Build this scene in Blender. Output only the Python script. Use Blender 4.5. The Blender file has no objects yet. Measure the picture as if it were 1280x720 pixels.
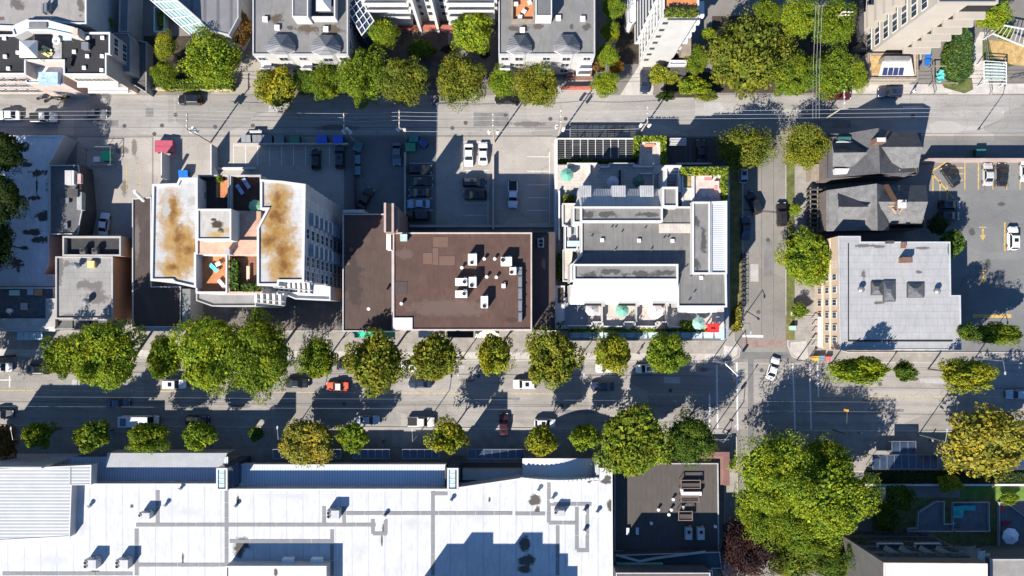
import bpy, bmesh, math, random
from mathutils import Vector, Matrix, noise
R = random.Random(7)
sc = bpy.context.scene
COL = sc.collection
# photo plan: one photo pixel on the ground is S metres, camera stands H metres above (640, VY)
S, H, VY = 0.16, 136.5, 400.0
def W(u, v, h=0.0):
    k = S * (H - h) / H
    return Vector(((u - 640) * k, (VY - v) * k, h))
LABELS = {}
def note(o, label, cat, group=None):
    o['label'] = label; o['category'] = cat
    if group: o['group'] = group
    LABELS.setdefault(label, []).append(o.name)
    n = len(label.split())
    if not 4 <= n <= 16: print('LABEL LENGTH', n, label)
# ---------------------------------------------------------------- mesh builder (world coordinates)
def inset(pts, d):
    n = len(pts); out = []
    area = sum(pts[i][0]*pts[(i+1)%n][1]-pts[(i+1)%n][0]*pts[i][1] for i in range(n))
    sg = 1 if area > 0 else -1
    for i in range(n):
        p0, p1, p2 = Vector(pts[i-1][:2]), Vector(pts[i][:2]), Vector(pts[(i+1)%n][:2])
        a = (p1-p0).normalized(); b = (p2-p1).normalized()
        na = Vector((-a.y, a.x))*sg; nb = Vector((-b.y, b.x))*sg
        m = na+nb
        if m.length < 1e-5: m = na
        m.normalize(); c = max(0.3, m.dot(na))
        q = p1 + m*(d/c); out.append((q.x, q.y))
    return out
def ccw(pts):
    n = len(pts)
    a = sum(pts[i][0]*pts[(i+1)%n][1]-pts[(i+1)%n][0]*pts[i][1] for i in range(n))
    return list(pts) if a > 0 else list(reversed(pts))
class MB:
    def __init__(s): s.v = []; s.f = []; s.m = []; s.mi = 0
    def face(s, ps):
        k = len(s.v); s.v += [tuple(p) for p in ps]; s.f.append(tuple(range(k, k+len(ps)))); s.m.append(s.mi); return s
    def sides(s, xy, z0, z1):
        xy = ccw([(p[0], p[1]) for p in xy]); n = len(xy)
        for i in range(n):
            a, b = xy[i], xy[(i+1)%n]
            s.face([(a[0],a[1],z0),(b[0],b[1],z0),(b[0],b[1],z1),(a[0],a[1],z1)])
        return s
    def cap(s, xy, z): s.face([(p[0],p[1],z) for p in ccw([(p[0],p[1]) for p in xy])]); return s
    def prism(s, xy, z0, z1, bottom=False):
        s.sides(xy, z0, z1); s.cap(xy, z1)
        if bottom: s.face([(p[0],p[1],z0) for p in reversed(ccw([(p[0],p[1]) for p in xy]))])
        return s
    def ring(s, xy, w, z0, z1):
        o = ccw([(p[0],p[1]) for p in xy]); i_ = inset(o, w); n = len(o)
        for i in range(n):
            j = (i+1)%n; a,b,c,d = o[i],o[j],i_[j],i_[i]
            s.face([(*a,z0),(*b,z0),(*b,z1),(*a,z1)]); s.face([(*a,z1),(*b,z1),(*c,z1),(*d,z1)])
            s.face([(*d,z1),(*c,z1),(*c,z0),(*d,z0)])
        return s
    def wbox(s, c, size, rot=0.0, z0=None):
        cx, cy, cz = c; sx, sy, sz = size; ca, sa = math.cos(rot), math.sin(rot)
        P = [(cx+ca*x*sx/2-sa*y*sy/2, cy+sa*x*sx/2+ca*y*sy/2) for x,y in ((-1,-1),(1,-1),(1,1),(-1,1))]
        s.prism(P, cz-sz/2, cz+sz/2, True); return s
    def pbox(s, u0, v0, u1, v1, h0, h1, bottom=False):
        s.prism([W(u0,v0,h1),W(u1,v0,h1),W(u1,v1,h1),W(u0,v1,h1)], h0, h1, bottom); return s
    def tube(s, p0, p1, r0, r1=None, n=7, caps=True):
        p0, p1 = Vector(p0), Vector(p1); r1 = r0 if r1 is None else r1
        d = (p1-p0).normalized(); a = d.orthogonal().normalized(); b = d.cross(a)
        A = [p0+(a*math.cos(t)+b*math.sin(t))*r0 for t in [2*math.pi*i/n for i in range(n)]]
        B = [p1+(a*math.cos(t)+b*math.sin(t))*r1 for t in [2*math.pi*i/n for i in range(n)]]
        for i in range(n): s.face([A[i],A[(i+1)%n],B[(i+1)%n],B[i]])
        if caps: s.face(list(reversed(A))); s.face(B)
        return s
    def lathe(s, c, prof, n=12):
        c = Vector(c)
        for (r0,z0),(r1,z1) in zip(prof, prof[1:]):
            for i in range(n):
                o_ = math.pi/4 if n == 4 else 0; t0, t1 = 2*math.pi*i/n+o_, 2*math.pi*(i+1)/n+o_
                q = [c+Vector((r0*math.cos(t0),r0*math.sin(t0),z0)), c+Vector((r0*math.cos(t1),r0*math.sin(t1),z0)),
                     c+Vector((r1*math.cos(t1),r1*math.sin(t1),z1)), c+Vector((r1*math.cos(t0),r1*math.sin(t0),z1))]
                if r1 < 1e-5: q = q[:3]
                elif r0 < 1e-5: q = [q[0], q[2], q[3]]
                s.face(q)
        return s
    def build(s, name, mat, parent=None, smooth=False, weld=True):
        org = Vector((0,0,0))
        if parent is not None: org = Vector(parent['org'])
        else:
            xs = [p[0] for p in s.v]; ys = [p[1] for p in s.v]; zs = [p[2] for p in s.v]
            org = Vector(((min(xs)+max(xs))/2, (min(ys)+max(ys))/2, min(zs)))
        me = bpy.data.meshes.new(name)
        me.from_pydata([(p[0]-org.x,p[1]-org.y,p[2]-org.z) for p in s.v], [], s.f)
        mats = mat if isinstance(mat, (list, tuple)) else [mat]
        for m in mats: me.materials.append(m)
        if len(mats) > 1: me.polygons.foreach_set('material_index', s.m)
        if weld:
            bm = bmesh.new(); bm.from_mesh(me); bmesh.ops.remove_doubles(bm, verts=bm.verts, dist=1e-4); bm.to_mesh(me); bm.free()
        if smooth: me.polygons.foreach_set('use_smooth', [True]*len(me.polygons))
        me.update()
        o = bpy.data.objects.new(name, me); COL.objects.link(o)
        if parent is not None: o.parent = parent; o['org'] = tuple(org) ; 
        else: o.location = org; o['org'] = tuple(org)
        return o
def thing(name, label, cat, loc, group=None):
    o = bpy.data.objects.new(name, None); COL.objects.link(o)
    o.empty_display_size = .3; o.location = loc; o['org'] = tuple(loc); note(o, label, cat, group); return o
def solid(name, label, cat, mb, mat, group=None, smooth=False):
    o = mb.build(name, mat, None, smooth); note(o, label, cat, group); return o
def struct(name, mb, mat):
    o = mb.build(name, mat); o['kind'] = 'structure'; return o
def copy_tree(o, parent=None):
    c = o.copy(); COL.objects.link(c)
    if parent is not None: c.parent = parent
    for ch in KIDS.get(o.name, ()): copy_tree(ch, c)
    return c
KIDS = {}
def learn(o):
    for ch in o.children: KIDS.setdefault(o.name, []).append(ch); learn(ch)
def dup(proto, loc, rot, label, cat, group, first=None, color=None, scale=None):
    if not proto.get('used'):
        o = proto; proto['used'] = 1; old = proto.get('label')
        for k in list(LABELS):
            if o.name in LABELS[k]: LABELS[k].remove(o.name)
    else: o = copy_tree(proto)
    o.location = loc; o.rotation_euler = (0, 0, rot)
    if scale: o.scale = scale
    note(o, label, cat, group)
    if color:
        o.color = (*color, 1)
        for c in o.children:
            c.color = (*color, 1)
    return o
# ---------------------------------------------------------------- materials
MATS = {}
class NT:
    def __init__(s, name):
        s.m = bpy.data.materials.new(name); s.m.use_nodes = True; s.t = s.m.node_tree; s.t.nodes.clear()
        s.out = s.n('ShaderNodeOutputMaterial'); s.p = s.n('ShaderNodeBsdfPrincipled'); s.l(s.p.outputs[0], s.out.inputs[0])
        s.geo = s.n('ShaderNodeNewGeometry'); s.pos = s.geo.outputs['Position']
    def n(s, t, **k):
        x = s.t.nodes.new(t)
        for a, b in k.items(): setattr(x, a, b)
        return x
    def l(s, a, b): s.t.links.new(a, b)
    def put(s, sock, v):
        if hasattr(v, 'is_output') or isinstance(v, bpy.types.NodeSocket): s.l(v, sock)
        else: sock.default_value = v
    def math(s, op, a, b=None, c=None, clamp=False):
        x = s.n('ShaderNodeMath', operation=op); x.use_clamp = clamp; s.put(x.inputs[0], a)
        if b is not None: s.put(x.inputs[1], b)
        if c is not None: s.put(x.inputs[2], c)
        return x.outputs[0]
    def scale(s, vec, sx, sy=None, sz=None):
        x = s.n('ShaderNodeVectorMath', operation='MULTIPLY'); s.l(vec, x.inputs[0])
        x.inputs[1].default_value = (sx, sy if sy is not None else sx, sz if sz is not None else sx); return x.outputs[0]
    def noise(s, sx, sy=None, detail=4, rough=.6, vec=None):
        x = s.n('ShaderNodeTexNoise'); x.inputs['Scale'].default_value = 1; x.inputs['Detail'].default_value = detail
        x.inputs['Roughness'].default_value = rough
        s.l(s.scale(vec or s.pos, sx, sy), x.inputs['Vector']); return x.outputs[0]
    def ramp(s, f, lo, hi):
        x = s.n('ShaderNodeMapRange'); s.put(x.inputs[0], f); x.inputs[1].default_value = lo; x.inputs[2].default_value = hi
        return x.outputs[0]
    def mix(s, f, a, b, blend='MIX'):
        x = s.n('ShaderNodeMix', data_type='RGBA', blend_type=blend); s.put(x.inputs[0], f)
        s.put(x.inputs[6], a if not isinstance(a, tuple) else (*a[:3], 1)); s.put(x.inputs[7], b if not isinstance(b, tuple) else (*b[:3], 1))
        return x.outputs[2]
    def blobs(s, lst, h=0, wob=.5, ns=.6, edge=.35):
        """sum of soft ellipses at photo-plan places, broken up by noise -> 0..1 mask"""
        nz = s.math('MULTIPLY', s.math('SUBTRACT', s.noise(ns, detail=6, rough=.7), .5), wob*4)
        tot = None
        for (u, v, ru, rv) in lst:
            c = W(u, v, h); k = S*(H-h)/H
            a = s.n('ShaderNodeVectorMath', operation='SUBTRACT'); s.l(s.pos, a.inputs[0]); a.inputs[1].default_value = c
            b = s.scale(a.outputs[0], 1/(ru*k), 1/(rv*k), 0)
            d = s.n('ShaderNodeVectorMath', operation='LENGTH'); s.l(b, d.inputs[0])
            e = s.math('SUBTRACT', 1.0, d.outputs['Value'])
            tot = e if tot is None else s.math('MAXIMUM', tot, e)
        return s.ramp(s.math('ADD', tot, nz), 0, edge)
    def bump(s, f, strength=.3, dist=.05):
        x = s.n('ShaderNodeBump'); x.inputs['Strength'].default_value = strength; x.inputs['Distance'].default_value = dist
        s.l(f, x.inputs['Height']); s.l(x.outputs[0], s.p.inputs['Normal'])
    def wave(s, axis, period):
        sp = s.n('ShaderNodeSeparateXYZ'); s.l(s.pos, sp.inputs[0])
        if isinstance(axis, (tuple, list)):
            d = s.n('ShaderNodeVectorMath', operation='DOT_PRODUCT'); s.l(s.pos, d.inputs[0]); d.inputs[1].default_value = axis; src = d.outputs['Value']
        else: src = sp.outputs[axis]
        return s.math('ADD', s.math('MULTIPLY', s.math('SINE', s.math('MULTIPLY', src, 2*math.pi/period)), .5), .5)
    def done(s, col, rough=.8, spec=.3, metal=0):
        s.put(s.p.inputs['Base Color'], col if not isinstance(col, tuple) else (*col[:3], 1))
        s.put(s.p.inputs['Roughness'], rough); s.p.inputs['Specular IOR Level'].default_value = spec; s.p.inputs['Metallic'].default_value = metal
        MATS[s.m.name] = s.m; return s.m
def mul(c, k): return tuple(x*k for x in c[:3])
def M(name, col, amt=.15, sc_=.5, fine=.12, rough=.8, spec=.3, metal=0, streak=None, bump=0):
    if name in MATS: return MATS[name]
    t = NT(name); c = t.mix(t.ramp(t.noise(sc_, streak), .3, .7), mul(col, 1-amt), mul(col, 1+amt))
    if fine: c = t.mix(t.ramp(t.noise(6, detail=3), .3, .7), t.mix(1.0, c, (1-fine,)*3, 'MULTIPLY'), t.mix(1.0, c, (1+fine,)*3, 'MULTIPLY'))
    if bump: t.bump(t.noise(8), bump)
    return t.done(c, rough, spec, metal)
def Mroof(name, col, blots=(), h=8, bcol=(.05,.045,.04), amt=.16, seam=None, wob=.5, extra=()):
    """flat roofing with cloudy dirt, faint laid seams, and stains that have shapes of their own"""
    t = NT(name)
    c = t.mix(t.ramp(t.noise(.35, detail=6, rough=.7), .3, .72), mul(col, 1-amt), mul(col, 1+amt))
    c = t.mix(t.ramp(t.noise(2.2, .5, detail=5), .45, .8), c, mul(col, .78))
    c = t.mix(t.math('MULTIPLY', t.ramp(t.noise(1.3, 1.1, detail=8, rough=.75), .66, .74), .35), c, mul(col, .4))
    if seam:
        ax, per = seam
        w = t.wave(ax, per); c = t.mix(t.math('MULTIPLY', t.ramp(w, .97, 1), .45), c, mul(col, .55))
    if blots: c = t.mix(t.blobs(blots, h, wob), c, bcol)
    for ex in extra: c = t.mix(t.blobs(ex[0], h, ex[2], ex[3] if len(ex) > 3 else .6, ex[4] if len(ex) > 4 else .35), c, ex[1])
    t.bump(t.noise(3, detail=5), .15)
    return t.done(c, .85, .25)
def Mrib(name, col, axis, period=.4, depth=.5, dirt=.12, rough=.5, metal=0):
    t = NT(name); w = t.wave(axis, period)
    c = t.mix(t.ramp(t.noise(.5, detail=5), .35, .75), col, mul(col, 1-dirt*2))
    c = t.mix(t.ramp(w, .0, .25), mul(col, .55), c)
    t.bump(w, depth, .06); return t.done(c, rough, .4, metal)
# ---------------------------------------------------------------- world, sun, camera
SUN = Vector((-.575, -.818, 0)).normalized(); ELEV = math.radians(36.4)
sund = Vector((SUN.x*math.cos(ELEV), SUN.y*math.cos(ELEV), math.sin(ELEV)))
w = bpy.data.worlds.new("World"); sc.world = w; w.use_nodes = True
bg = w.node_tree.nodes['Background']; sky = w.node_tree.nodes.new('ShaderNodeTexSky'); sky.sky_type = 'NISHITA'; sky.sun_disc = False
sky.sun_elevation = ELEV; sky.sun_rotation = math.atan2(SUN.x, SUN.y) % (2*math.pi); sky.air_density = 1.2; sky.dust_density = 0; sky.ozone_density = 10
w.node_tree.links.new(sky.outputs[0], bg.inputs[0]); bg.inputs[1].default_value = .078
sl = bpy.data.lights.new('sun', 'SUN'); sl.energy = 5.0; sl.angle = math.radians(.5); sl.color = (1, .94, .86)
so = bpy.data.objects.new('sun', sl); COL.objects.link(so); so.rotation_euler = (-sund).to_track_quat('-Z', 'Y').to_euler(); so.location = sund*200
cam = bpy.data.cameras.new('camera'); co = bpy.data.objects.new('camera', cam); COL.objects.link(co); sc.camera = co
co.location = (0, 0, H); cam.lens = 36*(H/S)/1280; cam.sensor_width = 36; cam.shift_y = (VY-360)/1280; cam.clip_end = 3000; cam.clip_start = 1
sc.view_settings.view_transform = 'Standard'; sc.view_settings.look = 'None'; sc.view_settings.gamma = 1; sc.view_settings.exposure = EXPO = 1.2
sc.view_settings.use_curve_mapping = False
# ---------------------------------------------------------------- ground materials
def Mroad(name, col, streak=True, crack=.5, patch=.25, wheel=(), spots=(), drip=()):
    t = NT(name)
    c = t.mix(t.ramp(t.noise(.12, detail=6, rough=.65), .3, .7), mul(col, .82), mul(col, 1.15))
    if streak: c = t.mix(t.math('MULTIPLY', t.ramp(t.noise(.05, 1.6, detail=4), .45, .75), .45), c, mul(col, .62))
    vo = t.n('ShaderNodeTexVoronoi', feature='F1', distance='CHEBYCHEV'); vo.inputs['Scale'].default_value = 1; vo.inputs['Randomness'].default_value = .9
    t.l(t.scale(t.pos, .055, .13), vo.inputs['Vector'])
    hs = t.n('ShaderNodeSeparateXYZ'); t.l(vo.outputs['Color'], hs.inputs[0])
    c = t.mix(t.math('MULTIPLY', t.ramp(hs.outputs[0], .72, .78), patch), c, mul(col, .55))
    c = t.mix(t.math('MULTIPLY', t.ramp(hs.outputs[1], .80, .84), patch*.8), c, mul(col, 1.5))
    cr = t.n('ShaderNodeTexVoronoi', feature='DISTANCE_TO_EDGE'); cr.inputs['Scale'].default_value = 1
    wv = t.n('ShaderNodeVectorMath', operation='ADD'); t.l(t.scale(t.pos, .14, .22), wv.inputs[0])
    nn = t.n('ShaderNodeTexNoise'); nn.inputs['Scale'].default_value = .5; nn.inputs['Detail'].default_value = 5; t.l(t.pos, nn.inputs['Vector'])
    t.l(t.scale(nn.outputs['Color'], .35), wv.inputs[1]); t.l(wv.outputs[0], cr.inputs['Vector'])
    c = t.mix(t.math('MULTIPLY', t.ramp(cr.outputs['Distance'], .012, .0), crack), c, mul(col, .35))
    if wheel or drip:
        sp = t.n('ShaderNodeSeparateXYZ'); t.l(t.pos, sp.inputs[0]); yy = t.math('ADD', sp.outputs[1], t.math('MULTIPLY', sp.outputs[0], SL_ROAD if name == 'road_asphalt' else 0))
        for lst, wd, amt_, dark in ((wheel, .55, .35, .68), (drip, .5, .6, .5)):
            for v0 in lst:
                d = t.math('ABSOLUTE', t.math('SUBTRACT', yy, (VY-v0)*S))
                f = t.math('MULTIPLY', t.math('MULTIPLY', t.ramp(d, wd, .1), t.ramp(t.noise(.09 if lst is wheel else .35, 1.2, detail=5), .35, .75)), amt_)
                c = t.mix(f, c, mul(col, dark))
    if spots: c = t.mix(t.math('MULTIPLY', t.blobs(spots, 0, .45, .8), .75), c, mul(col, .3))
    c = t.mix(t.ramp(t.noise(5, detail=3), .3, .7), t.mix(1., c, (.88,)*3, 'MULTIPLY'), t.mix(1., c, (1.1,)*3, 'MULTIPLY'))
    t.bump(t.noise(9), .12); return t.done(c, .9, .2)
def Mslab(name, col, sx, sy, amt=.12, line=.5):
    t = NT(name); b = t.n('ShaderNodeTexBrick'); b.inputs['Scale'].default_value = 1; b.offset = 0; b.inputs['Mortar Size'].default_value = .02
    b.inputs['Brick Width'].default_value = sx; b.inputs['Row Height'].default_value = sy; b.inputs['Bias'].default_value = 0
    b.inputs['Color1'].default_value = (*mul(col, 1-amt), 1); b.inputs['Color2'].default_value = (*mul(col, 1+amt), 1); b.inputs['Mortar'].default_value = (*mul(col, line), 1)
    t.l(t.pos, b.inputs['Vector'])
    c = t.mix(t.ramp(t.noise(.6, detail=6), .35, .75), b.outputs[0], t.mix(1., b.outputs[0], (.72,.7,.68), 'MULTIPLY'))
    t.bump(t.noise(8), .1); return t.done(c, .85, .2)
SL_ROAD = .0062
m_ground = Mroad('ground_mix', (.17,.155,.14), False, .3)
m_top = Mroad('pale_worn_road', (.276,.26,.238), True, .4, .4, wheel=(128,136,146,155), drip=(132,150), spots=[(420,160,30,5),(660,155,25,4),(770,162,14,6)])
m_main = Mroad('road_asphalt', (.258,.24,.217), True, .35, .3, wheel=(465,472,476,484,499.5,506.5,512,519), drip=(459,480,503,515.5,527), spots=[(585,475,12,3),(300,508,16,3),(700,470,9,2.5),(1090,500,14,4),(880,462,8,3)])
m_cross = Mroad('side_road_asphalt', (.192,.18,.16), False, .3, .2)
m_lot = Mroad('lot_asphalt', (.145,.145,.14), False, .35, .2, spots=[(1235,330,4,8),(1215,290,5,5),(1243,228,3,6),(1258,232,3,5),(1252,255,5,3),(165,195,7,12),(160,215,4,9),(567,262,5,16)])
m_lotpale = Mroad('pale_lot_concrete', (.29,.264,.232), False, .35, .2, spots=[(152,188,10,6),(168,185,4,14),(155,235,5,12)])
m_walk = Mslab('sidewalk_slabs', (.27,.25,.225), 1.5, 1.5, .06, .7)
m_walkpale = Mslab('pale_sidewalk', (.42,.39,.355), 1.6, 1.6, .05, .75)
m_kerb = M('kerb_stone', (.36,.34,.31))
m_white = M('road_white_paint', (.5,.5,.49), .25, 3)
m_yel = M('road_yellow_paint', (.40,.27,.085), .4, 2.5, .3); m_yelp = M('worn_yellow_paint', (.36,.28,.14), .3, 2)
m_grass = M('grass_green', (.085,.095,.028), .45, .6, .4)
m_dry = M('straw_ground', (.36,.24,.10), .3, 1, .35)
m_soil = M('dark_soil', (.045,.035,.025), .4, .8, .4)
m_brickpave = Mslab('pink_brick_paving', (.26,.19,.165), .4, .2, .12, .7)
def sheet(name, pts, z, mat): return struct(name, MB().cap([W(u,v) for u,v in pts], z), mat)
def rect(u0,v0,u1,v1): return [(u0,v0),(u1,v0),(u1,v1),(u0,v1)]
SL = .0062
def mv(u, v): return v + (u-640)*SL      # the main street runs very slightly downhill in the picture
struct('ground', MB().cap([(-600,-600),(600,-600),(600,600),(-600,600)], 0), m_ground)
sheet('top_road', rect(-900,119,2200,170), .004, m_top)
sheet('main_road', [(-900,mv(-900,451)),(2200,mv(2200,451)),(2200,mv(2200,535)),(-900,mv(-900,535))], .004, m_main)
sheet('cross_road', [(929,170.5),(982,170.5),(982,452.2),(985,452.6),(926,452.4),(929,452)], .006, m_cross)
sheet('cross_road_south', rect(926,537,985,1500), .006, m_cross)
# kerbed sidewalks
def walk(name, pts, mat=None, h=.13):
    xy = [W(u,v) for u,v in pts]
    o = struct(name, MB().prism(inset(ccw(xy), .16), 0, h), mat or m_walk); struct("kerb", MB().ring(xy, .16, 0, h-.004), m_kerb)
walk('sidewalk', [(-700,413),(918,413),(918,425),(926,436),(924,446),(912,453),(-700,mv(-700,450))])
walk('sidewalk', [(985,395),(1022,395),(1022,430),(1060,440),(2000,440),(2000,mv(2000,451)),(1004,453),(990,446),(984,432)])
walk('sidewalk', [(-700,mv(-700,535)),(905,mv(905,535)),(921,546),(922,600),(922,720),(905,720),(905,578),(-700,578)])
walk('sidewalk', [(986,546),(1000,mv(1000,535)),(2000,mv(2000,535)),(2000,590),(986,590)])
walk('sidewalk', [(982,176),(1023,176),(1023,394),(982,394)], m_walk)
walk('sidewalk', [(911,207),(929,207),(929,412),(911,412)], m_walk)
walk('sidewalk', [(-700,109),(170,109),(170,118),(-700,118)], m_walk)
walk('sidewalk', [(1065,106),(1900,100),(1900,117),(1065,117)], m_walkpale)
sheet('corner_ramp', [(988,428),(1008,426),(1010,448),(1003,450),(992,444),(987,436)], .136, m_walkpale)
sheet('corner_ramp', [(905,432),(922,434),(921,444),(911,449),(903,448)], .136, m_walkpale)
for a in ((-700,446.5,903,449.5),):
    sheet('kerb_strip', [(a[0],mv(a[0],a[1]-6)),(a[2],mv(a[2],a[1]-6)),(a[2],mv(a[2],a[3]-.8)),(a[0],mv(a[0],a[3]-.8))], .135, m_walkpale)
# parking lots and yards
sheet('lot_pavement', rect(96,172,190,412), .005, m_lotpale)
sheet('lot_pavement', rect(192,171,440,300), .0055, m_lotpale)
sheet('lot_pavement', rect(430,171,545,300), .007, m_lot)
sheet('lot_pavement', rect(545,171,617,300), .0085, m_lotpale)
sheet('lot_pavement', rect(617,171,695,300), .0095, Mroad('lot_concrete', (.30,.275,.245), False, .3, .2))
sheet('lot_pavement', rect(1150,176,1900,440), .008, m_lot)
sheet('yard_paving', rect(225,350,432,413), .0095, Mslab('plaza_slabs', (.16,.14,.13), 1.2, 1.2))
sheet('driveway', [(262,118),(322,60),(340,60),(318,118)], .006, m_lotpale)
sheet('driveway', [(775,119),(800,80),(820,80),(816,119)], .006, m_walkpale)
sheet('driveway', rect(693,100,745,119), .007, m_top)
sheet('garden_path', [(1185,118),(1225,40),(1236,40),(1228,75),(1240,118)], .006, m_walkpale)
sheet('terrace_paving', rect(1066,0,1135,106), .009, M('tan_paving', (.38,.31,.25)))
# painted lines
def strip(u0,v0,u1,v1,wm,z,mat,name='road_line'):
    a, b = W(u0,v0), W(u1,v1); d = (b-a).normalized(); n = Vector((-d.y,d.x,0))*wm/2
    return struct(name, MB().face([(p.x,p.y,z) for p in (a-n,b-n,b+n,a+n)]), mat)
for u0,u1,o in ((-700,880,-1),(1024,2000,-.5)): strip(u0,mv(u0,493+o),u1,mv(u1,493+o),.2,.009,m_yelp)
for u in range(-90,900,200): strip(u,mv(u,508),u+480,mv(u+480,508),.05,.0085,M('faded_white_paint',(.3,.29,.27)))
m_fad = M('tar_seam', (.09,.085,.08)); 
for v in (468.5,506,): strip(-700,mv(-700,v),900,mv(900,v),.12,.0086,m_fad,'road_seam')
for v in (482,514.5): strip(1020,mv(1020,v),2000,mv(2000,v),.12,.0086,m_fad,'road_seam')
for u0,v0,u1,v1 in ((921,453,922,538),(896,456,897,537),(887,493,887,536),(991,455,994,541),(1012,455,1014,537),(1022,456,1023,496)): strip(u0,v0,u1,v1,.3,.011,m_white)
strip(928,420,954,420.5,.5,.011,m_white)
strip(0,mv(0,479),14,mv(14,479),.2,.011,m_white); strip(12,mv(12,474),12,mv(12,488),.25,.0115,m_white)
for a in ((927,424,982,434),): sheet('brick_crossing', rect(*a), .009, m_brickpave)
sheet('road_patch', rect(935,448,942,560), .0088, M('dark_patch', (.135,.13,.125)))
sheet('road_patch', rect(925,440,985,449), .0087, MATS['dark_patch'])
strip(952,180,952,420,.1,.009,m_fad,'road_seam'); strip(967,180,967,420,.08,.009,m_fad,'road_seam'); strip(929,262,982,266,.4,.009,m_fad,'road_seam')
for v in (158.5,168.5): strip(-400,v,690,v+1,.08,.0075,m_fad,'road_seam')
strip(930,168,1700,164,.1,.0075,m_fad,'road_seam')
# utility cuts and repairs in the roads
m_cut = M('utility_cut', (.15,.145,.14), .2, .6); m_cut2 = M('pale_cut', (.31,.30,.285), .15, .6)
for i_,(u0,v0,u1,v1,mm) in enumerate(((592,140,636,158,m_cut),(336,128,352,140,m_cut2),(120,150,148,158,m_cut),(1040,150,1064,160,m_cut),(880,128,905,139,m_cut2),(182,135,192,146,m_cut),(470,470,520,474,m_cut),(610,497,650,500,m_cut),(90,478,112,486,m_cut2),(700,512,742,516,m_cut),(1085,508,1130,512,m_cut),(545,457,580,462,m_cut2),(1150,470,1180,476,m_cut2),(250,500,300,503,m_cut),(955,300,966,345,m_cut),(938,330,948,352,m_cut2),(830,470,850,478,m_cut2))): sheet('road_patch', [(u0,mv(u0,v0) if v0 > 440 else v0),(u1,mv(u1,v0) if v0 > 440 else v0),(u1,mv(u1,v1) if v0 > 440 else v1),(u0,mv(u0,v1) if v0 > 440 else v1)], .0078, mm)
# stalls
for u in (124,141,158,175): strip(u,206,u,240,.12,.012,m_yel)
for u in range(292,440,15): strip(u,181,u,207,.13,.012,m_white)
for v in (204,219,233.5,248,262.5): strip(512,v,541,v,.12,.012,m_white)
for u0,u1,v in ((577,614,177.5),(581,609,253.5),(581,609,269),(659,686,196),(659,686,214),(659,686,231),(659,686,247),(659,686,263),(659,686,280),(581,612,213)): strip(u0,v,u1,v,.12,.012,m_white)
for u in (577.5,): strip(u,178,u,213,.12,.012,m_white)
strip(687,190,687,280,.12,.012,m_white); strip(610,216,610,282,.12,.012,m_white)
for u in (1206,1223,1241,1258.5,1275,1292): strip(u,201,u,237,.22,.013,m_yel)
for a in ((1166,216,1166,243),(1175,225,1175,249),(1184,232,1184,252),(1165,217,1196,252),(1182,210,1204,210),(1188,217,1204,217),(1196,225,1204,225),(1165,214,1182,203),(1256,278,1256,314),(1216,395,1264,395)): strip(*a,.28 if a[0]!=1216 else .7,.013,m_yel)
def arrow(u, v):
    m = MB(); P = lambda a,b: (lambda q:(q.x,q.y,.014))(W(u+a, v+b))
    m.face([P(-1.1,-7),P(1.1,-7),P(1.1,1),P(-1.1,1)]); m.face([P(-3.8,1),P(3.8,1),P(0,8)]); m.face([P(-4.5,-9.5),P(4.5,-9.5),P(4.5,-8.3),P(-4.5,-8.3)]); struct('road_arrow', m, m_yel)
arrow(1228.5,293); arrow(1229,347)
# planting strips
def grass(name, pts, z, mat=None, n=0):
    o = MB().cap([W(u,v) for u,v in pts], z).build(name, mat or m_grass); o['kind'] = 'stuff'; return o
grass('verge_grass', rect(982.5,180,993,425), .139); grass('verge_grass', rect(912,210,927,412), .139, M('dry_verge', (.13,.11,.035), .45, .7, .4))
grass('lawn', rect(1200,606,1262,622), .02, M('lawn_green',(.05,.115,.018),.3,.6,.35)); grass('lawn', rect(1242,609,1420,625), .03, M('bright_lawn',(.09,.16,.025),.3,.6,.35))
grass('lawn', rect(1090,622,1250,720), .01); grass('straw_bed', [(1236,50),(1300,56),(1300,86),(1262,80),(1240,68)], .02, m_dry)
grass('lawn', [(1176,104),(1214,98),(1216,112),(1205,117),(1180,110)], .14); grass('lawn', [(1228,50),(1238,50),(1242,72),(1268,82),(1250,86),(1228,78)], .015)
grass('planting_bed', rect(982.6,398,990,425), .142, MATS['dry_verge']); grass('planting_bed', [(194,116),(246,114),(288,116),(280,112),(200,108)], .02, M('ochre_bed',(.2,.14,.05),.4,.9,.35))
grass('planting_bed', rect(770,20,800,80), .004, m_soil); grass('planting_bed', rect(455,40,560,112), .003, M('garden_soil',(.07,.065,.055),.4,.6,.4)); grass('planting_bed', rect(830,90,890,122), .006, m_soil)
grass('planting_bed', rect(890,20,1072,116), .003, m_soil); grass('planting_bed', rect(180,45,300,112), .003, m_soil); grass('planting_bed', rect(1098,590,1290,604), .02, m_soil)
for u,v in ((155.5,157.5),(202.5,157),(269,158.5),(316,157),(565.5,160),(582,153.5),(632,144),(193,167.5),(219.5,143.5),(688,148.5),(707,148.5),(1141,145),(952,463),(598,470),(702,507),(330,470),(1100,480),(430,505),(838,488),(960,300),(948,390)):
    m = MB(); q = W(u,v); m.lathe((q.x,q.y,.0105),[(.42,0),(.42,.004),(.0,.0045)],16); struct('road_manhole', m, M('manhole_iron',(.07,.065,.06)))
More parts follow.
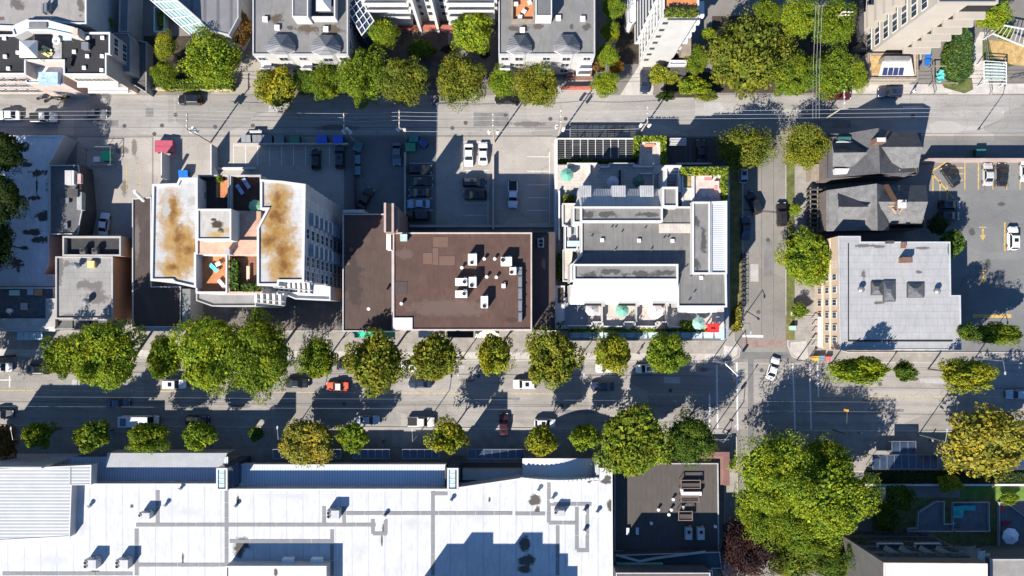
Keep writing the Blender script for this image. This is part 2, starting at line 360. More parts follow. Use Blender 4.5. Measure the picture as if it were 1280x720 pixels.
# ---------------------------------------------------------------- foliage
def Mleaf(name, autumn=(.30,.12,.02), amt=.0, trans=.22):
    t = NT(name); oi = t.n('ShaderNodeObjectInfo'); rnd = t.geo.outputs['Random Per Island']
    base = oi.outputs['Color']
    c = t.mix(1., base, t.mix(rnd, (.45,.5,.5), (1.75,1.6,1.25)), 'MULTIPLY')
    n = t.noise(.28, detail=3)
    c = t.mix(t.ramp(n, .42, .64), c, t.mix(1., c, (1.45,1.15,.7), 'MULTIPLY'))
    c = t.mix(t.ramp(t.noise(.55, detail=3), .5, .72), c, t.mix(1., c, (.62,.72,.8), 'MULTIPLY'))
    if amt: c = t.mix(t.math('MULTIPLY', t.ramp(t.math('ADD', t.noise(.45, detail=4), t.math('MULTIPLY', rnd, .16)), .56, .72), amt), c, autumn)
    t.done(c, .7, .08)
    tr = t.n('ShaderNodeBsdfTranslucent'); t.l(t.mix(1., c, (1.15,1.2,.6), 'MULTIPLY'), tr.inputs[0])
    mx = t.n('ShaderNodeMixShader'); mx.inputs[0].default_value = trans; t.l(t.p.outputs[0], mx.inputs[1]); t.l(tr.outputs[0], mx.inputs[2]); t.l(mx.outputs[0], t.out.inputs[0])
    return t.m
m_leaf = Mleaf('leaf_green'); m_leaf_a = Mleaf('leaf_turning', (.22,.12,.022), .28); m_leaf_o = Mleaf('leaf_olive', (.15,.12,.02), .3); m_leaf_y = Mleaf('leaf_yellow', (.34,.23,.04), .35)
m_bark = M('bark', (.075,.06,.05), .3, 2, .3, bump=.4)
def crown_mesh(name, seed, n, leaf, nl=9, spiky=.5, mat=None, flat=.8, holes=.0):
    r = random.Random(seed); lobes = []
    for i in range(nl):
        a = i*2.399+r.uniform(-.4,.4); zz = r.uniform(-.45,.85); q = math.sqrt(max(0,1-zz*zz))
        d = r.uniform(.50,.66); lobes.append((Vector((q*math.cos(a)*d, q*math.sin(a)*d, zz*d*.9)), r.uniform(.30,.46)))
    lobes.append((Vector((0,0,.18)), .58))
    lobes = [(c_*r.uniform(.85,1.32), q_*r.uniform(.6,1.0)) for c_,q_ in lobes[:-1]]+[(Vector((0,0,.1)),.52)]
    V, F = [], []; k = 0; tries = 0
    while k < n and tries < n*5:
        tries += 1
        if r.random() < .22:
            p = Vector((r.gauss(0,1), r.gauss(0,1), r.gauss(0,1))).normalized()*r.uniform(.05,.78); p.z *= .6; d = Vector((r.gauss(0,.5), r.gauss(0,.5), 1)).normalized(); nrm = d; ax = d.orthogonal(); bx = nrm.cross(ax); L = leaf*1.5; i0 = len(V); p.z *= flat
            V += [tuple(p-ax*L*.5), tuple(p+bx*L*.4), tuple(p+ax*L*.5), tuple(p-bx*L*.4)]; F.append((i0,i0+1,i0+2,i0+3)); k += 1; continue
        lc, lr = lobes[r.randrange(len(lobes))]
        d = Vector((r.gauss(0,1), r.gauss(0,1), r.gauss(.25,1))).normalized()
        b = noise.noise((lc+d*lr)*4.5+Vector((seed,0,0)))
        b2 = noise.noise((lc+d*lr)*9+Vector((0,seed,3)))
        rad = lr*(1+.42*b+.16*b2)*(r.uniform(.80,1.04) if r.random() < .8 else r.uniform(.5,.85))
        p = lc+d*rad
        if (b < -.30+holes or b2 < -.34+holes*.5) and r.random() < .85: continue
        if any((p-c).length < q*.70 for c, q in lobes if c is not lc): continue
        an = math.atan2(p.y,p.x); p *= 1+.16*noise.noise(Vector((math.cos(an)*1.6+seed,math.sin(an)*1.6,p.z)))
        if p.length > 1.24: continue
        out = (p*.3+d*.9+Vector((0,0,.15))).normalized()
        nrm = (out*.75+Vector((r.gauss(0,.5), r.gauss(0,.5), r.gauss(.15,.45)))).normalized()
        ax = (out*spiky*1.4+Vector((r.gauss(0,.6), r.gauss(0,.6), r.gauss(-.1,.5)))); ax = ax-nrm*ax.dot(nrm)
        if ax.length < .05: ax = nrm.orthogonal()
        ax.normalize(); bx = nrm.cross(ax); L = leaf*r.uniform(.7,1.45); Wd = L*r.uniform(.36,.6)
        i0 = len(V); p.z *= flat
        V += [tuple(p-ax*L*.5), tuple(p+bx*Wd*.5-nrm*L*.06), tuple(p+ax*L*.55-nrm*L*.12), tuple(p-bx*Wd*.5-nrm*L*.06)]; F.append((i0,i0+1,i0+2,i0+3)); k += 1
    me = bpy.data.meshes.new(name); me.from_pydata(V, [], F); me.materials.append(mat or m_leaf); me.update(); return me
def trunk_mesh(name, seed, nb=6):
    r = random.Random(seed); m = MB(); m.tube((0,0,0),(0,0,.45),.05,.04,8); m.tube((0,0,.45),(.01,.02,.8),.04,.02,7)
    for i in range(nb):
        a = i*2*math.pi/nb+r.uniform(-.3,.3); z = r.uniform(.36,.6); d = Vector((math.cos(a)*.26, math.sin(a)*.26, r.uniform(.16,.3)))
        b = Vector((0,0,z)); m.tube(b, b+d*.6, .024, .015, 6); m.tube(b+d*.6, b+d*1.2+Vector((0,0,.05)), .015, .007, 5)
    me = bpy.data.meshes.new(name); me.from_pydata(m.v, [], m.f); me.materials.append(m_bark); me.update(); return me
TRUNKS = [trunk_mesh('trunk', 40+i) for i in range(3)]
CROWNS = {}
def crown(kind, i):
    key = (kind, i)
    if key not in CROWNS:
        n, leaf, nl, sp, mat, flat, ho = dict(big=(15000,.054,19,.5,m_leaf,.8,0), mid=(8500,.076,14,.75,m_leaf,.8,.05), turn=(8500,.076,14,.85,m_leaf_a,.8,.05), small=(3400,.11,8,1.1,m_leaf,.85,.18),
            yel=(8500,.074,13,.9,m_leaf_y,.8,.1), dense=(12000,.052,17,.25,m_leaf,.85,-.15), olive=(12000,.054,18,.3,m_leaf_o,.85,-.1), giant=(17000,.046,22,.4,m_leaf,.78,.04), conif=(3500,.11,7,1.3,m_leaf,1.2,.1), bush=(2600,.12,7,.3,m_leaf,.7,-.2))[kind]
        CROWNS[key] = crown_mesh(kind+'_crown', 100+i*17+len(kind), n, leaf, nl, sp, mat, flat, ho)
    return CROWNS[key]
TN = [0]
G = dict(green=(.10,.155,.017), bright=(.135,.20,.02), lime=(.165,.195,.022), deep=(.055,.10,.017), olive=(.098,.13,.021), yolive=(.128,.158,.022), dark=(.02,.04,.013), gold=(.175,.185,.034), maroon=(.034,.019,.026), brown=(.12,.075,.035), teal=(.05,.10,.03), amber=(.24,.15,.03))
def tree(u, v, ru, rv, top, kind, col, label, group, name='street_tree', cat='tree', base=0):
    """crown seen at photo place (u, v) with radii in photo pixels; top = height of the crown's top in metres"""
    i = TN[0] = TN[0]+1; r = random.Random(i*31)
    fl = dict(conif=1.2, giant=.75, bush=.7).get(kind, .82)
    hh = (ru+rv)/2*S*fl*.92
    hz = max(hh*.8, (top-base)*.38) if group else hh
    hc = max(base+hh*.75+.2, top-hz*.95); k = S*(H-hc)/H; c = W(u, v, hc); g = Vector((c.x, c.y, base))
    t = thing(name, label, cat, g, group)
    o = bpy.data.objects.new('crown', crown(kind, i % (4 if kind in ('big','dense','giant') else (3 if kind in ('olive','yel') else 5)))); COL.objects.link(o); o.parent = t
    o.location = c-g; rot = r.uniform(0, 6.28); rz = hz/fl
    # rotate only by quarter turns when the crown is not round, so that the radii stay those of the photograph
    if abs(ru-rv) > .15*max(ru, rv): q = r.randrange(4); o.rotation_euler = (0,0,q*math.pi/2); a, b = (ru, rv) if q % 2 == 0 else (rv, ru)
    else: o.rotation_euler = (0,0,rot); a = b = (ru+rv)/2
    if group:   # tall crowns lean away from the camera: what looks long in the picture is partly height
        lu, lv = .34*abs(u-640)*hz/(H-hc), .34*abs(v-VY)*hz/(H-hc); eu, ev = 1.14*max(.5*ru, ru-lu), 1.14*max(.65*rv, rv-lv)
        q = TN[0] % 4; o.rotation_euler = (0,0,q*math.pi/2); a, b = (eu, ev) if q % 2 == 0 else (ev, eu)
    o.scale = (a*k*1.02, b*k*1.02, rz); o.color = (*G[col], 1)
    tk = bpy.data.objects.new('trunk', TRUNKS[i % 3]); COL.objects.link(tk); tk.parent = t; tk.scale = (min(6, 1.1+a*k*.65),)*2+(max(.6, hc-base+hh*.2),); tk.rotation_euler = (0,0,rot)
    return t
NS = 'street trees on the north sidewalk'; SS = 'street trees on the south sidewalk'
T = [
 (76,446,25,25,13,'mid','green','yellowish green street tree at the west end of the north sidewalk',NS),
 (131,445,52,46,17,'big','bright','huge round street tree hiding the glass awning of the grey roofed shop',NS),
 (206,446,25,28,14,'mid','green','narrow green street tree between two huge crowns, above the white parked car',NS),
 (262,441,46,50,17,'big','bright','huge bright green street tree below the blue trimmed awning',NS),
 (324,444,44,50,17,'big','green','huge street tree south of the rust stained tower',NS),
 (397,449,25,27,13,'mid','green','mid green street tree beside the dark car and the orange car',NS),
 (471,454,37,38,17,'turn','yolive','red tipped turning street tree in front of the green awning',NS),
 (543,447,31,32,17,'turn','yolive','turning street tree in front of the white panel of the brown roof',NS),
 (618,444,22,27,14,'mid','lime','small yellowish green street tree in front of the cream awning',NS),
 (691,447,34,36,16,'turn','yolive','half orange half green street tree at the corner of the brown and white buildings',NS),
 (767,441,25,24,13,'mid','lime','light yellow green street tree over the white parked car',NS),
 (831,441,28,27,14,'mid','green','green street tree with purple flowers beside it, by the glass canopy',NS),
 (1073,463,44,18,18,'mid','bright','long low bright green street tree in front of the pale grey roof',NS),
 (1131,464,17,14,11,'small','deep','sparse dark green street tree between two long bright crowns',NS),
 (1208,467,43,21,18,'mid','lime','long yellow green street tree near the south end of the parking lot',NS),
 (1246,417,38,15,9,'mid','green','spreading green tree beside the yellow painted bar of the parking lot',None),
 (1209,415,13,14,13,'conif','deep','tall dark conifer squeezed against the pale grey roofed building',None),
 (47,543,21,19,11,'small','green','small round street tree under the shade of the metal roof',SS),
 (115,545,28,20,11,'small','green','spidery open street tree left of the white delivery van',SS),
 (184,546,30,21,11,'mid','green','round bushy street tree overlapping the white delivery van',SS),
 (250,543,25,19,10.5,'small','bright','small starry street tree next to the dark parked car in shade',SS),
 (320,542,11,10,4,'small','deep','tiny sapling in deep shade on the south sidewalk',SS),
 (384,551,37,29,8.5,'yel','gold','yellow autumn street tree overhanging the white metal canopy',SS),
 (441,547,21,20,8.5,'small','bright','small green street tree directly right of the yellow autumn tree',SS),
 (561,546,23,22,12,'small','lime','yellow green street tree near the second glass entrance tower',SS),
 (676,551,19,22,12,'small','lime','small pale street tree above the arched white canopy',SS),
 (731,546,21,18,11,'small','bright','scattered small street tree left of the large corner tree',SS),
 (791,552,45,48,14,'turn','green','large green tree with orange tips at the corner of the white roof',SS),
 (862,549,34,32,13,'big','deep','dark green tree above the flat grey roofed corner shop',SS),
 (6,552,18,24,8,'yel','brown','thin brownish tree cut by the west edge of the photo',SS),
 (1237,551,62,44,13,'yel','gold','wide golden yellow autumn tree near the shaded garden',SS),
 (1187,604,18,13,5,'small','lime','tiny yellow green tree growing through the garden hedge',None),
 (972,592,58,50,15,'giant','bright','northwest crown of the giant bright green trees over the side street',None),
 (1040,624,60,48,16,'giant','bright','eastern crown of the giant bright green trees, nearest the shaded patios',None),
 (1015,664,48,32,11,'giant','green','southern lower crown of the giant bright green trees',None),
 (957,640,40,44,11,'giant','green','western crown of the giant bright green trees above the maroon tree',None),
 (1030,575,40,30,10.5,'giant','green','northeast crown of the giant bright green trees beside the hedge end',None),
 (1124,622,20,20,6,'bush','deep','dark bushy tree behind the white garden wall',None),
 (1110,650,16,18,4,'bush','deep','leafy shrub between the giant tree and the shaded patio',None),
 (934,686,41,38,9,'dense','maroon','dark maroon leaved tree right of the flat grey roofed shop',None),
 (991,695,38,32,6,'turn','deep','dull green shrubby tree under the south side of the giant tree',None),
 (262,76,37,40,11,'dense','bright','large bright green tree beside the slanted glass roof',None),
 (206,58,16,19,8,'dense','lime','small yellow green tree left of the large bright tree',None),
 (205,92,19,18,6,'dense','green','low green tree at the corner of the alley hedge',None),
 (303,36,13,25,7,'turn','brown','reddish narrow tree beside the townhouse wall',None),
 (346,109,28,30,9,'turn','lime','yellowish round tree in front of the western townhouses',None),
 (381,102,18,17,7,'dense','deep','small dark green tree beside the yellowish round tree',None),
 (408,104,27,25,9,'dense','green','grey green round tree third from the alley driveway',None),
 (455,96,38,37,11,'dense','green','big green tree at the end of the western townhouses',None),
 (504,101,33,35,11,'olive','olive','olive brown tree right of the big green tree',None),
 (479,40,22,20,9,'dense','bright','pale green tree tucked behind the big green tree',None),
 (575,99,35,34,10,'olive','olive','olive tree beside the edge of the shadow on the alley',None),
 (590,41,30,29,10,'mid','bright','bright large leaved tree between the two townhouse blocks',None),
 (627,103,22,20,7.5,'dense','bright','vivid green small tree left of the eastern townhouses',None),
 (672,107,33,29,9,'olive','yolive','yellow olive tree in front of the eastern townhouses',None),
 (766,10,16,17,7,'dense','bright','topmost clipped green tree in the row along the eastern townhouses',None),
 (763,39,13,14,6,'dense','bright','small clipped green tree in the row, second from the top',None),
 (759,68,16,15,6.5,'dense','bright','clipped green tree above the reddish shrub',None),
 (757,105,17,19,7,'dense','bright','clipped green tree closest to the alley',None),
 (770,84,11,10,4,'turn','amber','reddish orange shrub in the row of clipped trees',None),
 (749,83,10,9,4,'bush','brown','brown shrub beside the reddish orange shrub',None),
 (938,70,56,58,13,'olive','olive','huge olive green tree standing right of the white tower',None),
 (959,16,20,20,9,'dense','green','green tree behind the huge olive tree',None),
 (1000,22,27,27,12,'dense','bright','bright green tree under the wooden pole with the cross arm',None),
 (1040,30,30,32,12,'dense','green','green tree between the pole wires and the tan tower',None),
 (992,96,28,32,11,'big','green','green tree right of the huge olive tree, by the wires',None),
 (1040,92,32,34,11,'dense','green','big green tree beside the tan entrance building',None),
 (1072,96,15,21,7,'dense','bright','narrow bright tree touching the tan entrance building',None),
 (930,187,39,30,9,'olive','olive','olive tree at the top west corner of the side street',None),
 (1007,183,33,29,9,'olive','yolive','yellow green tree at the top east corner of the side street',None),
 (1011,324,38,39,10,'big','bright','rich green tree on the verge beside the cream facade',None),
 (1190,303,17,20,8,'conif','deep','bushy conifer between the shingled house and the parking lot',None),
 (1172,282,14,14,5,'bush','dark','dark shrub beside the eastern wall of the shingled house',None),
 (1240,20,24,20,7,'mid','bright','leafy green tree beside the white pergola',None),
 (866,107,24,13,4,'bush','bright','long bright green shrub in front of the white tower',None),
 (823,93,14,15,4,'bush','lime','yellow green bush beside the driveway of the white tower',None),
 (838,97,14,9,3.5,'bush','lime','lime coloured low shrub below the white tower entrance',None),
 (872,75,16,20,6,'dense','green','mid green small tree at the east foot of the white tower',None),
 (886,42,11,9,3,'bush','bright','small bright bush under the balconies of the white tower',None),
 (832,120,13,7,3,'bush','dark','dark low shrub at the alley corner of the white tower',None),
 (884,120,16,8,3,'bush','olive','olive low shrub at the alley edge below the huge tree',None),
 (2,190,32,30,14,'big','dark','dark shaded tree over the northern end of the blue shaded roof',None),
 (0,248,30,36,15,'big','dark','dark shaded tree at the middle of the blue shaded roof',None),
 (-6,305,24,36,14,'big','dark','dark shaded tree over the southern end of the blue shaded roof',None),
 (133,28,9,9,5,'small','lime','small yellow green tree in the gap between two grey buildings',None),
 (994,262,9,9,3,'bush','bright','small green bush on the verge of the side street',None),
 (999,388,13,10,3,'bush','green','green bush on the verge near the mint bin',None),
 (1255,40,14,12,3,'bush','bright','small bush under the white pergola',None),
 (527,62,20,14,3,'bush','deep','dark shrub in the shaded townhouse garden',None),
 (560,62,10,6,2.5,'bush','maroon','purple flowering shrub below the bright large leaved tree',None),
 (606,66,8,9,3,'bush','maroon','purple shrub by the wall of the eastern townhouses',None),
 (818,422,6,5,1.6,'bush','maroon','small purple flowering bush by the glass canopy',None),
 (1262,623,14,9,2.5,'bush','green','round shrub on the bright lawn',None),
 (1107,635,7,14,3,'bush','lime','light green shrub along the white garden wall',None),
 (1044,706,30,22,7,'big','deep','dark green tree at the bottom edge below the giant trees',None),
 (1078,694,24,22,9,'dense','deep','dark green tree at the foot of the tall white roofed house',None),
]
for a in T: tree(*a[:8], a[8], name=('shrub' if a[5] == 'bush' else ('street_tree' if a[8] else 'tree')), cat='shrub' if a[5]=='bush' else 'tree')
# tall trees just beyond the west edge of the photograph: their shade reaches the white roof
for i,(u,v,r,h) in enumerate(((-52,320,46,20),(-52,385,46,21),(-52,450,46,22),(-50,260,44,19),(-105,350,48,24),(-105,430,48,24),(-115,520,52,23))):
    tree(u,v,r,r,h,'big','deep','tall shade tree beyond the west edge of the photo','tall trees west of the blue shaded roof','tall_tree')
# hedges and planters: a solid core wrapped in leaves
m_core = M('hedge_core', (.02,.035,.008))
def hedge(pts, h0, h1, col, label, group=None, n=22, leaf=.34, name='hedge', cat='hedge'):
    P = ccw([tuple(W(u,v,h1)[:2]) for u,v in pts]); bm = MB(); bm.prism(inset(P, .12), h0, h1-.1); nb = len(bm.f)
    r = random.Random(len(label)*7+int(pts[0][0])); bm.mi = 1; nn = len(P)
    def leafq(p, nrm):
        nrm = (nrm+Vector((r.gauss(0,.45),r.gauss(0,.45),r.gauss(.1,.4)))).normalized(); ax = nrm.orthogonal(); ax = Matrix.Rotation(r.uniform(0,6.28),3,nrm) @ ax; bx = nrm.cross(ax); L = leaf*r.uniform(.7,1.3)
        bm.face([p-ax*L*.5, p+bx*L*.28, p+ax*L*.5, p-bx*L*.28])
    xs=[p[0] for p in P]; ys=[p[1] for p in P]
    def inside(x,y):
        c=False
        for i in range(nn):
            (x1,y1),(x2,y2)=P[i],P[(i+1)%nn]
            if (y1>y)!=(y2>y) and x<(x2-x1)*(y-y1)/(y2-y1)+x1: c=not c
        return c
    A=(max(xs)-min(xs))*(max(ys)-min(ys))
    for _ in range(int(A*n)):
        x,y=r.uniform(min(xs),max(xs)),r.uniform(min(ys),max(ys))
        if inside(x,y): leafq(Vector((x,y,h1+r.uniform(-.12,.12))), Vector((0,0,1)))
    for i in range(nn):
        a,b=Vector((*P[i],0)),Vector((*P[(i+1)%nn],0)); d=b-a; nv=Vector((d.y,-d.x,0)).normalized()
        for _ in range(int(d.length*(h1-h0)*n)): q=a+d*r.random(); leafq(Vector((q.x,q.y,r.uniform(h0,h1)))+nv*r.uniform(-.08,.12), nv)
    o = bm.build(name, [m_core, m_leaf], None, weld=False); o.color = (*G[col],1); note(o, label, cat, group); return o
hedge(rect(697,199,740,206),0,1.6,'bright','long clipped hedge strip in front of the paved umbrella terrace')
hedge(rect(741,201,790,208),0,1.5,'deep','shaded clipped hedge strip before the dark umbrella terrace')
hedge([(793,170),(833,170),(833,206),(827,206),(827,176),(799,176),(799,194),(793,194)],0,4.4,'bright','U shaped clipped hedge around the white porch with an orange bench')
hedge([(852,209),(910,209),(910,249),(902,249),(902,218),(852,218)],10.9,12.2,'bright','L shaped clipped hedge around the red sofa terrace')
hedge(rect(697,317,703,350),0,5.0,'olive','narrow planter hedge along the west wall of the white condo')
hedge(rect(696,402,712,412),4,6.5,'deep','dark leafy planter at the southwest corner of the white condo')
hedge(rect(712,409,893,414.5),4.6,6.6,'green','long thin planter hedge above the pale glass canopy')
hedge(rect(852,401,866,411),5,7.8,'green','leafy planter beside the green umbrella and the red frame')
hedge(rect(1085,591,1290,604),0,1.6,'dark','long dark shaded hedge between the sidewalk and the garden wall')
hedge(rect(202,99,288,110),0,2.0,'green','clipped hedge along the alley under the bright green tree')
hedge([(1195,42),(1208,33),(1216,45),(1217,90),(1206,102),(1190,88),(1188,62)],0,3.2,'teal','big dark green clipped bush mass beside the garden path')
hedge([(917,388),(926,382),(927,412),(918,415)],0.1,1.0,'gold','yellow dried planting at the corner of the condo sidewalk')
hedge(rect(704.5,243.5,717,252),4,5,'olive','square planter on the condo terrace next to the ribbed roof')
hedge([(984,300),(993,296),(995,312),(984,322)],.1,.6,'green','low green planting on the verge south of the parked black car')
# ---------------------------------------------------------------- vehicles
def Mpaint():
    t = NT('car_paint'); oi = t.n('ShaderNodeObjectInfo'); c = t.mix(t.ramp(t.noise(2,detail=3),.3,.7), oi.outputs['Color'], t.mix(1.,oi.outputs['Color'],(.86,.86,.86),'MULTIPLY'))
    t.p.inputs['Coat Weight'].default_value = .5; t.p.inputs['Coat Roughness'].default_value = .08
    return t.done(c, .35, .5)
m_paint = Mpaint()
m_glass = M('car_glass', (.012,.014,.017), .2, 1, 0, .06, .5); m_tyre = M('tyre_rubber', (.02,.02,.02)); m_rim = M('wheel_rim', (.35,.35,.36), .1, 1, 0, .3, .5, .8)
m_lamp = M('headlamp', (.7,.7,.68), .05, 1, 0, .15, .5); m_tail = M('tail_lamp', (.3,.015,.012), .1, 1, 0, .25, .5); m_trim = M('black_trim', (.018,.018,.018), .2, 1, 0, .5); m_plate = M('silver_rail', (.5,.5,.5), .1,1,0,.3,.5,.6)
KINDSPEC = { # L, W, belt, roof height, cabin: rear base, rear top, front top, front base ; hood drop
 'sedan': (4.6,1.82,.92,1.45,-1.55,-.85,.35,1.05), 'hatch': (4.2,1.78,.95,1.5,-1.95,-1.45,.35,1.0), 'suv': (4.7,1.9,1.08,1.72,-2.2,-1.85,.45,1.1),
 'pickup': (5.4,1.95,1.12,1.8,-.55,-.35,.75,1.35), 'van': (7.2,2.2,1.25,2.75,-3.5,-3.45,2.35,2.9), 'ragtop': (4.5,1.8,.95,1.42,-1.25,-.75,.3,.9)}
def make_vehicle(kind):
    L,Wd,bz,rz,rb,rt,ft,fb = KINDSPEC[kind]; w = Wd/2
    root = bpy.data.objects.new({'pickup':'pickup_truck','van':'delivery_van'}.get(kind,'parked_car'), None); COL.objects.link(root); root['org'] = (0,0,0)
    m = MB(); st = []
    for x,kw,zt in ((-L/2,.78,bz-.22),(-L/2+.08,.9,bz-.06),(-L/2+.4,1,bz),(rb,1,bz+.02),(fb,1,bz+.01),(fb+(L/2-fb)*.55,.98,bz-.06),(L/2-.3,.94,bz-.14),(L/2-.06,.84,bz-.26),(L/2,.7,bz-.38)):
        a = w*kw; st.append([(x,-a*.96,.28),(x,-a,.5),(x,-a,zt-.14),(x,-a*.9,zt-.02),(x,0,zt+.02),(x,a*.9,zt-.02),(x,a,zt-.14),(x,a,.5),(x,a*.96,.28)])
    for s0,s1 in zip(st,st[1:]):
        for i in range(8): m.face([s0[i],s1[i],s1[i+1],s0[i+1]])
    m.face(list(reversed(st[0]))); m.face(st[-1])
    wt = w*.78 if kind != 'van' else w*.94; wb = w*.93
    if kind == 'pickup':   # open load bed: dark floor and rim
        pass
    B = [(rb,-wb,bz),(fb,-wb,bz),(fb,wb,bz),(rb,wb,bz)]; Tp = [(rt,-wt,rz-.05),(ft,-wt,rz-.06),(ft,wt,rz-.06),(rt,wt,rz-.05)]
    C = [(rt+.12,-wt+.12,rz),(ft-.14,-wt+.12,rz),(ft-.14,wt-.12,rz),(rt+.12,wt-.12,rz)]
    for i in range(4): j=(i+1)%4; m.face([B[i],B[j],Tp[j],Tp[i]]); m.face([Tp[i],Tp[j],C[j],C[i]])
    m.face(C)
    body = m.build('body', m_paint, root, smooth=False)
    bv = body.modifiers.new('b','BEVEL'); bv.width = .05; bv.segments = 2; bv.limit_method = 'ANGLE'; bv.angle_limit = math.radians(25)
    def pane(name, b0,b1,t1,t0, off, k=.08):
        q = [Vector(p) for p in (b0,b1,t1,t0)]; c = sum(q,Vector())/4; n = (q[1]-q[0]).cross(q[3]-q[0]).normalized(); p = [x+(c-x)*k for x in q]
        if n.dot(Vector(off)) < 0: n = -n
        f = MB(); o_ = [x+n*.014 for x in p]; i_ = [x-n*.02 for x in p]
        f.face(o_)
        for i in range(4): j=(i+1)%4; f.face([i_[i],i_[j],o_[j],o_[i]])
        return f.build(name, m_glass, root)
    pane('windscreen', B[1],B[2],Tp[2],Tp[1], (1,0,.6), .07)
    if kind != 'van': pane('rear_window', B[0],B[3],Tp[3],Tp[0], (-1,0,.6), .12)
    for s,(i,j) in ((-1,(0,1)),(1,(3,2))):
        if kind == 'van': pane('side_window', (1.6,s*wb,bz+.3),(fb-.1,s*wb,bz+.3),(ft-.05,s*wt,rz-.4),(1.6,s*wt,rz-.4),(0,s,.2),.1)
        else: pane('side_window', B[i],B[j],Tp[j],Tp[i], (0,s,.3), .1)
    if kind in ('suv','hatch') :
        f = MB(); f.wbox(((rt+ft)/2+.25,0,rz+.012),(.75,wt*1.15,.02)); f.build('sunroof', m_glass, root)
    if kind == 'ragtop':
        f = MB(); f.wbox(((rt+ft)/2,0,rz+.03),(ft-rt-.1,wt*1.7,.04)); f.build('soft_top', M('pale_soft_top',(.6,.5,.45)), root)
    if kind == 'pickup':
        f = MB(); f.wbox((-1.65,0,bz+.035),(1.9,Wd*.8,.03)); f.build('bed_cover', m_trim, root)
    if kind == 'van':
        f = MB(); f.wbox((-2.4,0,rz+.02),(1.2,1.5,.05)); f.build('roof_panel', M('van_roof_panel',(.10,.16,.26)), root)
    for sx in (-1,1):
        for sy in (-1,1):
            x,y = sx*L*.31, sy*(w-.1); f = MB(); f.tube((x,y-.1,.33),(x,y+.1,.33),.33,n=14); t = f.build('wheel', m_tyre, root)
            f = MB(); f.tube((x,y+sy*.06,.33),(x,y+sy*.115,.33),.2,n=10); rm = f.build('rim', m_rim, t)
    for sy in (-1,1):
        f = MB(); f.wbox((L/2-.14,sy*w*.66,bz-.32),(.22,.34,.14)); f.build('headlight', m_lamp, root)
        f = MB(); f.wbox((-L/2+.06,sy*w*.72,bz-.2),(.14,.3,.16)); f.build('tail_light', m_tail, root)
        f = MB(); f.wbox((fb-.25,sy*(w+.06),bz+.08),(.16,.2,.14)); f.build('mirror', m_trim, root)
    f = MB(); f.wbox((L/2-.02,0,.42),(.08,Wd*.72,.2)); f.build('bumper', m_trim, root)
    f = MB(); f.wbox((-L/2+.02,0,.42),(.08,Wd*.76,.22)); f.build('bumper', m_trim, root)
    learn(root); root['label'] = 'x'; return root
PROTO = {}
WH=(.72,.72,.70); BK=(.012,.013,.015); SV=(.42,.44,.46); GR=(.12,.125,.13); BL=(.035,.06,.12); DB=(.015,.022,.045)
GM='cars on the main street'; GT='cars on the northern alley'; GL='cars in the parking lots'; GC='cars on the side street'
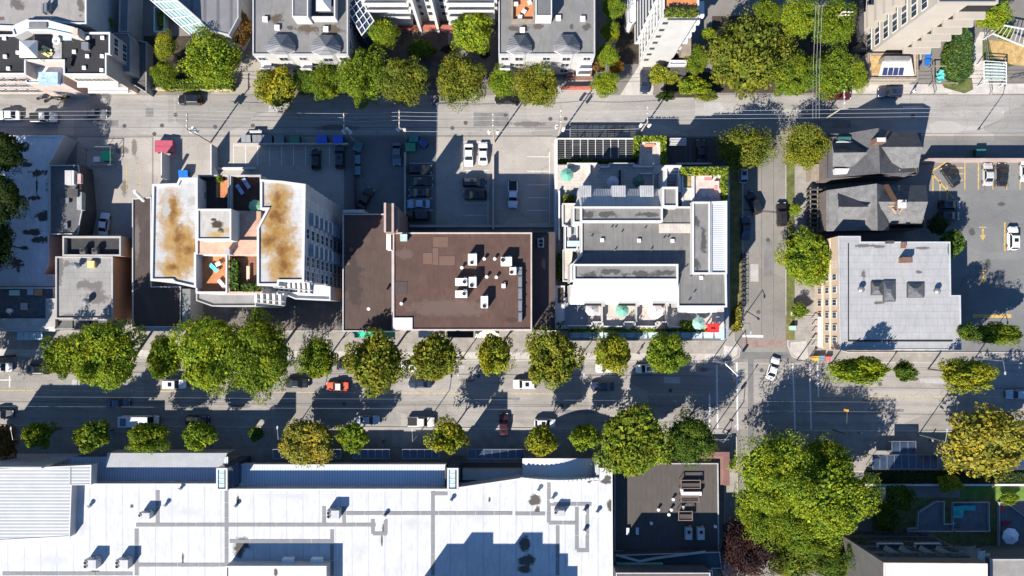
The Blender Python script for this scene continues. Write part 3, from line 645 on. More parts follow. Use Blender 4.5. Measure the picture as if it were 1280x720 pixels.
CARS = [ # u, v, heading (deg, picture up = 90), kind, colour, label, group, length factor
 (2,459,0,'hatch',WH,'white car cut off by the west edge of the photo, north kerb',GM),
 (47,462,180,'suv',BK,'black car parked left of the huge round street tree',GM),
 (218,480,0,'suv',WH,'white car with black glass roof between two huge street trees',GM),
 (372,479,0,'sedan',BK,'black car with pale windscreen left of the orange car',GM),
 (422,483,180,'ragtop',(.60,.10,.04),'orange red car with a pale soft top',GM),
 (434,457,0,'hatch',BK,'dark parked car half under the turning tree above the orange car',GM),
 (514,460,180,'hatch',WH,'white parked car half hidden by the turning tree, above the dark moving car',GM),
 (525,479,180,'sedan',DB,'dark blue car below the turning tree of the white panel',GM),
 (656,480,180,'suv',WH,'white car driving in the sunny lane below the brown roof',GM),
 (753,483,180,'sedan',DB,'dark blue sedan driving below the light yellow green tree',GM),
 (759,460,180,'sedan',WH,'white parked car under the light yellow green tree',GM),
 (808,461,180,'hatch',WH,'white parked car with dark rear under the green tree with purple flowers',GM),
 (148,504,0,'sedan',BL,'blue grey car in the shaded lane below the huge round tree',GM),
 (176,526,0,'van',(.65,.67,.7),'long white delivery van parked in shade',GM),
 (247,525,0,'suv',BK,'dark car in deep shade right of the white delivery van',GM),
 (460,525,0,'sedan',(.36,.42,.52),'silver blue car parked near the yellow autumn tree',GM),
 (526,527,0,'pickup',(.62,.60,.55),'cream white pickup truck parked at the south kerb',GM),
 (630,531,90,'sedan',(.035,.004,.007),'dark red car pointing up across the south lane',GM),
 (681,529,0,'hatch',(.6,.62,.66),'white car with a big black roof at the south kerb',GM),
 (966,461,72,'sedan',WH,'white car turning through the sunlit intersection',GC),
 (1272,493,180,'sedan',(.35,.42,.5),'pale blue car cut by the east edge of the photo',GM),
 (2,518,0,'sedan',GR,'grey car cut off by the west edge, south lane',GM),
 (11,144,180,'sedan',(.6,.62,.64),'white sedan in the shaded west end of the alley',GT),
 (55,147,0,'pickup',(.42,.44,.45),'grey pickup truck in the shaded alley',GT),
 (119,142,0,'sedan',GR,'small grey sedan under the wires in the shaded alley',GT),
 (238,125,180,'suv',BK,'black car parked along the alley hedge',GT),
 (806,102,270,'sedan',DB,'dark car on the driveway of the white tower',GT),
 (633,124,180,'sedan',BK,'dark car half under the vivid green small tree',GT),
 (552,125,180,'hatch',(.16,.16,.17),'dark car peeking out from under the olive tree',GT),
 (1112,116,180,'suv',DB,'black car parked in front of the tan entrance building',GT),
 (1049,119,0,'sedan',(.07,.006,.012),'maroon car under the green trees by the alley',GT),
 (130,280,84,'sedan',(.55,.6,.68),'silver car beside the orange walled shop',GL),
 (395,199,90,'hatch',BK,'black hatchback alone in the deepest shade of the tower lot',GL),
 (425,196,90,'suv',DB,'dark blue car beside the low wall end in the tower lot',GL),
 (496,192,270,'sedan',(.10,.13,.17),'slate car alone in the shaded lane beside the stall column',GL),
 (525,212,0,'suv',BK,'black car topmost in the shaded column of parked cars',GL),
 (527,227,0,'sedan',BK,'black sedan second from the top in the shaded column',GL),
 (524,241,180,'hatch',(.03,.035,.04),'charcoal car in the middle of the shaded column',GL),
 (523,255,180,'sedan',(.25,.38,.55),'light blue sedan in the shaded column of parked cars',GL),
 (523,270,180,'suv',BK,'black car lowest in the shaded column beside the brown roof',GL),
 (457,248,60,'sedan',BK,'dark car parked crookedly by the chimney wall',GL),
 (586,194,270,'sedan',(.66,.68,.68),'white car with dark glass roof in the sunny lot, left of its pair',GL),
 (604,192,90,'sedan',WH,'white car in the sunny lot, right of its pair and beside the pole',GL),
 (593,228,0,'suv',(.03,.035,.045),'dark car just inside the shade edge behind the white pair',GL),
 (594,244,180,'suv',BK,'black car below another dark car behind the white pair',GL),
 (641,243,270,'pickup',(.55,.6,.68),'white pickup truck alone in the shaded concrete lot',GL),
 (876,189,90,'sedan',BK,'black car in the condo parking court beside the U shaped hedge',GL),
 (942,254,115,'suv',BK,'black car angled across the shaded side street',GC),
 (932,285,90,'sedan',(.02,.03,.07),'dark navy car parked in the shade of the condo',GC),
 (929,216,90,'hatch',(.3,.38,.48),'pale blue car poking out from under the olive corner tree',GC),
 (977,268,92,'suv',(.02,.014,.013),'brownish black car parked in the sun at the east kerb',GC),
 (1188,220,125,'sedan',BK,'black car parked askew on yellow hatching',GL),
 (1235,218,90,'sedan',(.4,.4,.39),'silver sedan in the yellow lined parking lot',GL),
 (1253,218,90,'sedan',BK,'black sedan beside the silver sedan in the yellow lined lot',GL),
 (1282,213,90,'sedan',(.6,.6,.6),'pale car cut by the east edge in the yellow lined lot',GL),
 (1266,298,90,'suv',WH,'large white car with its long shade in the yellow lined lot',GL),
 (1187,256,0,'hatch',DB,'dark blue car in tree shade below the yellow hatching',GL),
 (1186,270,0,'hatch',BK,'black car in tree shade beside the bushy conifer',GL),
]
for c in CARS:
    u,v,hd,kind,col,label,grp = c
    if kind not in PROTO: PROTO[kind] = make_vehicle(kind)
    p = W(u,v,.7); p.z = .014
    o = dup(PROTO[kind], p, math.radians(hd), label, 'van' if kind=='van' else ('pickup truck' if kind=='pickup' else 'car'), grp, color=col)
# ---------------------------------------------------------------- building helpers
m_wallw = M('white_render', (.37,.36,.345), .08, .4, .06); m_wallg = M('grey_render', (.36,.355,.35), .12, .4); m_wallb = M('tan_wall', (.42,.34,.26), .12, .4)
m_walld = M('dark_wall', (.06,.055,.055), .2, .5); m_conc = M('concrete_wall', (.33,.31,.29), .14, .4); m_brick = M('brown_brick', (.15,.085,.06), .2, 1.2, .25)
m_capw = M('white_cap', (.46,.455,.445), .06, .8, .05); m_capg = M('grey_metal_cap', (.34,.34,.34), .1, 1); m_capd = M('dark_metal_cap', (.05,.05,.05), .2, 1)
m_win = M('window_glass', (.03,.04,.05), .3, .8, 0, .08, .6); m_frame = M('window_frame', (.55,.54,.52), .08); m_framed = M('dark_frame', (.07,.07,.07))
m_pale = M('pale_canopy_glass', (.36,.46,.48), .15, .9, .08, .15, .5); m_blueglass = M('blue_dark_glass', (.03,.045,.075), .3, .7, 0, .07, .6)
m_orange = Mslab('terracotta_deck', (.50,.20,.085), .5, .5, .08, .7); m_tile = Mslab('cream_tiles', (.47,.42,.37), .6, .6, .06, .75); m_tileg = Mslab('grey_tiles', (.27,.28,.29), .6, .6, .06, .7)
m_steel = M('galvanised_steel', (.26,.265,.27), .12, 2, .05, .35, .5, .5); m_ac = M('white_unit_paint', (.66,.65,.62), .08, 2, .05, .4); m_acg = M('grey_unit_paint', (.36,.36,.36), .1, 2, .06, .4)
m_black = M('black_rubber', (.012,.012,.012), .3); m_wood = M('grey_timber', (.22,.18,.14), .2, 1.5, .2)
def PX(pts, h): return [W(u,v,h) for u,v in pts]
def vol(t, pts, h, h0, roofm, wallm=None, par=(.25,.35), parm=None, wall='wall', roof='roof'):
    """one volume of a building: walls down from the outline seen at the parapet top, a roof sheet below it and a parapet ring"""
    xy = ccw([tuple(p[:2]) for p in PX(pts, h)]); pw, ph = par if par else (0, 0); hr = h-ph
    o = MB().sides(xy, h0, hr).build(wall, wallm or m_wallw, t)
    MB().cap(inset(xy, pw*.5) if par else xy, hr-.002 if par else hr).build(roof, roofm, t)
    if par: MB().ring(xy, pw, hr-.02, h).build('parapet', parm or m_capw, t)
    return o
def bld(name, label, cat, pts, h, roofm, wallm=None, par=(.25,.35), parm=None, h0=0, group=None):
    xy = PX(pts, h); c = sum((Vector((p.x,p.y,0)) for p in xy), Vector())/len(xy); c.z = h0
    t = thing(name, label, cat, c, group); vol(t, pts, h, h0, roofm, wallm, par, parm); return t
WINC = {}
def window(t, P, ang, w, h, fm=None, gm=None, name='window'):
    """window centred at world point P on a wall whose outward normal points at ang; frame with a pane as its child"""
    key = (round(w,2), round(h,2), (fm or m_frame).name, (gm or m_win).name)
    if key not in WINC:
        f = MB(); f.wbox((0,0,-h/2+.05),(w,.10,.10)); f.wbox((0,0,h/2-.05),(w,.10,.10)); f.wbox((-w/2+.05,0,0),(.10,.097,h-.2)); f.wbox((w/2-.05,0,0),(.10,.097,h-.2)); f.wbox((0,0,0),(.05,.09,h-.2))
        a = f.build(name, fm or m_frame); g = MB(); g.wbox((0,-.01,0),(w-.16,.05,h-.16)); b = g.build('pane', gm or m_win)
        za = a.location.copy(); zb = b.location.copy(); WINC[key] = (a.data, b.data, za, zb); bpy.data.objects.remove(a); bpy.data.objects.remove(b)
    ma, mb_, za, zb = WINC[key]
    o = bpy.data.objects.new(name, ma); COL.objects.link(o); o.parent = t; rot = ang-math.pi/2
    n = Vector((math.cos(ang), math.sin(ang), 0)); o.location = Vector(P)+n*.05-Vector(t['org'])+za; o.rotation_euler = (0,0,rot)
    p = bpy.data.objects.new('pane', mb_); COL.objects.link(p); p.parent = o; p.location = zb-za; return o
def winrow(t, A, B, zs, n, w, h, fm=None, gm=None, pad=.6, name='window'):
    """rows of windows along the wall from A to B (xy); outward is to the right of A->B"""
    a, b = Vector((A[0],A[1],0)), Vector((B[0],B[1],0)); d = (b-a).normalized(); nrm = Vector((d.y,-d.x,0)); ang = math.atan2(nrm.y, nrm.x); L = (b-a).length
    for z in zs:
        for i in range(n):
            s = pad+(L-2*pad)*(i+.5)/n; P = a+d*s; P.z = z; window(t, P, ang, w, h, fm, gm, name)
def wallxy(p, q, h): return W(*p, h), W(*q, h)
def part_box(t, name, u0,v0,u1,v1,h0,h1, mat, bottom=False): return MB().pbox(u0,v0,u1,v1,h0,h1,bottom).build(name, mat, t)
# ================================================================ rust stained apartment tower
TH = 24.5
rust_a = [(212,266,18,34),(222,300,28,30),(239,310,20,20),(214,335,23,20),(228,325,22,28),(348,256,20,40),(346,290,28,26),(336,302,22,26),(355,318,23,36),(352,335,26,26),(338,278,14,26)]
rust_b = [(216,262,7,20),(222,298,10,20),(236,312,12,8),(215,334,8,6),(345,268,12,18),(338,300,14,9),(352,312,10,14),(354,332,9,14),(346,246,6,8)]
m_rust = Mroof('rust_stained_membrane', (.40,.393,.38), (), TH, amt=.16, extra=((rust_a,(.30,.21,.095),.55,.7,.6),(rust_a,(.24,.125,.03),.8,.8,1.1),(rust_b,(.135,.058,.012),.8,.9,.9),([(206,262,5,18),(240,250,10,8)],(.29,.28,.26),.8)), seam=('Y',1.0))
wing_w = [(190,230),(221,229),(224,222),(247,222),(247,318),(245,318),(245,360),(218,354),(215,351),(188,351)]
wing_e = [(323,222),(352,224),(382,230),(380,352),(350,352),(350,357),(322,357),(322,264),(310,273),(322,264)]
wing_e = [(325,224),(352,226),(382,230),(380,352),(349,352),(348,357),(321,357),(321,285),(333,262),(325,262)]
t = bld('apartment_tower', 'white apartment tower with orange rust stains on its flat roof', 'apartment building', wing_w, TH, m_rust, m_wallg, (.35,.3), m_capw)
vol(t, wing_e, TH, 0, m_rust, m_wallg, (.35,.3), m_capw)
mid = [(247,222),(323,222),(323,357),(246,357)]
vol(t, [(247,300),(321,300),(321,318),(246,318)], TH-.3, 0, M('salmon_deck',(.46,.27,.19),.2,.8,.15), m_wallg, None)
vol(t, [(247.5,218.5),(286,218.5),(286,262),(247.5,262)], TH-2.2, 0, Mslab('dark_terrace_tiles',(.06,.045,.04),.5,.5), m_wallg, (.2,1.0), m_conc)
part_box(t, 'painted_sun_deck', 270,225,286,247, TH-3.18, TH-3.1, m_orange)  # orange sheet paints the sunlit part of the dark terrace
vol(t, [(287,218.5),(326,218.5),(326,265),(287,265)], TH-2.2, 0, Mslab('brown_terrace_tiles',(.075,.042,.034),.5,.5), m_wallg, (.2,1.0), m_conc)
vol(t, [(247,262),(326,264),(326,300),(247,300)], TH-.9, 0, M('salmon_deck2',(.40,.24,.17),.2,.8,.15), m_wallg, None)
# penthouse with stained roof
m_pent = Mroof('penthouse_membrane', (.34,.32,.29), [(271,281,8,6),(275,288,6,4),(266,274,4,2)], TH+2.6, (.045,.035,.02), extra=(([(270,293,16,6),(283,288,6,6)],(.33,.22,.08),.5,.9,.8),))
vol(t, [(246,261),(289,261),(289,300),(246,300)], TH+2.6, TH-3, m_pent, m_wallw, (.25,.25), m_capw, 'penthouse_wall', 'penthouse_roof')
# south terraces
vol(t, [(244.5,317.5),(284,317.5),(284,366.5),(244.5,366.5)], TH-1.0, 0, m_orange, m_wallw, (.28,1.3), m_capw)
vol(t, [(285,317.5),(328,317.5),(328,366.5),(285,366.5)], TH-1.2, 0, Mslab('roof_garden_tiles',(.24,.12,.075),.5,.5), m_wallw, (.28,1.1), M('tan_parapet',(.45,.30,.22)))
part_box(t, 'chimney', 281,311,287,318, TH-1, TH+.9, m_conc)
part_box(t, 'vent_box', 245,283,250,290, TH-.3, TH+.8, m_acg)
# east facade: balcony bands floor by floor, glazing strips
A, B = W(382,230,TH), W(380,352,TH)
for k in range(8):
    z = TH-2.9*(k+1)
    f = MB(); c = (A+B)/2; f.wbox((c.x+.06,c.y,z),(.12,abs(A.y-B.y)-.05,.3)); f.build('floor_band', M('balcony_grey_blue',(.34,.37,.40),.1,.6), t)
    for yy in (-2.6,2.6): f = MB(); f.wbox((c.x+.45,c.y+yy,z+.1),(.9,2.2,.16)); f.wbox((c.x+.88,c.y+yy,z+.6),(.06,2.2,.8)); f.build('balcony', MATS['balcony_grey_blue'], t)
    for j,yy in enumerate((-7,-4.6,0,4.8,7.2)): window(t, Vector((c.x,c.y+yy,z+1.45)), 0, 1.8, 1.7, m_frame, m_win)
# south balconies of the east wing, stepping forward floor by floor
for (u0,u1,v,z,n) in ((343,392,352,19.4,8),(343,392,356,16.4,8),(320,357,366,19.0,5),(320,357,371,15.9,5)):
    a, b = W(u0,v,z), W(u1,v+4,z); f = MB(); d = (b-a); L = Vector((d.x,d.y,0)).length; rot = math.atan2(d.y,d.x); c = (a+b)/2
    f.wbox((c.x,c.y-.3,z),(L,1.5,.2),rot); f.wbox((c.x+.1,c.y-1.05,z+.55),(L,.08,.9),rot); bal = f.build('balcony', m_capw, t)
    g = MB()
    for i in range(n): q = a.lerp(b,(i+.5)/n); g.wbox((q.x,q.y-.35,z+1.15),(.45,1.1,.9),rot+.15)
    g.build('screen', m_capw, bal)
vol(t, [(350,352),(413,358),(413,375.5),(369,374),(350,366)], 10.5, 0, M('white_blue_terrace',(.62,.63,.64),.1,.7), m_wallw, (.2,.5), m_capw, 'terrace_wall', 'terrace_floor')
vol(t, [(245,366),(320,366),(320,383),(265,383),(245,376)], 15, 0, M('grey_ledge',(.20,.195,.19)), m_wallg, (.2,.3), m_conc, 'ledge_wall', 'ledge_roof')
vol(t, [(228,361),(238,361),(238,409),(228,409)], 5.5, 0, M('grey_green_roof',(.16,.17,.165)), m_wallg, None, None, 'annexe_wall', 'annexe_roof')
# ================================================================ low brown block west of the tower
m_lowbrown = Mroof('dark_brown_roofing', (.060,.045,.040), [(170,300,4,30)], 5, (.11,.095,.085), amt=.25)
t = bld('low_building', 'long dark brown low roof between the orange wall and the tower', 'building', [(165,248),(189,246),(189,358),(226,358),(226,409),(165,409)], 5.0, m_lowbrown, m_walld, (.2,.25), m_capg)
f = MB(); f.face(PX([(170,408),(228,408)],4.4)+PX([(228,414),(170,414)],3.6)); f.face(PX([(170,414),(228,414)],3.6)+PX([(228,414),(170,414)],3.2)); f.build('awning', M('blue_awning',(.20,.32,.45)), t)
# ================================================================ orange walled shop with grey roof (west)
m_shop = Mroof('pale_grey_roofing', (.235,.228,.218), [(74,325,4,30),(110,356,22,6),(86,330,10,5),(120,372,16,9),(80,396,20,3)], 6.7, (.12,.11,.105), wob=.9, seam=('Y',1.1))
m_owall = M('orange_render', (.42,.19,.10), .1, .5, .08)
t = bld('shop_building', 'grey roofed shop with a long orange side wall', 'shop', [(69,320.5),(141,320.5),(141,399),(69,399)], 6.7, m_shop, m_owall, (.3,.3), m_conc)
vol(t, [(78,295),(151,295),(151,320),(78,320)], 6.7, 0, M('black_deck',(.03,.03,.032),.2,1), m_owall, (.3,1.0), m_conc, 'rear_wall', 'rear_roof')
for i in range(3): part_box(t, 'skylight', 71+i*21.5, 400.5, 90.5+i*21.5, 410.5, 3.2, 5.4, M('skylight_grey_glass',(.11,.115,.105),.2,1,0,.15))
part_box(t, 'skylight_frame', 68,399.4,136,400.3,3,5.8,m_capg); part_box(t,'skylight_frame',68,410.7,136,411.8,3,5.2,m_capg)
# ================================================================ shop with roof deck at the far west
t = bld('shop_building', 'low shop with cluttered roof deck and white front edge', 'shop', [(-80,359),(68,359),(68,411),(-80,411)], 5.6, M('dark_grey_deck',(.10,.10,.105),.25,.8), m_wallg, (.3,.5), m_capw)  # deck has one even dark grey colour
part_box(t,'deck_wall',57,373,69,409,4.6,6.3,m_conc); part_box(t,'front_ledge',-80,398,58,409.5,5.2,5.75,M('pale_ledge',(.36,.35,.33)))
part_box(t,'front_band',-80,411.4,69,414.2,3.5,4.9,m_capw)
f = MB()
for i in range(4): f.face(PX([(21.5+i*8,415),(29+i*8,415)],3.4)+PX([(28.5+i*8,425),(21+i*8,425)],2.9))
f.build('glass_awning', m_pale, t); 
# ================================================================ white roof shaded by trees (west)
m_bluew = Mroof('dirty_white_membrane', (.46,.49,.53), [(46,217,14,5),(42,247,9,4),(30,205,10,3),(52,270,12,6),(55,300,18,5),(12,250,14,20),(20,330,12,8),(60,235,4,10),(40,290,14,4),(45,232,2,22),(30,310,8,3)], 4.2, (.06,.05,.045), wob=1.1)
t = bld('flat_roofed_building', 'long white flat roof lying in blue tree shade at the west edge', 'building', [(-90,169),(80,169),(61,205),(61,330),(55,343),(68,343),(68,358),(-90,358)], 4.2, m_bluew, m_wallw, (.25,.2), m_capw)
t = bld('narrow_building', 'narrow dark strip roof with a signboard between shade roof and lot', 'building', [(61,206),(98,206),(103,262),(97,293),(79,293),(61,293)], 4.6, M('strip_dark_roof',(.09,.092,.095),.2,.6), m_walld, (.2,.25), m_capg)
part_box(t,'sign_panel',81,213,89,230.5,5,6,m_wallg); part_box(t,'sign_panel',89.5,213,92.2,230.5,5,6.2,m_capw); part_box(t,'sign_panel',93,217,101,229,5,5.7,M('pale_red_sign',(.45,.3,.27)))
part_box(t,'roof_box',84,236,97,246,4.6,6.2,m_walld); part_box(t,'roof_box',96,240,102,262,4.6,5.8,M('grey_lid',(.28,.28,.27))); part_box(t,'roof_hatch',82,247,86,254,4.6,4.9,m_steel); part_box(t,'roof_hatch',80,279,84,286,4.6,4.9,m_steel)
# ================================================================ brown roofed block
m_brown = Mroof('brown_roofing', (.080,.046,.036), [(600,378,8,5),(640,400,10,4),(520,392,12,5)], 12, (.05,.03,.024), amt=.2, extra=(([(505,318,14,8),(560,385,60,12)],(.098,.066,.055),.5),))
m_brown2 = Mroof('brown_roofing_wing', (.072,.049,.041), [(436,318,12,14),(440,345,14,30),(445,370,10,14)], 8, (.045,.033,.03), wob=.8, extra=(([(440,312,3,3),(436,330,2,2)],(.14,.10,.05),.6),))
t = bld('commercial_building', 'large flat brown roof crowded with white rooftop units', 'building', [(491,290.5),(665,290.5),(665,413),(491,413)], 12, m_brown, m_brick, (.25,.25), M('pinkish_cap',(.40,.33,.30)))
for i_,a in enumerate(((529,316,540.5,330),(541,310,548,331),(549,320,568.5,331.5),(541.5,296,560,309))): part_box(t,'roof_patch',*a,11.75,11.79,M('patch_brown',(.118,.070,.052),.06,.8,.05))
part_box(t,'roof_patch',493.5,352,509,368,11.75,11.8,M('patch_dark_brown',(.06,.045,.04)))
part_box(t,'white_panel',491.5,397,515.5,411.5,11.75,12.05,m_capw)
w1 = vol(t, [(428,267),(491,267),(491,414.5),(428,414.5)], 8.6, 0, m_brown2, m_brick, (.22,.25), m_capg, 'wing_wall','wing_roof')
w2 = vol(t, [(666,290),(694,290),(694,413),(666,413)], 8.0, 0, Mroof('dark_wing_roofing', (.075,.055,.05), [(680,330,3,8)],8,(.2,.13,.09)), m_brick, (.2,.25), m_capd, 'wing_wall','wing_roof')
ch = MB().pbox(480,254,492,290,0,14.4).build('stair_tower', M('pink_brown_wall',(.22,.15,.125)), t)
part_box(t,'tower_cap',479.8,253.5,482.6,290,14.4,14.65,M('pinkish_cap2',(.36,.26,.23))); part_box(t,'tower_cap',489.5,254,492.2,290.4,14.4,14.6,MATS['pinkish_cap2']); part_box(t,'tower_roof',482.8,254.3,489.3,289.8,14.4,14.46,m_black)
MB().pbox(493,259,497,290,0,13.2).build('stair_wall', M('pink_brown_wall',(.22,.15,.125)), t)
part_box(t,'pipe_duct',483,288,488.5,312,8.6,10.6,m_ac); part_box(t,'rear_ledge',428,262,455,266,4,8.6,m_conc)
f = MB()
for u0,u1,c in ((443,494,0),): f.face(PX([(u0,414.8),(u1,414.8)],5)+PX([(u1,422),(u0,422)],3.6))
f.build('awning', M('green_awning',(.02,.30,.17),.15,.8), t)
for u0,u1,mm in ((523,556,m_capw),(559,592,m_black),(594,624,M('cream_awning',(.62,.58,.40)))):
    f = MB(); f.face(PX([(u0,413.6),(u1,413.6)],4.6)+PX([(u1,422),(u0,422)],3.4)); f.face(PX([(u0,422),(u1,422)],3.4)+PX([(u1,422.1),(u0,422.1)],3.0)); f.build('awning', mm, t)
# ================================================================ white condominium
m_cgrey = Mroof('condo_grey_roofing', (.145,.14,.132), [(745,290,10,2),(800,315,8,2),(852,315,4,6),(735,312,10,6)], 12.3, (.11,.105,.10), wob=.7, seam=('X',1.8))
m_cpatch = Mroof('condo_stained_roofing', (.17,.163,.155), [(735,345,18,5),(760,340,20,4),(800,343,22,5),(830,341,14,4),(736,268,10,5),(760,268,12,4),(810,268,14,3),(870,275,5,10),(872,330,6,8),(880,300,4,20)], 13.5, (.06,.058,.055), wob=1.0)
m_ribw = Mrib('white_standing_seam', (.70,.69,.67), 'X', .42, .35, .06); m_ribg = Mrib('weathered_standing_seam', (.38,.385,.39), 'X', .42, .5, .22); m_riby = Mrib('cross_ribbed_metal', (.46,.47,.48), 'Y', .38, .45, .08)
t = bld('condominium', 'white condominium with ribbed roofs and terraces at the street corner', 'apartment building', [(697,205),(851,205),(851,208),(911,208),(911,424),(697,424)], 4.0, m_tileg, m_conc, (.3,.0001) and None)
# upper body walls
CH = 12.3
vol(t, [(716,258),(907,258),(909,384),(847,384),(847,352),(713,352),(713,330),(716,329),(726,318),(726,279),(716,279)], CH, 4, m_cgrey, m_wallw, (.3,.35), m_capw)
part_box(t,'light_deck',824,279.5,864,291,CH-.35,CH-.1,m_tile)
# raised strips
vol(t, [(725.5,258),(828.5,258),(828.5,277.5),(725.5,277.5)], 13.6, CH-.4, m_cpatch, m_wallw, (.32,.35), m_capw)
vol(t, [(717,330),(848,330),(848,350.5),(717,350.5)], 14.4, CH-.4, m_cpatch, m_wallw, (.32,.35), m_capw)
vol(t, [(865.5,252),(888,252),(888,342.5),(865.5,342.5)], 13.6, 4, m_cpatch, m_wallw, (.3,.35), m_capw)
vol(t, [(888,252),(909,251),(909,342.5),(888,342.5)], 13.2, 4, m_riby, m_wallw, (.3,.3), m_capw)
vol(t, [(828,233.5),(847.5,233.5),(847.5,259),(828,259)], 14.6, 4, m_cpatch, m_wallw, (.35,.35), m_capw)
part_box(t,'stair_deck',829.5,259.6,846,277.5,4,11.4,m_capw); 
part_box(t,'stair_deck_roof',831,268,843,275,11.4,11.5,M('tan_patch',(.33,.27,.22)))
# north ribbed slope with dormers
def slope(name, pts, mat): return MB().face([W(u,v,h) for u,v,h in pts]).build(name, mat, t)
slope('ribbed_roof',[(724,236,10.6),(829,236,10.6),(826,257.6,12.9),(727,257.6,12.9)],m_ribg)
slope('gable_side',[(724,236,10.6),(727,257.6,12.9),(719,257.6,9)],m_wallw)
for u0,u1 in ((725,739),(765,782),(800,817)): MB().pbox(u0,232,u1,250,6,11.75).build('dormer', m_ribg, t)
MB().pbox(724,236,829,257,4,10.2).build('wall', m_wallw, t)
# south ribbed slope and its dormers
slope('ribbed_roof',[(717,351,13.3),(847.5,351,13.3),(846,376,11.2),(712.5,376,11.2)],m_ribw)
for u0,u1 in ((712.5,730.5),(757,773),(799.5,816)): slope('ribbed_roof',[(u0,376.05,11.2),(u1,376.05,11.2),(u1,380.5,10.6),(u0,380.5,10.6)],m_ribw)
for u0,u1 in ((731,752),(774,795),(816.5,832)): 
    part_box(t,'dormer_recess',u0,375.2,u1,382,7.5,9.6,m_black); part_box(t,'dormer_ledge',u1+.3,376.5,u1+4.5,383,7.5,10.4,m_conc)
MB().pbox(712,356,847,379,4,11.0).build('wall', m_wallw, t)
# west side pieces
vol(t,[(703,254),(722,254),(722,282),(703,282)],7.5,4,m_tile,m_wallw,(.2,.4),m_capw,'terrace_wall','terrace_floor')
vol(t,[(706,282),(722,282),(722,312),(706,312)],9,4,m_tileg,m_wallw,(.2,.5),m_capw,'stairwell_wall','stairwell_floor')
part_box(t,'glass_roof',709,301,727,308,9,9.6,m_pale); part_box(t,'ladder_roof',709,284,714,296,9,9.3,m_wallg)
vol(t,[(703,312),(716,312),(712,352),(703,352)],6,4,m_tile,m_wallw,(.2,.3),m_capw,'terrace_wall','terrace_floor')
vol(t,[(694,357),(706,357),(706,411),(694,411)],6.5,4,m_capw,m_wallw,None,None,'terrace_wall','terrace_floor')
part_box(t,'planter_box',697.5,360,704,378.5,6.5,6.62,m_soil)
# north terrace level (tile deck) and walls
vol(t,[(697,206),(828,206),(828,237),(697,237)],4.3,3.9,m_tile,m_conc,None,None,'deck_edge','deck')
for a in ((698,238,700,300),(709,203.5,747,205.6),(735,206,738,220),(748,205.5,749.5,212),(748,208,761,209.5),(761,204,762.5,209),(761,203.5,793,205),(792,204,793.5,209),(793,207.5,817,209),(816,204,817.5,209),(800,216,817,217.5),(816,216,817.5,235),(774.5,212,776,234)):
    part_box(t,'terrace_wall',*a,4,5.3,m_capw if a[0] not in (774.5,) else m_black)
# curved stair volume north
part_box(t,'stair_wall',831,206.5,852,209,4,11.2,m_capw); part_box(t,'stair_wall',831,209,834,234,4,10.4,m_capw); part_box(t,'stair_wall',849,209,851.4,240,4,11.1,m_capw)
for i in range(6): part_box(t,'stair_step',835,210+i*4,848.5,213.9+i*4,4,10.2-i*.5,m_wallw)
vol(t,[(851.5,208.5),(910.5,208.5),(910.5,253),(851.5,253)],11.0,4,m_tile,m_wallw,None,None,'corner_wall','corner_roof')
# red sofa terrace
vol(t,[(866,217),(901,217),(901,253),(866,253)],11.5,10.9,m_tile,m_wallw,(.3,.5),m_capw,'terrace_wall','terrace_floor')
vol(t,[(853,217),(866,217),(866,236),(853,236)],11.6,10.9,M('dry_planting',(.22,.17,.06),.5,1.2,.5),m_wallw,(.2,.25),m_capw,'planter_wall','planter')
vol(t,[(853,236),(865.6,236),(865.6,279),(853,279)],11.3,4,m_tile,m_wallw,(.2,.2),m_capw,'terrace_wall','terrace_floor')
# south terraces
vol(t,[(706,372),(905,372),(905,411),(706,411)],6.6,4,m_tile,m_wallw,None,None,'terrace_edge','terrace_floor')
zz = [(710,407),(740,407),(740,402.5),(753.5,402.5),(753.5,408),(780,408),(780,402.5),(794,402.5),(794,408),(820,408),(820,402.5),(835,402.5),(835,408.5),(853,408.5)]
for a,b in zip(zz,zz[1:]):
    p,q = W(*a,7.6),W(*b,7.6); c=(p+q)/2; d=q-p; f=MB(); f.wbox((c.x,c.y,7.1),(max(abs(d.x),.0)+.22,max(abs(d.y),.0)+.22,1.0)); f.build('parapet', m_capw, t)
for u in (752,795,833): part_box(t,'terrace_divider',u,383,u+1.5,402,6.6,8.2,m_wallg)
part_box(t,'painted_shade',706,381,735,406,6.6,6.64,M('terrace_shade_tone',(.16,.18,.2)))  # bluish dark sheet paints shade onto the terrace floor
# corner bay with window row
part_box(t,'corner_wall',850,384.5,896,390.5,4,9.6,m_capw)
winrow(t, W(850,390.5,9.6), W(896,390.5,9.6), (8.6,), 6, .7, .7, m_frame, m_blueglass, 1.6)
# storefront glass canopy
f = MB()
for i in range(14):
    u0 = 713+i*13.8; f.face(PX([(u0,413),(u0+13.3,413)],4.3)+PX([(u0+13.3,425),(u0,425)],3.9))
f.build('glass_canopy', m_pale, t)
f = MB(); f.pbox(712,424.9,906,426,3.6,4.05,True)
for i in range(15): f.pbox(712.4+i*13.8,413,713+i*13.8,425,4.0,4.36,True)
f.build('canopy_beam', m_steel, t)
f = MB(); f.face(PX([(895.5,386),(904,386)],4.3)+PX([(904,413),(895.5,413)],4.3)); f.face(PX([(901,404),(905.5,404)],4.5)+PX([(905.5,425),(901,425)],4.5)); f.build('glass_canopy', m_pale, t)
# east facade windows
winrow(t, W(909,384,CH), W(909,255,CH), (6,9), 9, 1.5, 1.6)
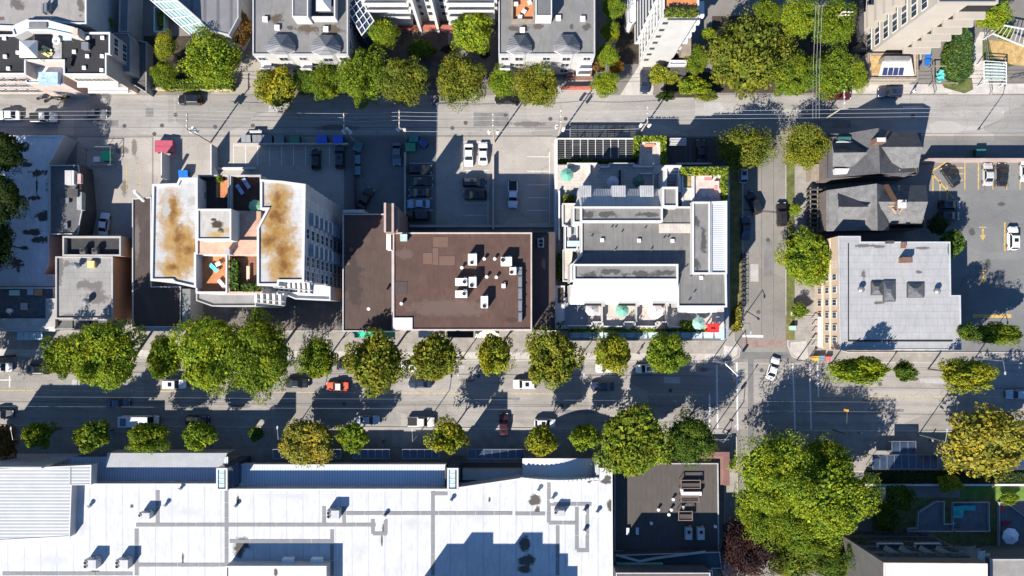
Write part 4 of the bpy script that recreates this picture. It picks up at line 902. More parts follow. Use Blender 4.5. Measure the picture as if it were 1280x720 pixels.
# ---- boundary wall and parking court
solid('boundary_wall','tall white wall between the concrete lot and the condo','wall',MB().pbox(693.5,173,697,330,0,3.4).pbox(693.5,330,697,413,0,3.9),m_capw)
tt = thing('carport','black slatted carport with white beams beside the boundary wall','carport',W(744,186,0))
f = MB()
for i in range(11): f.pbox(698,174+i*2.3,792,174.9+i*2.3,3.35,3.5,True)
f.build('slat_roof', m_framed, tt)
f = MB(); f.pbox(697,172.4,792,174,3.5,3.75,True)
for i in range(9): f.pbox(706+i*9.5,174,706.8+i*9.5,197,3.52,3.62,True)
f.build('beam', m_capw, tt)
for u in (699,722,745,768,790):
    f = MB(); q = W(u,174.5,3.4); f.wbox((q.x,q.y,1.67),(.2,.2,3.34)); f.build('post', m_framed, tt); f = MB(); q = W(u,198,3.4); f.wbox((q.x,q.y,1.67),(.2,.2,3.34)); f.build('post', m_framed, tt)
struct('court_paving', MB().pbox(697,172,911,206,0,.02), M('court_dark',(.05,.052,.055)))
tt = thing('porch','white porch roof framed by the U shaped hedge','porch',W(812,188,0))
vol(tt,[(799.5,177),(825.5,177),(825.5,206),(799.5,206)],3.6,0,m_tile,m_wallw,(.25,.4),m_capw)
tt = thing('carport','dark carport with a white slatted front over the condo parking court','carport',W(865,190,0))
f = MB(); 
for i in range(5): f.pbox(837,172.5+i*2,858,173.6+i*2,3.1,3.25,True)
f.build('slat_roof', m_capw, tt); f = MB()
for u in (845,857,863,886): f.pbox(u,175,u+.6,204,3.0,3.1,True)
f.build('beam', m_framed, tt); f = MB(); f.pbox(845,203.4,890,205.4,0,3.0); f.build('rear_wall', m_conc, tt)
for u in (838,857): f = MB(); q = W(u,174,3); f.wbox((q.x,q.y,1.5),(.2,.2,3)); f.build('post', m_framed, tt)
# ================================================================ pale grey roofed building (east)
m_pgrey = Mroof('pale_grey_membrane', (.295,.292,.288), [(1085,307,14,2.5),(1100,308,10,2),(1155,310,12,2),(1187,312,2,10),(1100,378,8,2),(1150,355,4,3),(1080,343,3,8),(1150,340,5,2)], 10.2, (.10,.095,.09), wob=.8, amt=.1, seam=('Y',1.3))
t = bld('corner_building', 'pale grey flat roofed building with cream west facade and skylights', 'apartment building', [(1048,295),(1076,295),(1076,302),(1188,302),(1189,369),(1201,369),(1202,437.5),(1050,437.5)], 10.2, m_pgrey, M('cream_render',(.40,.30,.215),.06,.5,.05), (.18,.12), M('pale_cap',(.36,.37,.38)))
part_box(t,'roof_gutter',1060,304,1061.2,426,10.08,10.13,m_black); part_box(t,'roof_gutter',1060,425,1191,427,10.08,10.14,m_black)
for (u0,v0,u1,v1) in ((1089,352,1103,369),(1104,351,1119,377),(1134,354,1155,372)):
    f = MB(); a = PX([(u0,v0),(u1,v0),(u1,v1),(u0,v1)],10.3); um,vm=(u0+u1)/2,(v0+v1)/2; b = PX([(um-2.5,vm-2.5),(um+2.5,vm-2.5),(um+2.5,vm+2.5),(um-2.5,vm+2.5)],11.3)
    for i in range(4): j=(i+1)%4; f.face([a[i],a[j],b[j],b[i]])
    f.face(b); s_ = f.build('skylight', M('skylight_dark_glass',(.10,.105,.11),.3,1.2,0,.2), t); MB().ring(a,.12,10.0,10.42).build('frame', m_capd, s_)
part_box(t,'chimney',1129,321.5,1141,328,10,11.6,m_brick); part_box(t,'chimney',1109,301,1118,304,10,10.9,m_walld); part_box(t,'vent_box',1128,302.5,1133,310,10,10.7,m_brick)
A, B = W(1049,295,10.2), W(1050,437.5,10.2)
winrow(t, Vector((A.x,A.y-1)), Vector((A.x,B.y)), (2.2,5.4,8.4), 8, 1.25, 1.7, m_capw, m_win, .5)
for z in (3.6,6.9): f = MB(); f.wbox((A.x-.12,(A.y+B.y)/2,z),(.24,abs(A.y-B.y)-.1,.25)); f.build('cornice', M('cream_cornice',(.60,.46,.34)), t)
f = MB(); f.wbox((A.x-.4,B.y+3.2,3.1),(.8,6.0,.2)); 
for k in range(5): f.wbox((A.x-.72,B.y+.5+k*1.35,1.5),(.12,.12,3.0))
f.build('porch', m_capw, t)
winrow(t, Vector((A.x,B.y)), Vector((W(1202,437.5,10.2).x,B.y)), (2,5.2,8.2), 9, 1.3, 1.6, m_capw, m_win, 1)
# ================================================================ shingled houses
m_sh1 = M('dark_shaded_shingles', (.075,.074,.076), .22, .9, .3, .9); m_sh2 = M('sun_side_shingles', (.125,.123,.12), .22, .9, .3, .9)  # lighter tone paints sun on facing slopes, dark tone shade on the others
def house(label, P, eave, pts3, walls):
    xy = PX(walls, eave); c = sum((Vector((p.x,p.y,0)) for p in xy), Vector())/len(xy); t = thing('house', label, 'house', c)
    MB().sides(inset(ccw([tuple(p[:2]) for p in xy]), .5), 0, eave).build('wall', M('house_wall',(.12,.10,.09)), t); return t
def roofface(t, pts, mat, name='roof'): return MB().face([W(u,v,h) for u,v,h in pts]).build(name, mat, t)
t = house('dark shingled house with cross gables, north of the pair', 0, 6.2, 0, [(1031,168),(1148,166),(1150,221),(1031,226)])
roofface(t,[(1060,166.5,6),(1098,160,9.2),(1100,217,9.2),(1032,223,6)],m_sh1); roofface(t,[(1098,160,9.2),(1114,164.5,6),(1152,166,5.5),(1148,215,5.5),(1130,221.5,6),(1100,217,9.2)],m_sh1)
roofface(t,[(1032,223,6),(1060,166.5,6),(1030,167,5.5)],m_sh1)
roofface(t,[(1041,180,8.2),(1084,190.5,9.0),(1068,179,7)],m_sh1,'gable'); roofface(t,[(1042,191,9.0),(1085,190.5,9.05),(1066,208.5,7.2),(1041,208.5,7.0)],m_sh2,'gable'); roofface(t,[(1042,191,9.0),(1085,190.5,9.05),(1066,179,7.2),(1040,179,7.0)],m_sh1,'gable'); roofface(t,[(1042,191,8.9),(1041,208.5,6.9),(1040.5,190,4),(1040,179,6.9)],m_capw,'gable_end')
roofface(t,[(1102,183.6,9.3),(1153,183.4,9.3),(1146,165,6.9),(1116,165,6.9)],m_sh1,'gable'); roofface(t,[(1102,183.8,9.3),(1153,183.6,9.3),(1148,209.5,6.9),(1120,211,6.9)],m_sh2,'gable'); roofface(t,[(1153,183.5,9.2),(1148,209.5,6.8),(1146,190,4),(1146,165,6.8)],m_capw,'gable_end')
part_box(t,'chimney',1096,171.5,1108,178,5,10.6,m_brick); part_box(t,'chimney_cap',1096.5,172,1107,177,10.6,10.7,m_capw)
part_box(t,'dormer',1044,210.5,1063,217.5,4,7.2,m_capw); part_box(t,'porch_deck',1014,205,1031,225,0,2.6,m_wood); part_box(t,'vent',1119,212,1125,215,6.2,7.2,m_ac); part_box(t,'teal_deck',1048,171,1064,176.5,3,6.9,M('teal_deck',(.03,.10,.09)))
part_box(t,'white_ledge',1046,176.8,1066,178,3,7,m_capw)
t = house('grey shingled house with a tall brick chimney, south of the pair', 0, 6.2, 0, [(1032,234),(1158,232),(1158,288),(1032,290)])
roofface(t,[(1033,238,6),(1096,229.5,9.2),(1097,288,9.2),(1080,288,6.6),(1033,289,6)],m_sh2); roofface(t,[(1096,229.5,9.2),(1107,232,7),(1112,288,7),(1097,288,9.2)],m_sh1)
roofface(t,[(1048,258.5,8.9),(1087,258.5,9.1),(1047,240,6.6)],m_sh1,'gable'); roofface(t,[(1052,258.7,8.9),(1087,258.6,9.1),(1068,274,7.1),(1047,276,6.7)],m_sh2,'gable'); roofface(t,[(1052,258.6,8.8),(1047,276,6.6),(1046,258,4),(1045.5,246,6.4)],m_capw,'gable_end')
roofface(t,[(1098,252,9.3),(1160,252,9.3),(1158,231.5,6.8),(1106,231.5,6.8)],m_sh1,'gable'); roofface(t,[(1098,252.2,9.3),(1160,252.2,9.3),(1152,280.5,6.6),(1109,280.5,6.6)],m_sh2,'gable'); roofface(t,[(1160,252.1,9.2),(1152,280.5,6.5),(1152,255,4),(1156,231.5,6.7)],m_wallg,'gable_end')
c0 = W(1121,257,8.6); f = MB(); f.wbox((c0.x,c0.y,9.0),(1.3,1.3,2.4)); f.build('chimney', m_brick, t)
f = MB(); f.wbox((c0.x,c0.y,10.3),(1.5,1.5,.25)); f.tube((c0.x,c0.y,10.4),(c0.x,c0.y,10.9),.3); f.build('chimney_cap', M('pale_mortar',(.5,.45,.4)), t)
for i in range(6):
    a = i*1.05; f = MB(); q = W(1121+8*math.cos(a),258+7*math.sin(a),8.8); f.wbox((q.x,q.y,9.0),(1.1,.25,.12),a); f.build('scaffold_board', M('raw_plank',(.42,.28,.16)), t)
f = MB(); a,b = W(1107,230.5,7.4),W(1119,252,9.6); d=(b-a).normalized(); n_=Vector((d.y,-d.x,0)).normalized()*.55; f.face([a-n_,b-n_,b+n_,a+n_]); f.face([a-n_-Vector((0,0,.1)),b-n_-Vector((0,0,.1)),b-n_,a-n_]); f.build('roof_plank', M('brown_plank',(.16,.085,.05),.2,2), t)
# terrace railings west of the houses
tt = thing('porch_stair','dark timber porch stairs in front of the two shingled houses','stairs',W(1022,262,0))
for k in range(9):
    f = MB(); f.pbox(1013,236+k*6,1032,237.4+k*6,.5,2.6,True); f.build('rail', m_framed, tt)
for u in (1013,1022,1031): f = MB(); f.pbox(u,234,u+.8,290,2.3,2.6,True); f.build('rail', m_wood, tt)
# ================================================================ big white roofed store (south)
SHH = 7.6
st_bl = [(299,685,9,14),(304,680,8,10),(480,662,3,8),(477,676,2,8),(656,682,8,16),(658,700,12,10),(655,712,10,6),(198,594,4,3),(118,716,7,4),(668,625,8,8),(672,638,4,6),(760,598,5,4),(758,602,8,4),(764,632,5,9),(612,625,2,4),(228,700,1.5,12),(297,625,2,6),(164,633,3,3)]
m_store = Mroof('white_store_membrane', (.445,.448,.455), st_bl, SHH, (.075,.065,.055), amt=.10, wob=.55, seam=('X',3.1), extra=(([(90,660,30,14),(230,640,40,10),(360,620,60,6),(520,655,30,12),(600,640,20,16),(720,680,14,24),(60,700,40,8),(450,690,12,20)],(.37,.372,.375),.7,.5,.9),))
t = bld('store_building', 'huge white flat roofed store along the south side of the main street', 'store', [(86,604.5),(277,604.5),(280,611),(560,611),(648,598),(747,601),(748,585),(765.5,585),(767,900),(-300,900),(-300,604.5)], SHH, m_store, m_wallg, (.2,.15), m_capw)
m_pad = M('walkway_pads', (.17,.17,.17), .1, .8, .06)
def pads(u0,v0,u1,v1,n):
    f = MB()
    for i in range(n):
        if abs(u1-u0) > abs(v1-v0):
            a = u0+(u1-u0)*i/n; b = u0+(u1-u0)*(i+1)/n-.7; f.pbox(a,v0-2.3,b,v0+2.3,SHH-.16,SHH-.11)
        else:
            a = v0+(v1-v0)*i/n; b = v0+(v1-v0)*(i+1)/n-.7; f.pbox(u0-2.3,a,u0+2.3,b,SHH-.16,SHH-.115)
    return f.build('walkway_pad', m_pad, t)
for a in ((3,717,166,717,7),(170,656,320,656,6),(320,656,470,656,6),(170,706,300,706,5),(170.5,661,170.5,720,3),(197,613,197,654,2),(283,610,283,704,5),(287,676.5,415,676.5,5),(433,641.5,790-149,641.5,9),(541,614,541,720,4),(540,617,560,617,1),(644,642,682,642,2),(686,596,686,654,4),(686,653.5,722,653.5,2),(684,630,740,630,3),(697,657,697,720,3),(721,634,721,688,3),(734,632,734,688,3),(721,688,737,688,1),(405,633,405,658,2),(430,633,430,658,2),(415,662,415,720,3),(466,649,466,668,1),(482,649,482,668,1),(466,667,484,667,1)): pads(*a)
# grey corrugated roof at the west end
m_corr = Mrib('pale_corrugated_roof', (.35,.36,.37), 'Y', .62, .4, .08)
xy = PX([(-76,590),(114.5,581),(114,606),(90,606.5),(87.5,671),(-76,680)],9.2)
MB().sides(xy, SHH-.2, 9.2).build('raised_wall', m_wallg, t); part_box(t,'sign_parapet',-73,583.6,52,585.6,0,12.4,m_wallg); MB().cap(xy, 9.2).build('raised_roof', m_corr, t)
MB().ring(xy,.18,9.15,9.28).build('roof_trim', m_capw, t); part_box(t,'roof_trim',86.6,583,88.2,606,9.22,9.3,m_capg)
# recessed canopy, first bay
m_can = M('pale_canopy_metal', (.39,.39,.385), .08, .6); m_ribc = Mrib('blue_white_canopy', (.48,.54,.62), 'X', .5, .3, .04)
roofface(t,[(60,571,4.6),(285,571,4.6),(285,610,5.0),(60,610,5.0)],m_ribc,'canopy_roof')
MB().face(PX([(134,566.5),(284,566.5)],6.6)+PX([(277,584),(132,584)],7.2)).build('canopy_roof', m_can, t)
MB().pbox(134,566.3,284,567.2,3.0,6.6,True).build('canopy_beam', m_capg, t)
# second bay
roofface(t,[(298,581.5,4.9),(557,581.5,4.9),(557,612,5.2),(298,612,5.2)],m_ribc,'canopy_roof'); part_box(t,'canopy_edge',297,580.5,558,582.2,3.6,5.15,m_capw); part_box(t,'canopy_edge',556,583,558,611,3,6.2,m_capd)
# arched bay at the east
f = MB(); n = 18
for i in range(n):
    s0,s1 = i/n,(i+1)/n; ar = lambda s: 5.2+2.3*math.sin(math.pi*s)
    u0,u1 = 653+92*s0, 653+92*s1; f.face(PX([(u0,573)],ar(s0))+PX([(u1,573)],ar(s1))+PX([(u1,599)],5.6+2*math.sin(math.pi*s1))+PX([(u0,599)],5.6+2*math.sin(math.pi*s0)))
f.build('arched_canopy', m_capw, t)
f = MB()
for i in range(n):
    s0,s1 = i/n,(i+1)/n; u0,u1 = 650+97*s0, 650+97*s1; f.prism([p for p in PX([(u0,597),(u1,597),(u1,600),(u0,600)],8)],SHH-.2,SHH+.2+2.2*math.sin(math.pi*(s0+s1)/2))
f.build('arched_parapet', m_capw, t)
part_box(t,'corner_pier',744,575,748,598,2,7.6,m_wallg); part_box(t,'canopy_floor',578,588,652,600,2,4.4,m_wallg)
# street facade: dark shopfront windows in shade
A, B = W(-80,604,SHH), W(760,598,SHH)
winrow(t, (B.x,A.y+.02), (A.x,A.y+.02), (2.0,), 34, 2.6, 2.2, m_framed, m_blueglass, 2)
# glazed entrance towers
for u in (276.5,565):
    tt = t
    f = MB(); a,b,c,d = PX([(u-6,585),(u+8,585),(u+8,613),(u-6,613)],11.4); MB().sides([a,b,c,d],0,11.2).build('tower_glass_wall', m_blueglass, t)
    MB().ring([a,b,c,d],.3,11.1,11.5).build('tower_frame', m_capw, t); part_box(t,'tower_roof',u-4.5,587,u+4,611.5,11,11.3,m_pale)
    g = MB()
    for k in range(3): g.pbox(u-4.5,592+k*6.5,u+4,592.8+k*6.5,11.3,11.36)
    for z in (4,6,8,10): g.ring([a,b,c,d],-.08 if False else .05,z,z+.15)
    g.build('tower_mullion', m_frame, t)
    part_box(t,'tower_grille',u+4.6,587,u+7.2,612,11,11.35,m_framed)
# raised roof at the bottom
vol(t,[(282,707.5),(408,707.5),(408,900),(282,900)],10.4,SHH-.2,Mroof('raised_white_membrane',(.45,.452,.458),[(345,714,3,6)],10,(.08,.06,.05),amt=.04),m_wallg,(.25,.2),m_capw,'raised_wall','raised_roof')
for u in (352,388): part_box(t,'roof_ladder_box',u,699,u+14,707,SHH-.1,9,m_ac)
# stepped neighbour just south of the frame (its shade falls on the white roof)
t = thing('stepped_building', 'tall stepped building just beyond the south edge of the photo', 'building', Vector((-10,-66,0)))
qx = lambda u: (u-640)*.151
MB().prism([(qx(494),-80),(qx(635),-80),(qx(635),-56.2),(qx(494),-56.2)],0,20).build('tower_block', m_wallg, t)
for a,b,z in ((514.5,541.5,22),(578.5,603.5,22)): MB().prism([(qx(a),-62),(qx(b),-62),(qx(b),-56.25),(qx(a),-56.25)],20,z).build('penthouse', m_wallg, t)
for a,b,z in ((635,654,18.35),(654,677,16.2)): MB().prism([(qx(a),-80),(qx(b),-80),(qx(b),-56.2),(qx(a),-56.2)],0,z).build('step', m_wallg, t)
# ================================================================ corner shop, dark flat roof
m_dk = Mroof('charcoal_grey_roofing', (.075,.066,.060), [(845,640,18,6),(880,645,8,6)], 3.3, (.07,.062,.058), seam=('X',1.0), amt=.1)
t = bld('corner_shop', 'flat charcoal roofed corner shop with a pinkish canopy corner', 'shop', [(768,579),(898,579),(899,690),(768,690)], 3.3, m_dk, m_brick, (.2,.25), m_capg)
f = MB(); f.pbox(872,565,912,570,2.6,2.9,True); f.pbox(905,570,912,607,2.6,2.9,True); f.build('canopy', M('pink_brown_canopy',(.17,.085,.075)), t)
f = MB(); f.pbox(876,570.2,905,574,2.3,2.6,True); f.pbox(900,574,904.8,606,2.3,2.6,True); f.build('canopy_roof', M('brown_canopy_roof',(.19,.11,.09)), t)
for u,mm in ((783,m_win),(795,m_win)): part_box(t,'skylight',u,660,u+3.6,668.5,3.0,3.6,M('pale_skylight',(.45,.5,.55)))
t = bld('rear_building', 'dark roofed building with a white edge behind the corner shop', 'building', [(770,712),(891,713),(892,900),(770,900)], 7.5, M('dark_brown_roof',(.09,.07,.06)), m_walld, (.2,.3), m_capw)
vol(t,[(768,694),(900,690),(902,711),(768,711)],5.5,0,M('dark_teal_roof',(.03,.055,.06)),m_walld,(.15,.2),m_capg,'annexe_wall','annexe_roof')
part_box(t,'green_ridge',771,705,829,709.5,5.5,6.6,M('green_ridge',(.12,.24,.21)))
for a,b in (((770,694),(800,702)),((800,702),(820,698)),((820,698),(882,690))):
    p,q=W(*a,5.9),W(*b,5.9); c=(p+q)/2; f=MB(); f.wbox((c.x,c.y,5.75),((q-p).length,.35,.4),math.atan2((q-p).y,(q-p).x)); f.build('pale_flashing', m_capg, t)
# shade wall south of the corner shop (upper block)
vol(t,[(770,716),(888,716),(888,900),(770,900)],11.0,7,M('dark_brown_roof2',(.10,.08,.07)),m_walld,(.2,.2),m_capg,'upper_wall','upper_roof')
# ================================================================ shaded gardens (south-east)
t = bld('flat_roofed_house', 'white flat roofed house at the bottom edge behind the shaded patios', 'house', [(1105,703.5),(1234.5,704.5),(1236,860),(1105,860)], 18, m_capw, M('dark_house_wall',(.085,.08,.075)), (.2,.2), M('pink_cap',(.6,.42,.35)))  # walls of this house share one even dark tone
vol(t,[(1238,699),(1400,699),(1400,860),(1238,860)],8,0,M('house_ledge',(.2,.19,.18)),MATS['dark_house_wall'],(.2,.3),m_capg,'lower_wall','lower_roof')
vol(t,[(1060,690),(1090,697),(1100,760),(1060,760)],3,0,M('pale_ramp',(.30,.28,.25)),m_wallg,None,None,'ramp_wall','ramp')
for u in (1098,1145): 
    f = MB(); f.pbox(u,680,u+32,692,9.5,9.7,True); b = f.build('balcony', M('balcony_floor',(.12,.12,.13)), t); MB().ring(PX([(u,680),(u+32,680),(u+32,692),(u,692)],10.5),.08,9.7,10.5).build('railing', m_capg, b)
winrow(t, (W(1235,703.5,18).x,W(1235,703.5,18).y), (W(1105,703.5,18).x,W(1105,703.5,18).y), (2,5,8,11,14.2), 8, 1.8, 1.8, m_framed, m_win, .8)
for i,u in enumerate((1116,1135,1160,1181)):
    f = MB(); a = W(u,692,12.5); f.wbox((a.x,a.y+.3,12.6),(3.6,.9,.15),-.5); f.build('awning_fin', M('tan_fin',(.30,.24,.18)), t)
for k in range(4):
    c = W(1213+k*7,692+k*3,7.2); f = MB()
    for i in range(12):
        a0,a1 = i*math.pi/12, (i+1)*math.pi/12; r=2.1-.1*k
        f.face([(c.x+r*math.cos(a0),c.y-1.2,5+r*.9*math.sin(a0)),(c.x+r*math.cos(a1),c.y-1.2,5+r*.9*math.sin(a1)),(c.x+r*math.cos(a1),c.y+1.2,5+r*.9*math.sin(a1)),(c.x+r*math.cos(a0),c.y+1.2,5+r*.9*math.sin(a0))])
    f.build('arched_awning', M('khaki_awning',(.16,.15,.11)) if k<2 else M('pale_arched_awning',(.33,.33,.29)), t)
m_patio = Mslab('slate_patio', (.13,.14,.155), .6, .6, .08, .7)
def patio(name, pts, label):
    xy = PX(pts,.2); o = struct('patio', MB().prism(inset(ccw([tuple(p[:2]) for p in xy]),.1),0,.16), m_patio)
    solid('patio_wall', label, 'low wall', MB().ring(xy,.14,0,.7), m_capg)
patio('patio',[(1146,640),(1168,626),(1179,626),(1179,654),(1190,654),(1190,664),(1133,664),(1133,660),(1145,659)],'low wall round the westernmost shaded patio')
patio('patio',[(1189,627),(1235,627),(1235,654),(1236,664),(1192,664),(1192,654),(1189,654)],'low wall round the middle shaded patio with turquoise cover')
patio('patio',[(1247,627),(1255,627),(1282,646),(1330,646),(1330,686),(1247,686)],'low wall round the eastern patio with a white umbrella')
solid('garden_wall','long white garden wall between the hedge and the lawn','wall',MB().pbox(1080,605,1300,607.5,0,1.6).pbox(1105,607.5,1107.5,632,0,1.6),m_capw)
# glass shelters on the south sidewalk
def shelter(label, u0,v0,u1,v1,h):
    c = W((u0+u1)/2,(v0+v1)/2,0); tt = thing('glass_shelter', label, 'shelter', c)
    f = MB(); f.pbox(u0,v0,u1,v1,h-.06,h,True); f.build('glass_roof', m_blueglass, tt)
    f = MB(); n = max(2,int((u1-u0)/9))
    for i in range(n+1): u=u0+(u1-u0)*i/n; f.pbox(u-.3,v0,u+.3,v1,h+.002,h+.07)
    f.pbox(u0,v0-.6,u1,v0,h-.1,h+.08,True); f.pbox(u0,v1,u1,v1+.6,h-.1,h+.08,True); f.build('frame', m_steel, tt)
    for u in (u0+1,u1-1):
        for v in (v0+1,v1-1): q=W(u,v,h); g=MB(); g.tube((q.x,q.y,0),(q.x,q.y,h-.07),.06); g.build('post', m_steel, tt)
shelter('glass roofed bus shelter near the yellow autumn tree',1115,552,1145,567,2.6)
shelter('long blue glass storefront canopy with three bays',1091,569,1172,586,3.0)
shelter('blue glass storefront canopy under the golden tree',1216,572,1300,586,3.0)
for i,u in enumerate((341,442,503,585)): shelter(('westernmost glass canopy over the shaded store sidewalk','glass canopy right of the yellow autumn tree over the store sidewalk','glass canopy left of the second entrance tower over the store sidewalk','glass canopy by the dark red car over the store sidewalk')[i],u,562,u+(85,45,46,70)[i],573,3.0)
# ================================================================ north-west corner building
m_nw = Mroof('black_roofing', (.028,.0275,.029), [(15,85,14,10)], 10.6, (.022,.022,.023), amt=.12)
m_pinkf = M('pinkish_facade', (.40,.33,.29), .1, .5)
t = bld('apartment_building', 'black roofed apartment building with white edges at the top left corner', 'apartment building', [(-80,43),(16,43),(16,40),(98,40),(137.5,40),(137.5,68),(133,68),(133,93.5),(79,93.5),(79,76),(32,76),(32,93),(-80,93)], 10.6, m_nw, m_pinkf, (.28,.35), m_capw)
vol(t,[(14,35),(34,25),(60,25),(100,36),(98,46),(60,38),(34,38),(18,46)],12.2,9,M('pale_green_roof',(.42,.52,.48)),m_wallw,(.3,.2),m_capw,'upper_wall','upper_roof')
part_box(t,'upper_deck',36,27.5,58,34,12.0,12.3,M('stair_roof_grey',(.14,.14,.14))); part_box(t,'chimney',90.5,35,97,44,10,12.6,m_wallb)
part_box(t,'dark_deck',40,42,78,75,10.28,10.33,M('dark_deck',(.055,.05,.05),.3,.8)); part_box(t,'grey_deck',66,42,77,75,10.33,10.38,M('pale_gravel_deck',(.3,.29,.28),.3,1))
vol(t,[(32,76.5),(79,76.5),(79,104),(32,104)],8,0,M('white_terrace',(.62,.62,.62)),m_pinkf,(.2,.3),m_capw,'terrace_wall','terrace_floor')
part_box(t,'glass_atrium',48,90,72,104.5,8,9,M('pale_blue_glass',(.30,.42,.55),.4,1.5,0,.15))
A,B = W(-80,93.5,10.6), W(137.5,93.5,10.6)
winrow(t,(A.x,A.y),(W(30,93,10.6).x,A.y),(1.9,5,8.2),7,1.7,1.7,m_capw,m_win,.6); winrow(t,(W(80,93,10.6).x,A.y),(W(133,93,10.6).x,A.y),(1.9,5,8.2),4,1.7,1.7,m_capw,m_win,.6)
E = W(137.5,68,10.6); E2 = W(137.5,40,10.6); winrow(t,(E.x,E.y),(E2.x,E2.y),(3,6,8.8),2,1.6,1.5,m_frame,m_win,.4)
for z in (3.4,6.7): f=MB(); a=W(80,93.5,10.6); b=W(133,93.5,10.6); f.wbox(((a.x+b.x)/2,a.y-.5,z),(b.x-a.x,1.0,.2)); f.build('balcony', m_capw, t)
t = bld('rear_building', 'grey gravel roofed building behind the black roofed apartments', 'apartment building', [(-80,-40),(108,-40),(108,30),(92,30),(60,26),(34,26),(16,34),(-80,30)], 11.5, Mroof('brown_grey_gravel',(.24,.225,.21),[(20,4,12,8),(100,6,6,12),(0,22,6,4)],11.5,(.10,.085,.075),wob=.8), m_wallg,(.3,.35),m_capw)
for a in ((52,4,54,16,.9),(55,3,58,14,1.4),(60,2,62,12,.9)): part_box(t,'vent_duct',*a[:4],11,11.2+a[4],m_steel)
vol(t,[(150,-40),(162,-40),(160,40),(148,40)],5,0,M('alley_ramp_roof',(.16,.15,.14)),m_conc,(.2,.4),m_conc,'annexe_wall','annexe_roof')
t = bld('alley_wall_building', 'narrow grey building with a dark side wall beside the alley mouth', 'building', [(141,41),(160,41),(163,48),(163,90),(141,90)], 5.4, M('grey_roof_plain',(.19,.185,.18)), m_conc,(.15,.3),m_conc)
vol(t,[(163,48),(183,52),(183,116),(163,104)],2.6,0,M('ramp_asphalt',(.095,.09,.085)),m_conc,(.15,.5),m_conc,'ramp_wall','ramp')
# ================================================================ slanted glass building
t = thing('glass_building','slanted glass roofed building with grey ribbed roof at the top','building',W(235,10,0))
G4 = [(188,-2),(210,-2),(261,36),(236,40)]
MB().face(PX([(180,-8),(212,-8)],11.5)+PX([(262,36),(238,43)],6.0)).build('glass_roof', M('pale_green_glass',(.25,.36,.34),.12,.8,.08,.15,.5), t)
f = MB()
for k in range(1,5):
    s = k/5; a = W(180,-8,11.5).lerp(W(238,43,6),s); b = W(212,-8,11.5).lerp(W(262,36,6),s); c=(a+b)/2+Vector((0,0,.08)); d=b-a; f.tube(a+Vector((0,0,.06)),b+Vector((0,0,.06)),.12,n=5)
for k in range(0,7):
    s=k/6; a = W(180,-8,11.5).lerp(W(212,-8,11.5),s); b = W(238,43,6).lerp(W(262,36,6),s); f.tube(a+Vector((0,0,.05)),b+Vector((0,0,.05)),.05 if 0<k<6 else .16,n=5)
f.build('mullion', m_capw, t)
MB().sides(PX([(180,-8),(212,-8),(262,36),(238,43)],6),0,5.9).build('glass_wall', m_blueglass, t)
vol(t,[(214,-40),(298,-40),(298,22),(286,44),(262,38),(214,-6)],7.5,0,Mrib('grey_seam_roof',(.17,.165,.17),'X',2.5,.6,.1),m_wallg,(.2,.2),m_capg)
solid('planter_frame','mint green planter frame beside the slanted glass building','planter',MB().ring(PX([(192,8),(206,8),(206,40),(192,40)],1.6),.25,0,1.6),M('mint_frame',(.35,.5,.46)))
hedge(rect(199,13,205,32),0,1.5,'bright','thin hedge in the mint green planter frame')
solid('retaining_wall','low cream wall in front of the clipped alley hedge','wall',MB().pbox(190,109,250,111.5,0,1.0).pbox(250,110,288,112,0,1.3),m_wallb)
# ================================================================ townhouse blocks (north)
m_th = Mroof('townhouse_roofing', (.165,.16,.153), [(345,22,9,6),(362,34,7,4),(385,36,13,7),(415,36,14,8),(350,58,12,6)], 10, (.075,.06,.045), wob=.9, amt=.15)
m_th2 = Mroof('townhouse_roofing_east', (.16,.157,.15), [(650,36,12,6),(672,32,8,4),(733,33,8,4),(715,33,3,4),(640,55,6,8)], 10, (.075,.065,.055), wob=.9, amt=.14)
m_slope = Mrib('bay_roof_seams', (.17,.172,.18), 'Y', .5, .5, .1)
def bay(t, u0, u1, v0, v1):
    um = (u0+u1)/2; w = (u1-u0)/2
    P = [(u0,v1-3),(um-w*.45,v1+2),(um+w*.45,v1+2),(u1,v1-3),(u1,v0+12),(um+w*.5,v0),(um-w*.5,v0),(u0,v0+12)]
    xy = PX(P,10.4); pk = W(um,(v0+v1)/2+2,12.4); pk2 = W(um,v0+5,11.9)
    MB().sides(xy,0,10.4).build('bay_wall', m_wallw, t); f = MB(); z = ccw([tuple(p) for p in xy])
    for i in range(8): f.face([z[i],z[(i+1)%8],tuple(pk)])
    f.build('bay_roof', m_slope, t)
    A = W(um-w*.45,v1+2,10.4); B = W(um+w*.45,v1+2,10.4); winrow(t,(A.x,A.y),(B.x,B.y),(2.3,5.3,8.3),1,min(2.4,(B.x-A.x)-.5),1.8,m_capw,m_win,.2)
